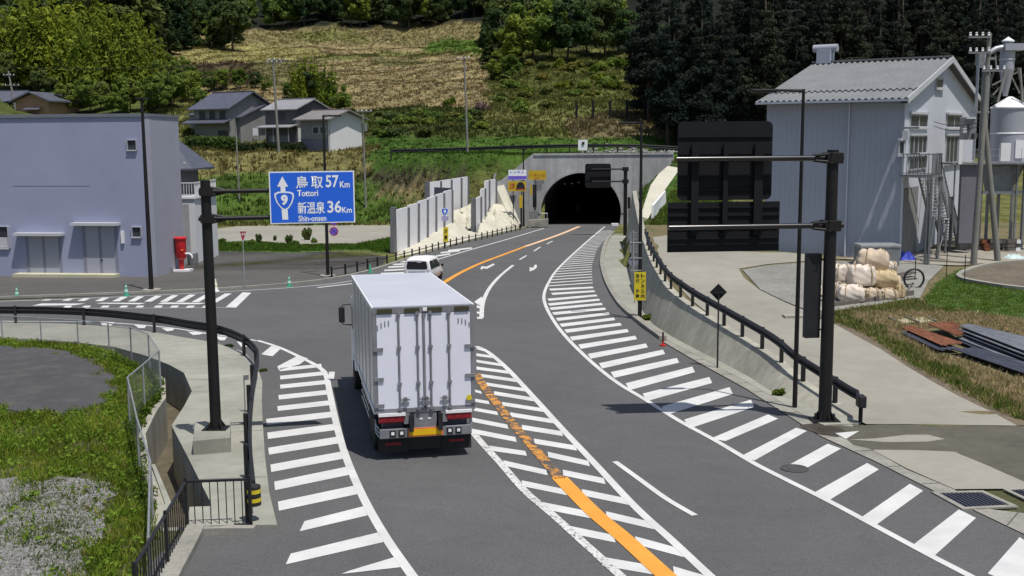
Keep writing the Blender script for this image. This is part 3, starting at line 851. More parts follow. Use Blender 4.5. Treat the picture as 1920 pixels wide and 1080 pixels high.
# ------------------------------------------------------------------ drain grates
def grate(px, label):
    P = [gp(u, v, 0.03) for u, v in px]
    c = sum(P, Vector((0,0,0)))/4
    t = thing('drain_grate', label, 'drain grate', (c.x, c.y, base(c.y)), 'steel grates in the footway')
    Q = [c + (p-c)*0.80 for p in P]
    b = MB()
    for i in range(4):
        j = (i+1) % 4
        b.prism([P[i]-Vector((0,0,.03)), P[j]-Vector((0,0,.03)), Q[j]-Vector((0,0,.03)), Q[i]-Vector((0,0,.03))], (0,0,0.04))
    b.build('frame', M['kerb'], t)
    MB().poly([q - Vector((0,0,0.012)) for q in Q]).build('cover', M['sheetdark'], t)
    for k in range(1, 10):
        f = k/10
        MB().bar(Q[0].lerp(Q[1], f), Q[3].lerp(Q[2], f), 0.02, 0.02).build('slat', M['sheetdark'], t)
grate([(1745,922),(1843,920),(1910,950),(1805,955)], 'steel drain grate with a pale frame beside the right gutter')
grate([(1880,917),(1960,914),(2010,936),(1935,943)], 'second drain grate cut by the right edge of the picture')

# ------------------------------------------------------------------ tunnel
tun = thing('road_tunnel', 'concrete road tunnel mouth with a dark arched opening', 'tunnel', (8.2, YP, base(YP)))
zt = at(1130, 287, YP).z
xl, xr = at(1000, 288, YP).x, at(1263, 287, YP).x
xa = at(1089, 400, YP).x
RA = 4.82; zc = at(1089, 324, YP).z - RA; zb = base(YP)
outer = [Vector((at(925,400,YP).x, zb-0.6, 0)), Vector((at(925,400,YP).x, at(940,342,YP).z, 0)), Vector((at(940,338,YP).x, at(940,338,YP).z, 0)), Vector((xl, zt, 0)), Vector((xr, zt, 0)), Vector((xr, zb-0.6, 0))]
arch = [Vector((xa-RA*0.97, zb-0.05, 0))] + [Vector((xa-RA*math.cos(a), zc+RA*math.sin(a), 0)) for a in np.linspace(0, math.pi, 33)] + [Vector((xa+RA*0.97, zb-0.05, 0))]
pg = [outer, arch]
tri = geometry.tessellate_polygon(pg); allp = outer + arch
yf = YP - 0.25
V = [Vector((p.x, yf, p.y)) for p in allp] + [Vector((p.x, yf+0.6, p.y)) for p in allp]
n = len(allp); no = len(outer)
Fs = [tuple(t) for t in tri] + [tuple(i+n for i in t[::-1]) for t in tri]
Fs += [(i, (i+1) % no, n+(i+1) % no, n+i) for i in range(no)]
Fs += [(no+i, no+(i+1) % (n-no), n+no+(i+1) % (n-no), n+no+i) for i in range(n-no)]
MB().add(V, Fs).build('portal_wall', M['portal'], tun)
# rim of the arch, 8 cm proud
b = MB(); V = []
rim = [Vector((xa-RA*math.cos(a), zc+RA*math.sin(a), 0)) for a in np.linspace(0, math.pi, 33)]
for p in rim:
    d = (p - Vector((xa, zc, 0))).normalized()
    for q, y in ((p, yf-0.08), (p+d*0.3, yf-0.08), (p+d*0.3, yf+0.1), (p, yf+0.1)): V.append(Vector((q.x, y, q.y)))
b.add(V, [(i*4+k, i*4+(k+1)%4, (i+1)*4+(k+1)%4, (i+1)*4+k) for i in range(len(rim)-1) for k in range(4)])
b.build('arch_rim', M['portal'], tun)
MB().box((0.5*(xl+xr)+0.0, yf-0.05, zt-0.12), (xr-xl-0.1, 0.12, 0.22)).build('coping', M['portal'], tun)
b = MB(); V = []; L = 130; sk = 0.16
prof = arch
for p in prof:
    for j in range(8): V.append(Vector((p.x + sk*j*L/7 + 0.0018*(j*L/7)**2*0.3, yf+0.3+j*L/7, p.y - K*j*L/7)))
m_ = 8
b.add(V, [(i*m_+j, i*m_+j+1, (i+1)*m_+j+1, (i+1)*m_+j) for i in range(len(prof)-1) for j in range(m_-1)] + [tuple(i*m_+m_-1 for i in range(len(prof)))])
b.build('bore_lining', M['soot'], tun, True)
b = MB(); b.add([Vector((xa-4.8+sk*y_*1.0+0.00054*y_*y_, yf+y_-0.6, base(yf+y_-0.6)+0.004)) for y_ in np.linspace(0, 130, 10)] + [Vector((xa+4.8+sk*y_+0.00054*y_*y_, yf+y_-0.6, base(yf+y_-0.6)+0.004)) for y_ in np.linspace(0,130,10)],
      [(i, 10+i, 11+i, i+1) for i in range(9)])
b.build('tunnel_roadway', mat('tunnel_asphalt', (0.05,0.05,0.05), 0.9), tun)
for du, dv in ((1059,345),(1072,344),(1085,342),(1043,347)):
    p = at(du, dv, YP+7); MB().box(p, (0.3, 0.3, 0.12)).build('tunnel_lamp', M['lamp'], tun)
# wing and slope structures beside the mouth
def pxp(u, v, Y): return at(u, v, Y)
b = MB(); a1, a2, a3, a4 = pxp(930,350,133.4), pxp(945,346,133.2), pxp(977,421,128), pxp(966,431,124.5)
b.prism([a1, a2, a3, a4], (-0.9, 1.2, -0.8))
tag(b.build('slope_strip', M['shot']), 'pale concrete strip running down beside the tunnel mouth left of the signs', 'slope')
wq = []
for u, v, w_ in ((1252,311,24),(1235,326,30),(1220,347,30),(1211,373,22),(1201,406,14)):
    p = hit(u+w_, v+3, T, 80); Yq_ = p.y-0.55
    wq.append((at(u, v, Yq_), at(u+w_, v+4, Yq_)))
b = MB(); V = []
for a0, a1 in wq: V += [a0, a1, a1-EZ_*1.2, a0-EZ_*1.2]
b.add(V, [(i*4+k, i*4+(k+1)%4, (i+1)*4+(k+1)%4, (i+1)*4+k) for i in range(4) for k in range(4)] + [(0,1,2,3), (16,19,18,17)])
tag(b.build('wing_wall', M['shot']), 'pale sloping concrete wing wall running down from the right side of the portal', 'wing wall')
pa, pb_ = hit(1222,411,T,80), hit(1246,381,T,80)
wf = [at(1221,411,pa.y-.4), at(1246,381,pb_.y-.4), at(1245,358,pb_.y-.4), at(1222,385,pa.y-.4)]
tag(MB().prism(wf, (0.15,0.05,0)).build('white_screen', M['panelwhite']), 'small white screen panel on the grass bank right of the tunnel', 'screen')
def facet(name, rows, m, label, cat, jit=0.12):
    """a rough slope from rows of points with the same count"""
    V = []; w = len(rows[0])
    for r in rows: V += r
    Fs = [(j*w+i, j*w+i+1, (j+1)*w+i+1, (j+1)*w+i) for j in range(len(rows)-1) for i in range(w-1)]
    bm = bmesh.new(); me = MB().add(V, Fs).mesh(name); bm.from_mesh(me)
    bmesh.ops.subdivide_edges(bm, edges=bm.edges, cuts=3, use_grid_fill=True)
    for v in bm.verts:
        if not v.is_boundary: v.co += Vector((random.uniform(-jit,jit), random.uniform(-jit,jit), random.uniform(-jit,jit)))
    bm.to_mesh(me); bm.free()
    return tag(link(name, me, m, None, True), label, cat)
A0, A1 = Vector((at(744,470,93.3).x, 93.3, 0)), Vector((at(847,418,118).x, 118, 0))
def on_line(u, v, P0, P1):
    d = ray(u, v); e = P1 - P0
    # CAM + d t on the plumb plane through P0, P1
    nrm = Vector((e.y, -e.x, 0)); t = (P0 - Vector((CAM.x, CAM.y, 0))).dot(nrm) / d.dot(nrm)
    return CAM + d*t
topedge = [on_line(u, v+1.5, A0, A1) for u, v in [(746,472),(766,462),(784,454),(801,444),(817,433),(832,424),(847,416)]]
boted = [gp(u, v) for u, v in [(744,482),(770,477),(792,471),(812,466),(832,461),(850,456),(870,451)]]
mid = [a.lerp(c, 0.5)+Vector((0,0,0.15)) for a, c in zip(topedge, boted)]
facet('sprayed_slope', [topedge, mid, boted], M['shot'], 'cream sprayed concrete slope in front of the nearest barrier panels', 'slope', 0.06)
r0 = [pxp(u, v, Y) for u, v, Y in [(846,395,127),(860,392,128),(875,386,130),(888,378,131)]]
r1 = [pxp(u, v, Y) for u, v, Y in [(846,414,120),(860,408,124),(872,405,126),(888,402,126)]]
r2 = [pxp(u, v, Y) for u, v, Y in [(847,421,116),(860,424,118),(875,433,117),(888,425,121)]]
facet('sprayed_slope', [r0, r1, r2], M['shot'], 'folded cream sprayed concrete slope between the two barrier runs', 'slope', 0.25)
r1 = [pxp(u, v, Y) for u, v, Y in [(838,424,114.5),(855,416,115.5),(873,431,116),(894,437,116)]]
r2 = [gp(u, v) for u, v in [(838,460),(858,455),(880,449),(902,443)]]
facet('sprayed_slope', [r1, [a.lerp(c, .5)+Vector((0,0,.1)) for a, c in zip(r1, r2)], r2], M['shot'], 'smooth cream concrete mound behind the route number sign', 'slope', 0.05)
r0 = [pxp(u, v, Y) for u, v, Y in [(914,388,127),(922,383,129),(932,382,130),(944,384,130)]]
r1 = [pxp(u, v, Y) for u, v, Y in [(902,414,122),(918,408,124),(936,402,126),(952,402,127)]]
r2 = [gp(u, v) for u, v in [(893,444),(920,438.5),(946,433),(969,429)]]
facet('rock_slope', [r0, r1, r2], M['shot'], 'rough pale rock slope under the farthest barrier panels', 'slope', 0.22)

# ------------------------------------------------------------------ barrier panels
def barrier(P0, P1, cols, label, post_u=None, post=None):
    c = Vector((P0.x, P0.y, base(P0.y)))
    t = thing('barrier_wall', label, 'barrier', c, 'white panel barriers beside the road')
    e = (P1-P0).normalized(); nr = Vector((e.y, -e.x, 0))*0.12
    for (ul, vtl, vbl), (ur, vtr, vbr) in cols:
        q = [on_line(ul+0.4, vbl+2, P0, P1), on_line(ur-0.4, vbr+2, P0, P1), on_line(ur-0.4, vtr, P0, P1), on_line(ul+0.4, vtl, P0, P1)]
        MB().prism(q, -nr).build('panel', M['panelwhite'], t)
        pl = [q[1]+nr*0.3, q[2]+nr*0.3 - Vector((0,0,0.05))]
        MB().bar(pl[0]+e*0.09, pl[1]+e*0.09, 0.17, 0.30, up=(e.y,-e.x,0)).build('post', M['barrierpost'], t)
    if post:
        (u0, v0, u1, v1) = post
        a = on_line(u0, v1, P0, P1); d = on_line(u0, v0, P0, P1); w = on_line(u1, v1, P0, P1)
        MB().prism([a, w, Vector((w.x,w.y,d.z)), d], -nr*2.4).build('end_post', M['barrierpost'], t)
    return t
barrier(A0, A1, [((745,393,474),(764.5,388,465)),((765.5,385,464),(783.5,380.5,456)),((784.5,377.5,455.5),(800.5,373.5,447)),((801.5,371.5,446),(816.5,367,436)),((817.5,365,435),(831.5,361.5,425)),((832.5,359,425),(847,355.5,419))],
        'nearest white panel barrier stepping up beside the route number sign', post=(738,389,744.5,474))
B0 = Vector((at(805,380,121.5).x, 121.5, 0)); B1 = Vector((at(877,380,133).x, 133, 0))
barrier(B0, B1, [((806,341.5,372),(825.5,339,368)),((826.5,338.5,368),(845.5,336,364)),((846.5,335.5,394),(864,333,391)),((865,332.5,390),(877,331,386))], 'taller white panel barrier behind the nearest one', post=(801,341,806,372))
C0 = Vector((at(890,430,117.5).x, 117.5, 0)); C1 = Vector((at(930,380,131).x, 131, 0))
barrier(C0, C1, [((893,371.5,436),(901,368,421)),((901.6,355,420),(909,352.5,404)),((909.6,339.5,404),(916.6,337.5,386)),((917.4,337.5,386),(929.5,335.5,383))], 'white panel barrier farthest along the road, stepping up to the tunnel', post=(888,372,893,435))
gpn = on_line(815,372,B0+Vector((-.6,-1.5,0)),B1+Vector((-.6,-1.5,0)))
gq = [at(814,373,118), at(846,362,121), at(846,352.5,121), at(814,351,118)]
tag(MB().prism(gq, (0.05,0.12,0)).build('steel_gate', M['sheetdark']), 'dark steel gate leaf between the two white panel barriers', 'gate')
tag(MB().prism([at(878,345,137.5), at(902,344,137.5), at(902,324.5,137.5), at(878,326,137.5)], (0,0.2,0)).build('white_board', M['panelwhite']), 'lone white board standing on the grass bank above the barriers', 'board')
tag(MB().prism([at(924,347,134.5), at(940,343,134.5), at(939,324.5,134.5), at(926,326,134.5)], (0,0.2,0)).build('grey_board', M['portal']), 'small grey concrete board at the left shoulder of the tunnel portal', 'board')

# ------------------------------------------------------------------ low road fence
FP = catmull([gp(u, v) for u, v in [(622,520),(660,512),(700,502),(740,492),(785,480),(830,467),(868,457),(905,449),(945,439),(982,430)]], 5)
lf = thing('road_fence', 'low dark post and rail fence along the left road edge to the tunnel', 'fence', FP[0])
pm = MB().box((0,0,0.36),(0.10,0.10,0.72)).mesh('post'); pm.materials.append(M['brown_black'])
for p, t in walk(FP, 1.95): child('post', pm, lf, (p.x, p.y, base(p.y)), math.atan2(t.y, t.x))
MB().tube([Vector((p.x, p.y, base(p.y)+0.5)) for p in FP], 0.032, 6).build('rail', M['brown_black'], lf)

# ------------------------------------------------------------------ guard rails
def wbeam(P, zf, side, m, name, parent, h=0.34, off=0.1):
    prof = [(0.0,-h/2),(0.06,-h*0.38),(0.06,-h*0.18),(0.0,-0.02),(0.0,0.02),(0.06,h*0.18),(0.06,h*0.38),(0.0,h/2)]
    b = MB(); V = []; n = len(P); w = len(prof)
    for i, p in enumerate(P):
        t = P[min(i+1,n-1)] - P[max(i-1,0)]; nr = Vector((-t.y, t.x, 0)).normalized()*side
        for x, z in prof: V.append(Vector((p.x, p.y, zf(p)+z)) + nr*(off+x))
        for x, z in prof[::-1]: V.append(Vector((p.x, p.y, zf(p)+z)) + nr*(off+x-0.02))
    k = 2*w
    b.add(V, [(i*k+j, i*k+(j+1)%k, (i+1)*k+(j+1)%k, (i+1)*k+j) for i in range(n-1) for j in range(k)] + [tuple(range(k)), tuple((n-1)*k+j for j in range(k))[::-1]])
    return b.build(name, m, parent)
GL = [(-260,613),(0,609),(160,613),(290,627),(350,638),(408,649),(452,668),(474,690),(479,708),(474,738),(468,780),(463,838),(463,905),(468,975)]
gl = catmull([gp(u, v) for u, v in GL], 6)
lg = thing('guardrail', 'black guardrail curving round the left footway', 'guardrail', (gl[40].x, gl[40].y, base(gl[40].y)))
wbeam(gl, lambda p: base(p.y)+0.68, 1, M['black'], 'beam', lg, off=0.09)
pm = MB().tube([(0,0,-.0),(0,0,0.82)], 0.065, 10).mesh('post'); pm.materials.append(M['black'])
for u, v in ((30,609),(158,613),(290,627),(405,648),(458,671),(481,702),(474,735),(468,778),(463,838),(464,903)):
    p = gp(u, v); child('post', pm, lg, (p.x, p.y, base(p.y)+0.08))
e = gp(476, 985); pz = base(e.y)
MB().tube([(e.x-0.1, e.y, pz+0.08), (e.x-0.1, e.y, pz+0.95)], 0.07, 10).build('end_post', M['black'], lg)
sl = MB().lathe([(0.155,0.42),(0.155,0.82)], (e.x, e.y+0.05, pz), 18).build('end_sleeve', M['rubber'], lg, True)
for z in (0.50, 0.68): MB().lathe([(0.158,z),(0.158,z+0.08)], (e.x, e.y+0.05, pz), 18).build('yellow_band', M['signyellow'], sl, True)
# right
ri = [t.lerp(i, 0.55) for t, i in zip(WT, WI)]
ri = [p for p in ri if p.y < 68.5]
ri = [Vector((ri[0].x-0.15, ri[0].y-0.55, 0))] + ri
rg = thing('guardrail', 'black guardrail on top of the right retaining wall', 'guardrail', (ri[0].x, ri[0].y, U(ri[0].y)))
rzf = lambda p: max(crest(p), base(p.y))
wbeam(ri, lambda p: rzf(p)+0.64, 1, M['black'], 'beam', rg, 0.30, 0.06)
pm = MB().box((0,0,0.38),(0.11,0.11,0.78)).mesh('post'); pm.materials.append(M['brown_black'])
for p, t in walk(ri, 2.0): child('post', pm, rg, (p.x, p.y, rzf(p)), math.atan2(t.y, t.x))
MB().box((ri[0].x-0.03, ri[0].y-0.1, rzf(ri[0])+0.62), (0.22,0.35,0.34)).build('end_piece', M['black'], rg, bevel=0.04)
# rail on the road above the portal
up = catmull([at(u, v, Y) for u, v, Y in [(733,283,147),(800,281.5,146),(880,279,145),(960,276,143),(1040,274,141),(1120,273,140),(1200,274,139.5),(1275,278,139)]], 5)
ug = thing('guardrail', 'long black guardrail on the bank road above the tunnel portal', 'guardrail', (up[0].x, up[0].y, 5.0))
wbeam(up, lambda p: p.z, -1, M['black'], 'beam', ug, 0.42, 0.06)
pm = MB().box((0,0,0),(0.14,0.14,1.5)).mesh('post'); pm.materials.append(M['black'])
for p, t in walk(up, 3.0): child('post', pm, ug, (p.x, p.y, p.z-0.45), 0)
# white marker board above the portal
wb = thing('marker_board', 'white board with a dark mark on the rail above the tunnel', 'sign', at(1092,282,138.5))
MB().prism([at(1084,282,138.5), at(1101,282,138.5), at(1102,262,138.5), at(1084,262,138.5)], (0,0.06,0)).build('board', M['signwhite'], wb)
MB().prism([at(1091,271,138.4), at(1096,271,138.4), at(1096,266,138.4), at(1091,266,138.4)], (0,0.03,0)).build('mark', M['black'], wb)
# tall dark posts on the slope above
pg_ = thing('slope_fence', 'row of tall dark posts with wire on the slope above the tunnel', 'fence', at(1080,222,150))
pts_ = []
for u, v0, v1 in ((1081,190,222),(1112,188,222),(1144,188,222),(1175.5,187,223),(1208.5,186,223),(1242,187,225)):
    p0 = hit(u, v1+1, T, 136); zt_ = ztop(p0, v0); pts_.append((p0, zt_))
    MB().bar(p0-Vector((0,0,.3)), Vector((p0.x,p0.y,zt_)), 0.36, 0.36).build('post', M['brown_black'], pg_)
for f in (0.5,):
    MB().tube([Vector((p.x, p.y, lerp(p.z, z, f))) for p, z in pts_], 0.012, 4).build('wire', M['steel'], pg_)
# chain link fence round the field
FB = [(-60,632),(5,637),(78,642),(147,647),(205,658),(247,672),(281,692),(302,738),(272,770),(244,800),(262,882),(287,972),(284,1120)]
FH = [47,47,47,48,54,60,68,84,90,97,104,116,124]
cf = thing('wire_fence', 'chain link fence with grey posts round the grassy field', 'fence', (gp(302,738).x, gp(302,738).y, base(gp(302,738).y)))
fp = [gp(u, v) for u, v in FB]
fz = [base(p.y) + h*p.y/2090 for p, h in zip(fp, FH)]
for p, z in zip(fp, fz):
    MB().tube([(p.x, p.y, base(p.y)-0.1), (p.x, p.y, z)], 0.03, 8).build('post', M['galv'], cf)
for i in range(len(fp)-1):
    a, c = Vector((fp[i].x, fp[i].y, fz[i])), Vector((fp[i+1].x, fp[i+1].y, fz[i+1]))
    MB().tube([a, c], 0.022, 6).build('top_rail', M['galv'], cf)
    L = (c-a).length; H = 0.5*((a.z-base(a.y)) + (c.z-base(c.y))) - 0.06
    b = MB(); sp = 0.075; w = 0.0045; nw = int((L+H)/sp)
    def P_(s, hgt):
        q = a.lerp(c, s/L); return Vector((q.x, q.y, lerp(base(fp[i].y), base(fp[i+1].y), s/L)+0.05+hgt))
    e = Vector((c.x-a.x, c.y-a.y, 0)).normalized()
    nn = Vector((-e.y, e.x, 0))*0.002
    for k in range(nw):
        s0 = k*sp - H
        for sgn in (1, -1):
            x0, y0, x1, y1 = s0, 0.0, s0+H, H
            if x0 < 0: y0 = -x0; x0 = 0
            if x1 > L: y1 = H-(x1-L); x1 = L
            if x1-x0 < 0.03: continue
            if sgn < 0: y0, y1 = H-y0, H-y1
            q0, q1 = P_(x0,y0), P_(x1,y1)
            s = Vector((0,0,w)); off = nn*sgn
            b.add([q0-s+off, q1-s+off, q1+s+off, q0+s+off], [(0,1,2,3)])
    kind(b.build('mesh_panel', M['fencewire'], cf, fix=False), 'stuff')
# black hand railing at the access
br = thing('hand_railing', 'black bar railing turning the corner at the end of the drain', 'railing', (gp(352,997).x, gp(352,997).y, base(gp(352,997).y)))
c0, c1, c2 = gp(352,997), gp(471,992), gp(258,1180)
HR = 1.06
for p in (c0, c1): MB().box((p.x,p.y,base(p.y)+HR/2+.03),(0.06,0.06,HR+.06)).build('post', M['black'], br)
mc = c0.lerp(c2, 0.45); 
for p in (mc, c2): MB().box((p.x,p.y,base(p.y)+HR/2+.03),(0.06,0.06,HR+.06)).build('post', M['black'], br)
bm_ = MB().tube([(0,0,0.1),(0,0,HR-0.02)], 0.011, 6).mesh('bar'); bm_.materials.append(M['black'])
for a, c, n in ((c0, c1, 7), (c0, c2, 22)):
    for z in (0.1, HR-0.02):
        MB().bar((a.x,a.y,base(a.y)+z),(c.x,c.y,base(c.y)+z),0.05,0.045).build('rail', M['black'], br)
    for k in range(1, n+1):
        p = a.lerp(c, k/(n+1)); child('bar', bm_, br, (p.x, p.y, base(p.y)))
# ------------------------------------------------------------------ lettering
def text_me(s, bold=0.0):
    cu = bpy.data.curves.new('txt', 'FONT'); cu.body = s; cu.resolution_u = 3
    cu.offset = bold
    ob = bpy.data.objects.new('txt', cu); col.objects.link(ob)
    dg = bpy.context.evaluated_depsgraph_get(); dg.update()
    me = bpy.data.meshes.new_from_object(ob.evaluated_get(dg))
    bpy.data.objects.remove(ob); bpy.data.curves.remove(cu)
    return me
def text_on(s, O, ex, ez, box, m, parent, name='lettering', bold=0.012, off=0.004):
    """flat print filling box=(x0,z0,x1,z1) on the plane O + x ex + z ez"""
    me = text_me(s, bold)
    co = np.array([v.co[:] for v in me.vertices])
    lo = co.min(0); hi = co.max(0)
    nrm = ex.cross(ez).normalized()          # towards the reader
    L = rootloc(parent)
    for v in me.vertices:
        x = lerp(box[0], box[2], (v.co.x-lo[0])/(hi[0]-lo[0])); z = lerp(box[1], box[3], (v.co.y-lo[1])/(hi[1]-lo[1]))
        v.co = O + ex*x + ez*z + nrm*off - L
    me.name = name
    return link(name, me, m, parent)
def plate(poly2, O, ex, ez, th, m, parent, name, off=0.0):
    nrm = ex.cross(ez).normalized()
    return MB().prism([O + ex*x + ez*z + nrm*off for x, z in poly2], nrm*th).build(name, m, parent)
def rrect(x0, z0, x1, z1, r, n=5):
    out = []
    for cx, cz, a0 in ((x1-r, z1-r, 0), (x0+r, z1-r, 90), (x0+r, z0+r, 180), (x1-r, z0+r, 270)):
        for k in range(n+1):
            a = math.radians(a0 + 90*k/n); out.append((cx + r*math.cos(a), cz + r*math.sin(a)))
    return out
EZ = Vector((0,0,1))

# ------------------------------------------------------------------ left direction sign
pb = gp(405, 804, 0.46); pb = Vector((pb.x, pb.y, base(pb.y)))
ds = thing('direction_sign', 'blue direction sign to Tottori on a dark pole with two arms', 'road sign', pb)
zt_ = ztop(pb, 338)
MB().tube([pb+EZ*0.46, Vector((pb.x, pb.y, zt_))], [0.145, 0.125], 16).build('pole', M['brown_black'], ds, True)
b = MB(); b.box(pb+EZ*0.475, (0.62,0.5,0.03))
for k in range(4):
    a = math.pi/4 + k*math.pi/2
    b.prism([pb+EZ*0.49+Vector((math.cos(a)*.12, math.sin(a)*.12, 0)), pb+EZ*0.49+Vector((math.cos(a)*.3, math.sin(a)*.3, 0)), pb+EZ*0.75+Vector((math.cos(a)*.12, math.sin(a)*.12, 0))], Vector((-math.sin(a), math.cos(a), 0))*0.02)
b.build('base_plate', M['brown_black'], ds)
YAW = math.radians(12)
ex = Vector((math.cos(YAW), math.sin(YAW), 0))
nrm = ex.cross(EZ)
def on_plane(u, v, O, n):
    d = ray(u, v); return CAM + d * ((O-CAM).dot(n)/d.dot(n))
PO = pb - nrm*0 + nrm*0.12
for vv in (358, 409):
    a = on_plane(372, vv+1.5, pb, nrm); c = on_plane(500, vv-1, pb, nrm); c2 = on_plane(640, vv-3.0, pb, nrm)
    c.z = c2.z = a.z
    arm = MB().tube([a + (c-a)*0.0, c2], 0.058, 12).build('arm', M['brown_black'], ds, True)
    q = Vector((pb.x, pb.y, a.z))
    br_ = MB()
    for s in (0.11, -0.11):
        br_.tube([q+ex*0.12+EZ*s*1.0, q+ex*0.48+EZ*s*0.35], 0.03, 6)
    br_.box(q+ex*0.02, (0.34,0.36,0.2), YAW).build('clamp', M['brown_black'], arm)
tl = on_plane(503.5, 322, PO, nrm); br2 = on_plane(666, 416.5, PO, nrm)
W_ = (br2-tl).dot(ex); H_ = tl.z - br2.z
O = tl - EZ*H_
pn = plate([(0,0),(W_,0),(W_,H_),(0,H_)], O, ex, EZ, 0.03, M['signwhite'], ds, 'sign_panel')
bw = 0.03
face = plate([(bw,bw),(W_-bw,bw),(W_-bw,H_-bw),(bw,H_-bw)], O, ex, EZ, 0.004, M['signblue'], pn, 'blue_face', 0.03)
MB().prism([O-nrm*0.05+ex*0.1, O-nrm*0.05+ex*0.16, O-nrm*0.05+ex*0.16+EZ*H_, O-nrm*0.05+ex*0.1+EZ*H_], nrm*0.05).build('stiffener', M['steel'], pn)
def sx(u): return (u-503.5)/162.5*W_
def sz(v, u=560): return (419.5 - (v + (u-503.5)*0.021))/98.0*H_
def sb(u0, v0, u1, v1): return (sx(u0), sz(v1, (u0+u1)/2), sx(u1), sz(v0, (u0+u1)/2))
o4 = 0.038
plate([(sx(a), sz(v_,a)) for a, v_ in ((529,330),(539.5,349),(534,349),(534,361),(525,361),(525,349),(518.5,349))][::-1], O, ex, EZ, 0.003, M['signwhite'], pn, 'arrow', 0.0345)
plate([(sx(a), sz(v_,a)) for a, v_ in ((525.5,392),(537,392),(537.5,411),(526.5,411))][::-1], O, ex, EZ, 0.003, M['signwhite'], pn, 'arrow_stem', 0.0345)
shield = [(513,362),(520,358.5),(531,358),(542,358.5),(549,361),(550,368),(546,380),(539,390),(532,394),(525,390),(517,380),(513,369)]
plate([(sx(a), sz(v_,a)) for a, v_ in shield][::-1], O, ex, EZ, 0.003, M['signwhite'], pn, 'route_shield', 0.036)
cx_, cz_ = sx(531.5), sz(375, 531)
plate([(cx_+(sx(a)-cx_)*0.84, cz_+(sz(v_,a)-cz_)*0.84) for a, v_ in shield][::-1], O, ex, EZ, 0.003, M['signblue'], pn, 'route_shield_face', 0.038)
text_on('9', O, ex, EZ, sb(525,364,538,384), M['signwhite'], pn, bold=0.05, off=0.043)
for s, bx, bd in (('鳥', (554,329,577,352), .014), ('取', (583,329,606,352), .014), ('57', (611,327,636,350), .02), ('Km', (638,338,657,350), .02), ('Tottori', (556,355,596,367), .02),
              ('新温泉', (556,377,608,400), .014), ('36', (613,375,640,398), .02), ('Km', (641,387,660,398), .02), ('Shin-onsen', (557,403,610,414), .02)):
    text_on(s, O, ex, EZ, sb(*bx), M['signwhite'], pn, bold=bd, off=0.037)

# ------------------------------------------------------------------ right gantry, seen from behind
pb = gp(1546, 789, 0.03); pb = Vector((pb.x, pb.y, base(pb.y)))
gs = thing('gantry_sign', 'tall black pole with arms carrying two big sign panels seen from the back', 'road sign', pb)
zt_ = ztop(pb, 281)
MB().tube([pb, Vector((pb.x, pb.y, zt_))], [0.185, 0.155], 18).build('pole', M['brown_black'], gs, True)
b = MB(); b.box(pb+EZ*0.05, (0.75,0.6,0.06))
for k in range(8):
    a = k*math.pi/4 + .2
    b.box(pb+EZ*0.14+Vector((math.cos(a)*.27, math.sin(a)*.22, 0)), (0.06,0.06,0.16))
for k in range(4):
    a = math.pi/4 + k*math.pi/2
    b.prism([pb+EZ*0.08+Vector((math.cos(a)*.15, math.sin(a)*.15, 0)), pb+EZ*0.08+Vector((math.cos(a)*.34, math.sin(a)*.34, 0)), pb+EZ*0.38+Vector((math.cos(a)*.15, math.sin(a)*.15, 0))], Vector((-math.sin(a), math.cos(a), 0))*0.03)
b.build('base_plate', M['brown_black'], gs)
YAW2 = math.radians(5)
ex2 = Vector((math.cos(YAW2), math.sin(YAW2), 0)); nr2 = ex2.cross(EZ)
AO = pb + nr2*0.0
for vv, ul in ((298.5, 1268), (425, 1254)):
    a = on_plane(1581, vv-2.5, AO, nr2); c = on_plane(ul, vv+1.5, AO, nr2); c.z = a.z
    arm = MB().tube([c, a], 0.078, 14).build('arm', mat('arm_paint', (0.016,0.014,0.015), 0.22, 0.1, 2.0, spec=0.6) if 'arm_paint' not in bpy.data.materials else bpy.data.materials['arm_paint'], gs, True)
    q = Vector((pb.x, pb.y, a.z)); b = MB()
    b.box(q, (0.46,0.42,0.30), YAW2)
    for s in (0.1, -0.1):
        for tt in (-1, 1): b.tube([q-ex2*0.2+EZ*s+nr2*0.2*tt, q-ex2*0.52+EZ*s*0.7+nr2*0.08*tt], 0.045, 6)
    for s in (-.14, .14): b.tube([q+EZ*s+nr2*0.21-ex2*.12, q+EZ*s+nr2*0.28-ex2*.12], 0.03, 6)
    b.build('clamp', M['brown_black'], arm, bevel=0.02)
PO2 = pb - nr2*0.24
def q2(u, v): return on_plane(u, v, PO2, nr2)
def rect2(u0, v0, u1, v1):
    a = q2(u0, v0); c = q2(u1, v1); O = Vector((a.x, a.y, c.z)); return O, (c-a).dot(ex2), a.z-c.z
M['signback'] = mat('sign_back', (0.010,0.0105,0.013), 0.7, 0.15, 0.8, spec=0.2)
O, w, h = rect2(1272, 228, 1446, 374)
p1 = plate(rrect(0,0,w,h,0.16), O, ex2, EZ, -0.05, M['signback'], gs, 'upper_panel')
for f in (0.12, 0.30, 0.585, 0.80): plate([(0.02,h*f),(w-.02,h*f),(w-.02,h*f+.045),(0.02,h*f+.045)], O, ex2, EZ, 0.04, M['signback'], p1, 'stiffener')
O2, w2, h2 = rect2(1252.5, 380, 1460, 470)
p2 = plate([(0,0),(w2,0),(w2,h2),(0,h2)], O2, ex2, EZ, -0.05, M['signback'], gs, 'lower_panel')
for f in (0.26, 0.5, 0.72, 0.88): plate([(0.02,h2*f),(w2-.02,h2*f),(w2-.02,h2*f+.04),(0.02,h2*f+.04)], O2, ex2, EZ, 0.04, M['signback'], p2, 'stiffener')
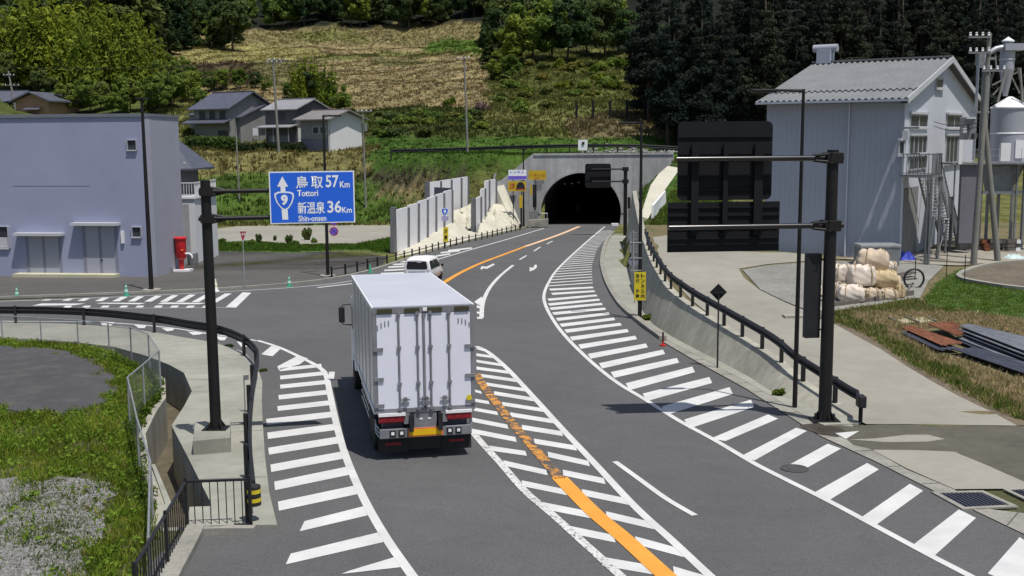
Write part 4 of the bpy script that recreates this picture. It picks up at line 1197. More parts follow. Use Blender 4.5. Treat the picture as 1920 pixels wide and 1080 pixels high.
for uc, wd in ((1301,5.5),(1358,3.0),(1419.5,6)):
    a = q2(uc-wd, 268); c = q2(uc+wd, 440)
    OO = Vector((a.x, a.y, c.z)); plate([(0,0),((c-a).dot(ex2),0),((c-a).dot(ex2),a.z-c.z),(0,a.z-c.z)], OO, ex2, EZ, 0.09, M['signback'], gs, 'upright', 0.042)
O3, w3, h3 = rect2(1510, 475, 1533.5, 632)
O3 = O3 + nr2*0.15
bx = MB().prism([O3, O3+ex2*w3, O3+ex2*w3-nr2*0.22, O3-nr2*0.22], EZ*h3).build('display_box', M['black'], gs, bevel=0.02)
for f in (0.10, 0.5, 0.93):
    z = O3.z + h3*f; MB().tube([Vector((O3.x, O3.y, z))+ex2*w3*0.8-nr2*.08, Vector((pb.x, pb.y, z))], 0.025, 6).build('bracket', M['brown_black'], gs)

# ------------------------------------------------------------------ tunnel gantry
pb = gp(1172, 442); pb = Vector((pb.x, pb.y, base(pb.y)))
Yg = pb.y
tg = thing('gantry_sign', 'black pole with a sign panel seen from the back in front of the tunnel mouth', 'road sign', pb)
MB().tube([pb, Vector((pb.x, pb.y, ztop(pb, 314)))], 0.19, 12).build('pole', M['brown_black'], tg, True)
for vv in (317, 340):
    a, c = at(1176, vv, Yg), at(1110, vv, Yg); c.z = a.z
    ar = MB().tube([a, c], 0.075, 8).build('arm', M['brown_black'], tg, True)
    MB().box(Vector((pb.x,pb.y,a.z)), (0.6,0.5,0.4)).build('clamp', M['brown_black'], ar)
a, c = at(1097, 307, Yg+0.3), at(1145.5, 352, Yg+0.3)
OO = Vector((a.x, a.y, c.z))
plate(rrect(0,0,c.x-a.x,a.z-c.z,0.25), OO, Vector((1,0,0)), EZ, -0.06, M['signback'], tg, 'panel')
for f in (0.3,0.75): plate([(0,(a.z-c.z)*f),(c.x-a.x,(a.z-c.z)*f),(c.x-a.x,(a.z-c.z)*f+.08),(0,(a.z-c.z)*f+.08)], OO, Vector((1,0,0)), EZ, 0.05, M['signback'], tg, 'stiffener')
# thin pole with a dark board right of the mouth
def simple_pole(name, label, cat, u, vb, vt, r, m, group=None, f=None, dz=0.0):
    p = gp(u, vb) if f is None else hit(u, vb, f, 20, 300, 0.4)
    if f is None: p = Vector((p.x, p.y, base(p.y)+dz))
    t = thing(name, label, cat, p, group)
    z = ztop(p, vt)
    MB().tube([p, Vector((p.x, p.y, z))], [r, r*0.85], 10).build('pole', m, t, True)
    return t, p, z
t, p, z = simple_pole('signal_post', 'slim dark post with a narrow black board right of the tunnel mouth', 'post', 1179, 438, 370, 0.05, M['black'])
MB().prism([at(1177,391,p.y-.1), at(1182,391,p.y-.1), at(1182,369.5,p.y-.1), at(1177,369.5,p.y-.1)], (0,0.15,0)).build('board', M['black'], t)

# ------------------------------------------------------------------ lamp posts
def lamp_post(u, vb, vt, label, arm=0, f=None, r=0.085, base_c=False):
    p = gp(u, vb) if f is None else hit(u, vb, f, 20, 200, 0.4)
    if f is None: p = Vector((p.x, p.y, base(p.y)))
    t = thing('lamp_post', label, 'lamp post', p)
    z = ztop(p, vt)
    MB().tube([p, Vector((p.x,p.y,lerp(p.z,z,.4))), Vector((p.x,p.y,z))], [r, r*0.85, r*0.6], 12).build('pole', M['brown_black'], t, True)
    if arm:
        e = Vector((p.x+arm, p.y+0.15, z-0.02))
        MB().tube([Vector((p.x,p.y,z-.05)), e], [r*.6, r*.45], 8).build('arm', M['brown_black'], t, True)
        MB().box(e+Vector((math.copysign(.3,arm),0,-.02)), (0.75,0.26,0.11)).build('lamp_head', M['brown_black'], t, bevel=0.03)
    else:
        MB().box(Vector((p.x,p.y,z+.04)), (0.75,0.3,0.10)).build('lamp_head', M['brown_black'], t, bevel=0.03)
    if base_c: MB().lathe([(0.55,0.0),(0.55,0.09),(0.0001,0.09)], p, 16).build('footing', M['kerb'], t)
    return t, p, z
lamp_post(284, 545, 186, 'black lamp post in front of the plain left building', 0, None, 0.14, True)
lp2, p2_, z2 = lamp_post(615, 518, 216, 'black lamp post standing behind the blue direction sign', 0.45, None, 0.12, True)
lp3, p3_, z3 = lamp_post(1199.5, 598, 229, 'black lamp post carrying a yellow notice on the right verge', -0.35, None, 0.10)
lp4, p4_, z4 = lamp_post(1490, 765, 167, 'tall thin black lamp post left of the big gantry pole', -0.8, None, 0.075)
lamp_post(982, 424, 280, 'distant black lamp post beside the yellow tunnel signs', 0, None, 0.11)

# ------------------------------------------------------------------ small signs
# yellow notice on the right lamp post
def notice(parent_label, quad, Y, lines, m, cols=2, top='signyellow'):
    pass
a, c = at(1189.5, 510, p3_.y-0.13), at(1210.5, 563, p3_.y-0.13)
OO = Vector((a.x, a.y, c.z)); w, h = c.x-a.x, a.z-c.z
X1 = Vector((1,0,0))
nt_ = plate([(0,0),(w,0),(w,h),(0,h)], OO, X1, EZ, 0.02, M['signyellow'], lp3, 'notice_board')
for s in (0.0, w-0.03): plate([(s,-0.12),(s+.03,-0.12),(s+.03,h),(s,h)], OO, X1, EZ, -0.03, M['black'], nt_, 'side_rail')
def vert_text(s, O, x0, x1, z0, z1, m, parent, off=0.025):
    n = len(s); hh = (z1-z0)/n
    for i, ch in enumerate(s):
        if ch == ' ': continue
        text_on(ch, O, X1, EZ, (x0, z1-hh*(i+1)+hh*0.08, x1, z1-hh*i-hh*0.08), m, parent, bold=0.03, off=off)
vert_text('トンネル内', OO, w*.56, w*.9, h*.06, h*.95, M['black'], nt_)
vert_text('走行 注意', OO, w*.12, w*.44, h*.06, h*.95, M['black'], nt_)
# diamond sign seen from behind
t, p, z = simple_pole('warning_sign', 'black back of a diamond warning sign on a thin post', 'road sign', 1345, 690, 552, 0.033, M['black'], dz=0.02)
cD = at(1347, 548, p.y+0.06); rD = 0.31*1.0
plate([(0,-rD),(rD,0),(0,rD),(-rD,0)], cD, X1, EZ, -0.02, M['signback'], t, 'sign_plate')
MB().box(cD-Vector((0,0.04,0)), (0.3,0.03,0.05)).build('bracket', M['black'], t)
# stop sign
t, p, z = simple_pole('stop_sign', 'red inverted triangle stop sign on a grey post', 'road sign', 459, 541, 434, 0.035, M['galv'])
Yq = p.y-0.06
def tri_px(pts, th, m, name, par, yo): 
    q = [at(u, v, Yq-yo) for u, v in pts]; return MB().prism(q, (0,th,0)).build(name, m, par)
tri_px([(447.5,433),(463,433),(455.5,455)], 0.02, M['signwhite'], 'sign_plate', t, 0.0)
sp = tri_px([(448.6,433.7),(461.9,433.7),(455.5,453)], 0.006, M['signred'], 'red_face', t, 0.008)
A_ = at(449.5, 441.5, Yq-0.012); B_ = at(461, 436, Yq-0.012)
text_on('止まれ', Vector((A_.x, A_.y, A_.z)), X1, EZ, (0,0,B_.x-A_.x,B_.z-A_.z), M['signwhite'], t, bold=0.02, off=0.003)
# round no-parking signs on the lamp post behind the blue sign
def disc(u, v, Y, r, parent, faces):
    c = at(u, v, Y)
    pts = [(math.cos(a)*r, math.sin(a)*r) for a in np.linspace(0, 2*math.pi, 25)[:-1]]
    pl = plate(pts, c, X1, EZ, 0.02, M[faces[0]], parent, 'round_sign')
    plate([(x*0.8, y*0.8) for x, y in pts], c, X1, EZ, 0.004, M[faces[1]], pl, 'sign_face', 0.02)
    return pl, c
for vv in (434, 415):
    pl, c = disc(626, vv, p2_.y-0.1, 0.29, lp2, ('signred', 'signpurple'))
    q = [c+Vector((math.cos(a)*.25, -0.03, math.sin(a)*.25)) for a in (math.radians(130), math.radians(140), math.radians(-40), math.radians(-50))]
    MB().prism(q, (0,0.004,0)).build('red_bar', M['signred'], pl)
    MB().tube([c+Vector((-.3,0.05,0)), Vector((p2_.x, p2_.y, c.z))], 0.025, 6).build('bracket', M['galv'], lp2)
# route number sign and yellow notice
t, p, z = simple_pole('route_sign', 'blue route nine shield above a small plate and yellow notice', 'road sign', 835.5, 466, 393, 0.045, M['galv'])
Yq = p.y - 0.08
sh = [(827,392.5),(831,390),(834,390.8),(837,390),(841,392.5),(840.3,397),(838,402),(834,405),(830,402),(827.7,397)]
pl = MB().prism([at(u, v, Yq) for u, v in sh], (0,0.025,0)).build('shield', M['signwhite'], t)
cxx = (834, 396.5)
MB().prism([at(cxx[0]+(u-cxx[0])*.86, cxx[1]+(v-cxx[1])*.86, Yq-0.006) for u, v in sh], (0,0.004,0)).build('shield_face', M['signblue'], pl)
A_, B_ = at(831.5, 401, Yq-.008), at(836.5, 393, Yq-.008)
text_on('9', A_, X1, EZ, (0,0,B_.x-A_.x,B_.z-A_.z), M['signwhite'], pl, bold=0.04, off=0.004)
MB().prism([at(u, v, Yq) for u, v in ((828,405.5),(840.5,405.5),(840.5,413.5),(828,413.5))], (0,0.02,0)).build('sub_plate', mat('lilac_plate', (0.38,0.36,0.58), 0.5), t)
yp = MB().prism([at(u, v, Yq) for u, v in ((831,426),(840.5,425.5),(840.5,453),(831,453.5))], (0,0.03,0)).build('notice_board', M['signyellow'], t)
A_, B_ = at(833, 451.5, Yq-.005), at(838.5, 428, Yq-.005)
vert_text('注意', A_, 0, B_.x-A_.x, 0, B_.z-A_.z, M['black'], yp, 0.004)
# sign group left of the tunnel
def board(name, label, u0, v0, u1, v1, Y, m, post=None):
    q = [at(u0,v1,Y), at(u1,v1,Y), at(u1,v0,Y), at(u0,v0,Y)]
    c = Vector(((q[0].x+q[1].x)/2, Y, base(Y)))
    t = thing(name, label, 'road sign', c)
    pl = MB().prism(q, (0,0.06,0)).build('board', M[m], t)
    if post:
        for pu, pvb in post:
            x = at(pu, v1, Y).x
            MB().tube([(x, Y+.12, at(pu, pvb, Y).z), (x, Y+.12, q[2].z)], 0.06, 6).build('post', M['brown_black'], t)
    return t, pl, q
Yt = 126.5
t, pl, q = board('tunnel_sign', 'white and violet sign board left of the tunnel mouth', 953.5, 318.5, 987, 337, Yt, 'signwhite', [(962,426),(978,426)])
MB().prism([at(953.5,336.5,Yt-.01), at(987,336,Yt-.01), at(987,329.7,Yt-.01), at(953.5,330,Yt-.01)], (0,0.008,0)).build('violet_band', M['signpurple'], pl)
A_, B_ = at(957, 325.5, Yt-.01), at(983, 320, Yt-.01); text_on('トンネル', A_, X1, EZ, (0,0,B_.x-A_.x,B_.z-A_.z), M['signblue'], pl, bold=.01)
t, pl, q = board('tunnel_sign', 'amber board with a small tunnel pictogram under the violet sign', 952.5, 340, 986, 358.5, Yt, 'signamber')
ar_ = [at(968,355,Yt-.02)] + [at(976-8*math.cos(a), 352-11*math.sin(a), Yt-.02) for a in np.linspace(0, math.pi, 9)] + [at(984,355,Yt-.02)]
MB().prism(ar_, (0,0.01,0)).build('pictogram', M['black'], pl)
MB().prism([at(967,355.5,Yt-.02), at(985,355.5,Yt-.02), at(985,353.8,Yt-.02), at(967,353.8,Yt-.02)], (0,-0.01,0)).build('red_line', M['signred'], pl)
A_, B_ = at(955, 354, Yt-.01), at(965, 343, Yt-.01); text_on('注意', A_, X1, EZ, (0,0,B_.x-A_.x,B_.z-A_.z), M['signred'], pl, bold=.01)
t, pl, q = board('tunnel_sign', 'amber text board nearest to the tunnel arch', 991, 319.5, 1024, 337, 129.5, 'signamber', [(1003,345),(1018,345)])
for z0, z1, s in ((331.5,325.5,'トンネル 入口'),(336,333,'点灯')):
    A_, B_ = at(993 if z0 < 333 else 1001, z0, 129.49), at(1022 if z0 < 333 else 1014, z1, 129.49); text_on(s, A_, X1, EZ, (0,0,B_.x-A_.x,B_.z-A_.z), M['signred'], pl, bold=.01)
cab = thing('tunnel_equipment', 'dark vertical display and grey cabinet left of the tunnel arch', 'equipment', Vector((at(1002,420,130.5).x, 130.5, base(130.5))))
MB().prism([at(999,389,130.5), at(1006,389,130.5), at(1006,346,130.5), at(999,346,130.5)], (0,0.3,0)).build('display', M['black'], cab)
MB().prism([at(994,366,130.6), at(998,366,130.6), at(998,347,130.6), at(994,347,130.6)], (0,0.1,0)).build('yellow_strip', M['signamber'], cab)
MB().prism([at(1005,358,131), at(1016,358,131), at(1016,338,131), at(1001,338,131)], (0,0.2,0)).build('grey_box', M['steel'], cab)
MB().prism([at(993,410,130), at(1008,410,130), at(1008,395,130), at(993,396,130)], (0,0.8,0)).build('cabinet', M['steel'], cab)
MB().tube([at(1003,395,130.7), at(1003,388,130.7)], 0.1, 8).build('post', M['black'], cab)
t, pl, q = board('tunnel_sign', 'narrow yellow vertical board on a thin post beside the far lamp post', 973.5, 366, 979.5, 390, 124.5, 'signamber', [(976.5,428)])
bl = thing('concrete_block', 'pale slatted concrete block at the left foot of the tunnel mouth', 'block', Vector((at(1008,424,128).x,128,base(128))))
MB().prism([at(991,427,128), at(1028,423.5,128.5), at(1028,410.5,128.5), at(991,413.5,128)], (0,0.9,0)).build('block', M['kerb'], bl)
for vv in (416.5, 419.5, 422.5): MB().prism([at(996,vv+1.2,127.97), at(1024,vv-.3,128.47), at(1024,vv-1.3,128.47), at(996,vv+0.2,127.97)], (0,0.02,0)).build('slat', M['wallc'], bl)
for uu in (1014, 1020, 1026): MB().tube([at(uu,411,128.9), at(uu,399,128.9)], 0.045, 6).build('rail_post', M['galv'], bl)
MB().tube([at(1013,400,128.9), at(1027,400,128.9)], 0.04, 6).build('rail', M['galv'], bl)
tag(MB().prism([at(1147,423.5,131), at(1160,423.5,131), at(1160,419.5,131), at(1147,419.5,131)], (0,0.8,0)).build('white_kerb_block', M['white']), 'small white block at the right foot of the tunnel mouth', 'block')
# mirror / sign backs left of the yellow notice post
Yc = p3_.y-0.05
c = at(1187.5, 490, Yc)
rp = plate([(math.cos(a)*.24, math.sin(a)*.24) for a in np.linspace(0, 2*math.pi, 25)[:-1]], c, X1, EZ, 0.02, mat('disc_back', (0.20,0.20,0.24), 0.5, 0.1), lp3, 'round_sign')
MB().tube([at(1187.5,512,Yc-.04), at(1187.5,431,Yc-.04)], 0.035, 6).build('sign_stem', M['galv'], lp3)
for v0, v1, u0, u1 in ((435,455,1180,1187),(458,474,1180,1187)):
    MB().prism([at(u0,v1,Yc-.02), at(u1,v1,Yc-.02), at(u1,v0,Yc-.02), at(u0,v0,Yc-.02)], (0,0.02,0)).build('sign_plate', M['steel'], lp3)
for vv in (436, 442, 448, 460, 466, 472): MB().prism([at(1189,vv+1.5,Yc-.02), at(1196,vv+1.5,Yc-.02), at(1196,vv-1.5,Yc-.02), at(1189,vv-1.5,Yc-.02)], (0,0.02,0)).build('sign_slat', M['steel'], lp3)
for vv in (455, 484, 507): MB().tube([at(1182,vv,Yc-.03), at(1203,vv,Yc-.03)], 0.022, 6).build('cross_bar', M['steel'], lp3)
# delineators
t, p, z = simple_pole('delineator', 'little grey plate on a thin post behind the left guardrail', 'marker post', 460, 778, 708, 0.018, M['steel'], dz=0.1)
MB().prism([at(456,713,p.y-.03), at(466,712,p.y-.03), at(466,703,p.y-.03), at(456,704,p.y-.03)], (0,0.02,0)).build('plate', M['steel'], t)
p = gp(1243, 648, 0.02); dl = thing('delineator', 'small red and black rubber lane post at the end of the right kerb', 'marker post', p)
MB().lathe([(0.13,0.0),(0.13,0.03),(0.05,0.05),(0.045,0.18),(0.0001,0.18)], p, 12).build('base', M['red'], dl, True)
MB().tube([p+EZ*0.18, p+EZ*0.55], 0.04, 8).build('post', mat('post_dark', (0.07,0.03,0.03), .6), dl)
# ------------------------------------------------------------------ cones
def cone(u, vb, h, label, m1, m2):
    p = gp(u, vb); p = Vector((p.x, p.y, base(p.y)+0.004))
    t = thing('traffic_cone', label, 'traffic cone', p, 'cones along the side road kerb')
    MB().box(p+EZ*0.03, (0.36,0.36,0.05)).build('base', m1, t, bevel=0.01)
    prof = [(0.14,0.055),(0.105,h*.36)]; MB().lathe(prof, p, 14).build('body', m1, t, True)
    MB().lathe([(0.106,h*.36),(0.088,h*.55)], p, 14).build('band', m2, t, True)
    MB().lathe([(0.087,h*.55),(0.06,h*.74)], p, 14).build('body', m1, t, True)
    MB().lathe([(0.061,h*.74),(0.045,h*.86)], p, 14).build('band', m2, t, True)
    MB().lathe([(0.045,h*.86),(0.03,h),(0.0001,h)], p, 14).build('tip', m1, t, True)
pgn = mat('cone_band', (0.5,0.62,0.58), .5)
cone(32, 558.5, 0.62, 'faded green cone at the far left end of the kerb', M['conegreen'], pgn)
cone(237, 556, 0.75, 'green and white cone in front of the left building', M['conegreen'], pgn)
cone(405, 547, 0.75, 'white and yellow cone right behind the sign pole', M['signwhite'], mat('cone_cream', (0.6,0.55,0.3), .5))
cone(542.5, 538.5, 0.72, 'green and white cone below the blue sign', M['conegreen'], pgn)
cone(694, 512, 0.62, 'green cone by the road fence just left of the white van', M['conegreen'], M['conegreen'])
# ------------------------------------------------------------------ lorry (built along +Y from its rear, then set on the road)
rb = gp(799, 861); rb = Vector((rb.x, rb.y, base(rb.y)+0.006))
tk = thing('box_truck', 'white box lorry seen from behind driving to the tunnel', 'truck', (0,0,0))
HW = 1.255; ZB, ZT = 1.22, 3.84; LB_ = 8.3
def tb(name, m, parent=tk, **k): return lambda b: b.build(name, m, parent, **k)
box_ = MB().box((0, LB_/2+0.06, (ZB+ZT)/2), (HW*2-0.04, LB_-0.06, ZT-ZB)).build('cargo_box', M['truckside'], tk, bevel=0.02)
MB().box((0, LB_/2, ZT+0.012), (HW*2-0.06, LB_-0.05, 0.02)).build('roof', mat('truck_roof', (0.47,0.485,0.55), 0.5, 0.06, 0.6), tk)
b = MB()
for s in (-1, 1):
    b.box((s*(HW-0.015), LB_/2, ZT-0.03), (0.05, LB_, 0.10))
    b.box((s*(HW-0.015), LB_/2, ZB+0.04), (0.05, LB_, 0.12))
b.build('edge_rail', M['white'], tk)
for s in (-1, 1):
    for k in range(1, 6): MB().box((s*(HW-0.012), LB_*k/6, (ZB+ZT)/2), (0.022, 0.03, ZT-ZB-0.2)).build('side_seam', M['truckside'], tk)
# rear frame and doors
b = MB()
b.box((0, 0.0, ZT-0.075), (HW*2, 0.12, 0.15)); b.box((0, 0.0, ZB+0.05), (HW*2, 0.12, 0.10))
for s in (-1, 1): b.box((s*(HW-0.045), 0.0, (ZB+ZT)/2), (0.09, 0.115, ZT-ZB))
b.build('rear_frame', M['truckgrey'], tk)
for s in (-1, 1):
    d = MB().box((s*0.59, -0.02, (ZB+ZT)/2-0.03), (1.135, 0.07, ZT-ZB-0.26)).build('rear_door', M['truckwhite'], tk, bevel=0.012)
    for x in (0.16, 0.62):
        xx = s*x - (0.0)
        r = MB().tube([(xx,-0.085,ZB+0.0), (xx,-0.085,ZT-0.10)], 0.024, 8).build('lock_rod', M['truckgrey'], d, True)
        for z in (ZT-.16, 2.85, 1.95, ZB+.1): MB().box((xx,-0.085,z), (0.10,0.06,0.07)).build('rod_guide', M['truckgrey'], d)
        MB().box((xx+0.13*s*(-1 if x<.3 else -1), -0.1, 1.55), (0.22,0.03,0.035)).build('door_handle', M['truckgrey'], d)
        MB().box((xx-0.13*s, -0.09, 1.50), (0.09,0.05,0.22)).build('handle_keeper', M['truckgrey'], d)
    for z in (2.82, 2.08, 1.42): MB().box((s*1.13, -0.07, z), (0.24,0.05,0.085)).build('hinge', M['truckgrey'], d)
    for k in range(4): MB().box((s*(0.86+0.09*k), -0.062, 3.46-0.012*k*k), (0.025,0.01,0.13)).build('stain_mark', M['truckgrey'], d)
MB().box((0, -0.075, (ZB+ZT)/2), (0.05, 0.05, ZT-ZB-0.3)).build('door_seal', M['truckgrey'], tk)
for x in (-0.95, -0.28, 0.28, 0.95): MB().box((x, -0.08, ZT-0.075), (0.36,0.03,0.10)).build('marker_panel', mat('olive_lens', (0.05,0.05,0.025), .4) if 'olive_lens' not in bpy.data.materials else bpy.data.materials['olive_lens'], tk)
MB().box((0.03, -0.09, ZT-0.06), (0.10,0.07,0.08)).build('marker_lamp', M['whitelens'], tk)
MB().lathe([(0.075,0),(0.075,0.03),(0.0001,0.03)], (0,0,0), 14)
b = MB(); b.tube([(1.10,-0.08,1.52),(1.10,-0.10,1.52)], 0.07, 14); b.build('yellow_roundel', M['signyellow'], tk)
# lower rear
for s in (-1, 1):
    MB().box((s*0.83, -0.02, 1.19), (0.66,0.2,0.07)).build('lamp_hood', M['white'], tk)
    l = MB().box((s*0.83, -0.04, 1.07), (0.64,0.10,0.16)).build('tail_lamp', M['redlens'], tk)
    for k in (-1, 0, 1): MB().box((s*0.83+k*0.2, -0.093, 1.07), (0.17,0.012,0.11)).build('lens', M['redlens'], l)
    MB().box((s*0.46, -0.03, 1.07), (0.15,0.12,0.26)).build('lamp_bracket', M['truckgrey'], tk)
    MB().box((s*0.80, 0.25, 0.92), (0.50,0.3,0.22)).build('tool_box', M['sheetdark'], tk)
    MB().box((s*0.80, 0.16, 0.38), (0.74,0.03,0.40)).build('mud_flap', M['rubber'], tk)
    MB().box((s*0.80, 0.135, 0.40), (0.40,0.015,0.07), 0.0).build('flap_mark', M['redlens'], tk)
    MB().box((s*0.36, 0.05, 0.97), (0.10,0.5,0.42)).build('chassis_rail', M['black'], tk)
    for k in (0, 1): 
        h = MB().box((s*(0.60+0.22*k)-0.0, -0.055, 0.70), (0.15,0.03,0.16)).build('lamp_housing', M['black'], tk)
        MB().box((s*(0.60+0.22*k), -0.075, 0.71), (0.075,0.02,0.075)).build('reverse_lamp', M['whitelens'], h)
MB().box((0.0, -0.01, 1.01), (0.56,0.06,0.40)).build('rear_plate', M['truckgrey'], tk)
for x in (-0.11, 0.10): MB().box((x, -0.045, 1.04), (0.08,0.012,0.035)).build('plate_lamp', M['whitelens'], tk)
MB().box((0, 0.0, 0.70), (2.28,0.10,0.25)).build('rear_bumper', M['truckgrey'], tk, bevel=0.02)
pl = MB().box((0.0, -0.06, 0.71), (0.86,0.02,0.21)).build('marker_plate', M['plateedge'], tk)
MB().box((0.0, -0.073, 0.71), (0.80,0.008,0.15)).build('plate_face', M['plate'], pl)
MB().box((0, 0.22, 0.40), (0.9,0.06,0.36)).build('under_guard', M['black'], tk)
MB().box((0, 0.9, 0.60), (1.0,0.1,0.5)).build('axle_guard', M['black'], tk)
b = MB()
for s in (-0.36, 0.36): b.box((s, 4.5, 0.86), (0.10,9.2,0.24))
b.build('chassis', M['black'], tk)
for s in (-1, 1):
    for z in (0.52, 0.72, 0.92): MB().tube([(s*1.18, 2.6, z), (s*1.18, 5.6, z)], 0.025, 6).build('side_guard', M['chrome'], tk)
    for z in (0.62, 0.72, 0.82): MB().tube([(s*1.14,-0.0, z), (s*1.2, 0.25, z+.05), (s*1.2, 0.55, z+0.12)], 0.018, 6).build('corner_guard', M['chrome'], tk)
wm = MB().lathe([(0.30,-0.14),(0.46,-0.14),(0.49,-0.10),(0.49,0.10),(0.46,0.14),(0.30,0.14)], (0,0,0), 24).mesh('wheel')
rm = MB().lathe([(0.0001,-0.06),(0.10,-0.13),(0.16,-0.05),(0.29,-0.12),(0.31,-0.12),(0.31,0.12),(0.0001,0.12)], (0,0,0), 20).mesh('rim')
wm.materials.append(M['rubber']); rm.materials.append(M['chrome'])
for s in (-1, 1):
    for y_ in (1.35, 2.2, 9.35):
        w = child('wheel', wm, tk, (s*1.06, y_, 0.49)); w.rotation_euler = (0, math.pi/2*(-1 if s < 0 else 1), 0)
        r = bpy.data.objects.new('rim', rm); col.objects.link(r); r.parent = w
        r.rotation_euler = (math.pi, 0, 0)
OFF_ = 0.65
b = MB(); pr = [(7.75,0.75),(7.75,3.0),(8.1,3.15),(9.35,3.0),(9.75,1.9),(9.8,0.55),(9.3,0.5),(9.25,1.0),(8.2,1.0),(8.15,0.7)]
cb = b.prism([(-1.2, y_+OFF_, z_) for y_, z_ in pr], (2.4,0,0)).build('cab', M['white'], tk, bevel=0.04)
for s in (-1, 1): MB().box((s*1.205, 9.60, 2.35), (0.02,0.8,0.7)).build('side_window', M['darkglass'], cb)
MB().bar((-1.1, 10.23, 2.55), (1.1, 10.23, 2.55), 0.02, 0.8, up=(0,0.33,1)).build('windscreen', M['darkglass'], cb)
MB().box((0, 8.65, 3.28), (2.0,0.5,0.35)).build('air_deflector', M['white'], tk, bevel=0.05)
for s in (-1, 1):
    m_ = MB().box((s*1.50, 10.20, 2.35), (0.20,0.09,0.52)).build('mirror', M['black'], tk, bevel=0.03)
    MB().tube([(s*1.18,10.15,2.7),(s*1.45,10.20,2.68),(s*1.5,10.20,2.6)], 0.02, 6).build('mirror_arm', M['black'], m_)
    MB().tube([(s*1.18,10.15,2.0),(s*1.45,10.20,2.02),(s*1.5,10.20,2.1)], 0.02, 6).build('mirror_arm', M['black'], m_)
MB().box((0, 8.33, 2.2), (2.2,0.08,2.2)).build('bulkhead', M['truckgrey'], tk)
tk.location = rb
tk.rotation_euler = (-0.025*math.cos(0.2), 0, math.radians(11.5))

# ------------------------------------------------------------------ white van
c = gp(782, 534); c = Vector((c.x, c.y, base(c.y)+0.006))
vn = thing('white_van', 'small white van just ahead of the lorry, seen from behind', 'van', (0,0,0))
W2 = 0.83
# body as rings along Y: (y, half width low, half width belt, half width roof, z roof)
rings = []
secs = [(0.0, .78, .80, .66, 1.70, .34), (0.12, .82, .84, .68, 1.80, .30), (0.6, .83, .85, .70, 1.84, .28), (1.8, .83, .85, .71, 1.85, .28), (2.7, .83, .85, .70, 1.80, .28), (3.3, .82, .83, .62, 1.35, .28), (3.6, .82, .82, .60, 1.05, .28), (4.05, .80, .78, .55, .95, .3), (4.25, .70, .70, .5, .80, .4)]
V = []
for y_, a, bt, rf, zr, zb_ in secs:
    belt = min(1.0, zr*0.72)
    ring = [(-a*.9,zb_),(-a,zb_+.12),(-bt,belt*.75),(-bt*.985,belt),(-rf-.02,zr-.14),(-rf*.86,zr-.02),(0,zr+.02),(rf*.86,zr-.02),(rf+.02,zr-.14),(bt*.985,belt),(bt,belt*.75),(a,zb_+.12),(a*.9,zb_)]
    V += [Vector((x, y_, z)) for x, z in ring]
w = 13; ns = len(secs)
Fs = [(i*w+k, i*w+(k+1)%w, (i+1)*w+(k+1)%w, (i+1)*w+k) for i in range(ns-1) for k in range(w)] + [tuple(range(w)), tuple((ns-1)*w+k for k in range(w))[::-1]]
bd = MB().add(V, Fs).build('body', M['white'], vn, True)
MB().prism([(-.60,-.012,1.08),(.60,-.012,1.08),(.66,-.012,1.2),(.58,-.012,1.62),(-.58,-.012,1.62),(-.66,-.012,1.2)], (0,0.03,0)).build('rear_window', M['darkglass'], vn)
MB().box((0.15,-0.02,1.56), (0.25,0.012,0.03)).build('window_sticker', M['signwhite'], vn)
MB().prism([(-.52,-.015,.95),(.52,-.015,.95),(.42,-.015,.62),(.28,-.015,.5),(-.28,-.015,.5),(-.42,-.015,.62)], (0,0.03,0)).build('hatch_panel', mat('hatch_silver', (0.34,0.37,0.42), .4), vn)
MB().box((0,-.03,.72), (.34,.012,.17)).build('number_plate', M['signwhite'], vn)
for s in (-1, 1):
    MB().box((s*.72,0.0,.92), (.14,.06,.34)).build('tail_light', mat('tail_pale', (0.55,0.5,0.55), .3) if 'tail_pale' not in bpy.data.materials else bpy.data.materials['tail_pale'], vn, bevel=0.02)
    for y0, y1 in ((.25,1.15),(1.25,2.2),(2.28,2.95)):
        q = []
        for y_, z_, f in ((y0,1.08,0),(y1,1.08,0),(y1,1.62 if y1 < 2.5 else 1.3,1),(y0,1.64,1)):
            x = lerp(.845, .735 if y1<2.5 or y_<2.5 else .77, f); q.append((s*(x+0.004), y_, z_))
        MB().prism(q, (s*0.008,0,0)).build('side_window', M['darkglass'], vn)
    MB().box((s*.98, 2.95, 1.1), (.16,.1,.18)).build('mirror', M['black'], vn, bevel=0.02)
    MB().box((s*.85, 1.3, .75), (.012,.012,.85)).build('door_seam', M['steel'], vn)
MB().prism([(-.6,2.78,1.74),(.6,2.78,1.74),(.74,3.28,1.08),(-.74,3.28,1.08)], (0,0.04,0.03)).build('windscreen', M['darkglass'], vn)
MB().box((0,.02,.4), (1.5,.14,.22)).build('rear_bumper', M['white'], vn, bevel=0.04)
w3m = MB().lathe([(0.17,-0.09),(0.29,-0.09),(0.31,-0.06),(0.31,0.06),(0.29,0.09),(0.17,0.09)], (0,0,0), 20).mesh('wheel'); w3m.materials.append(M['rubber'])
r3m = MB().lathe([(0.0001,-0.07),(0.18,-0.085),(0.18,0.08),(0.0001,0.08)], (0,0,0), 16).mesh('rim'); r3m.materials.append(M['chrome'])
for s in (-1, 1):
    for y_ in (.75, 3.45):
        ww = child('wheel', w3m, vn, (s*.74, y_, .31)); ww.rotation_euler = (0, s*math.pi/2, 0)
        r = bpy.data.objects.new('rim', r3m); col.objects.link(r); r.parent = ww; r.rotation_euler = (math.pi,0,0)
vn.scale = (1,1,.88); vn.location = c; vn.rotation_euler = (-0.025, 0, math.radians(-8))

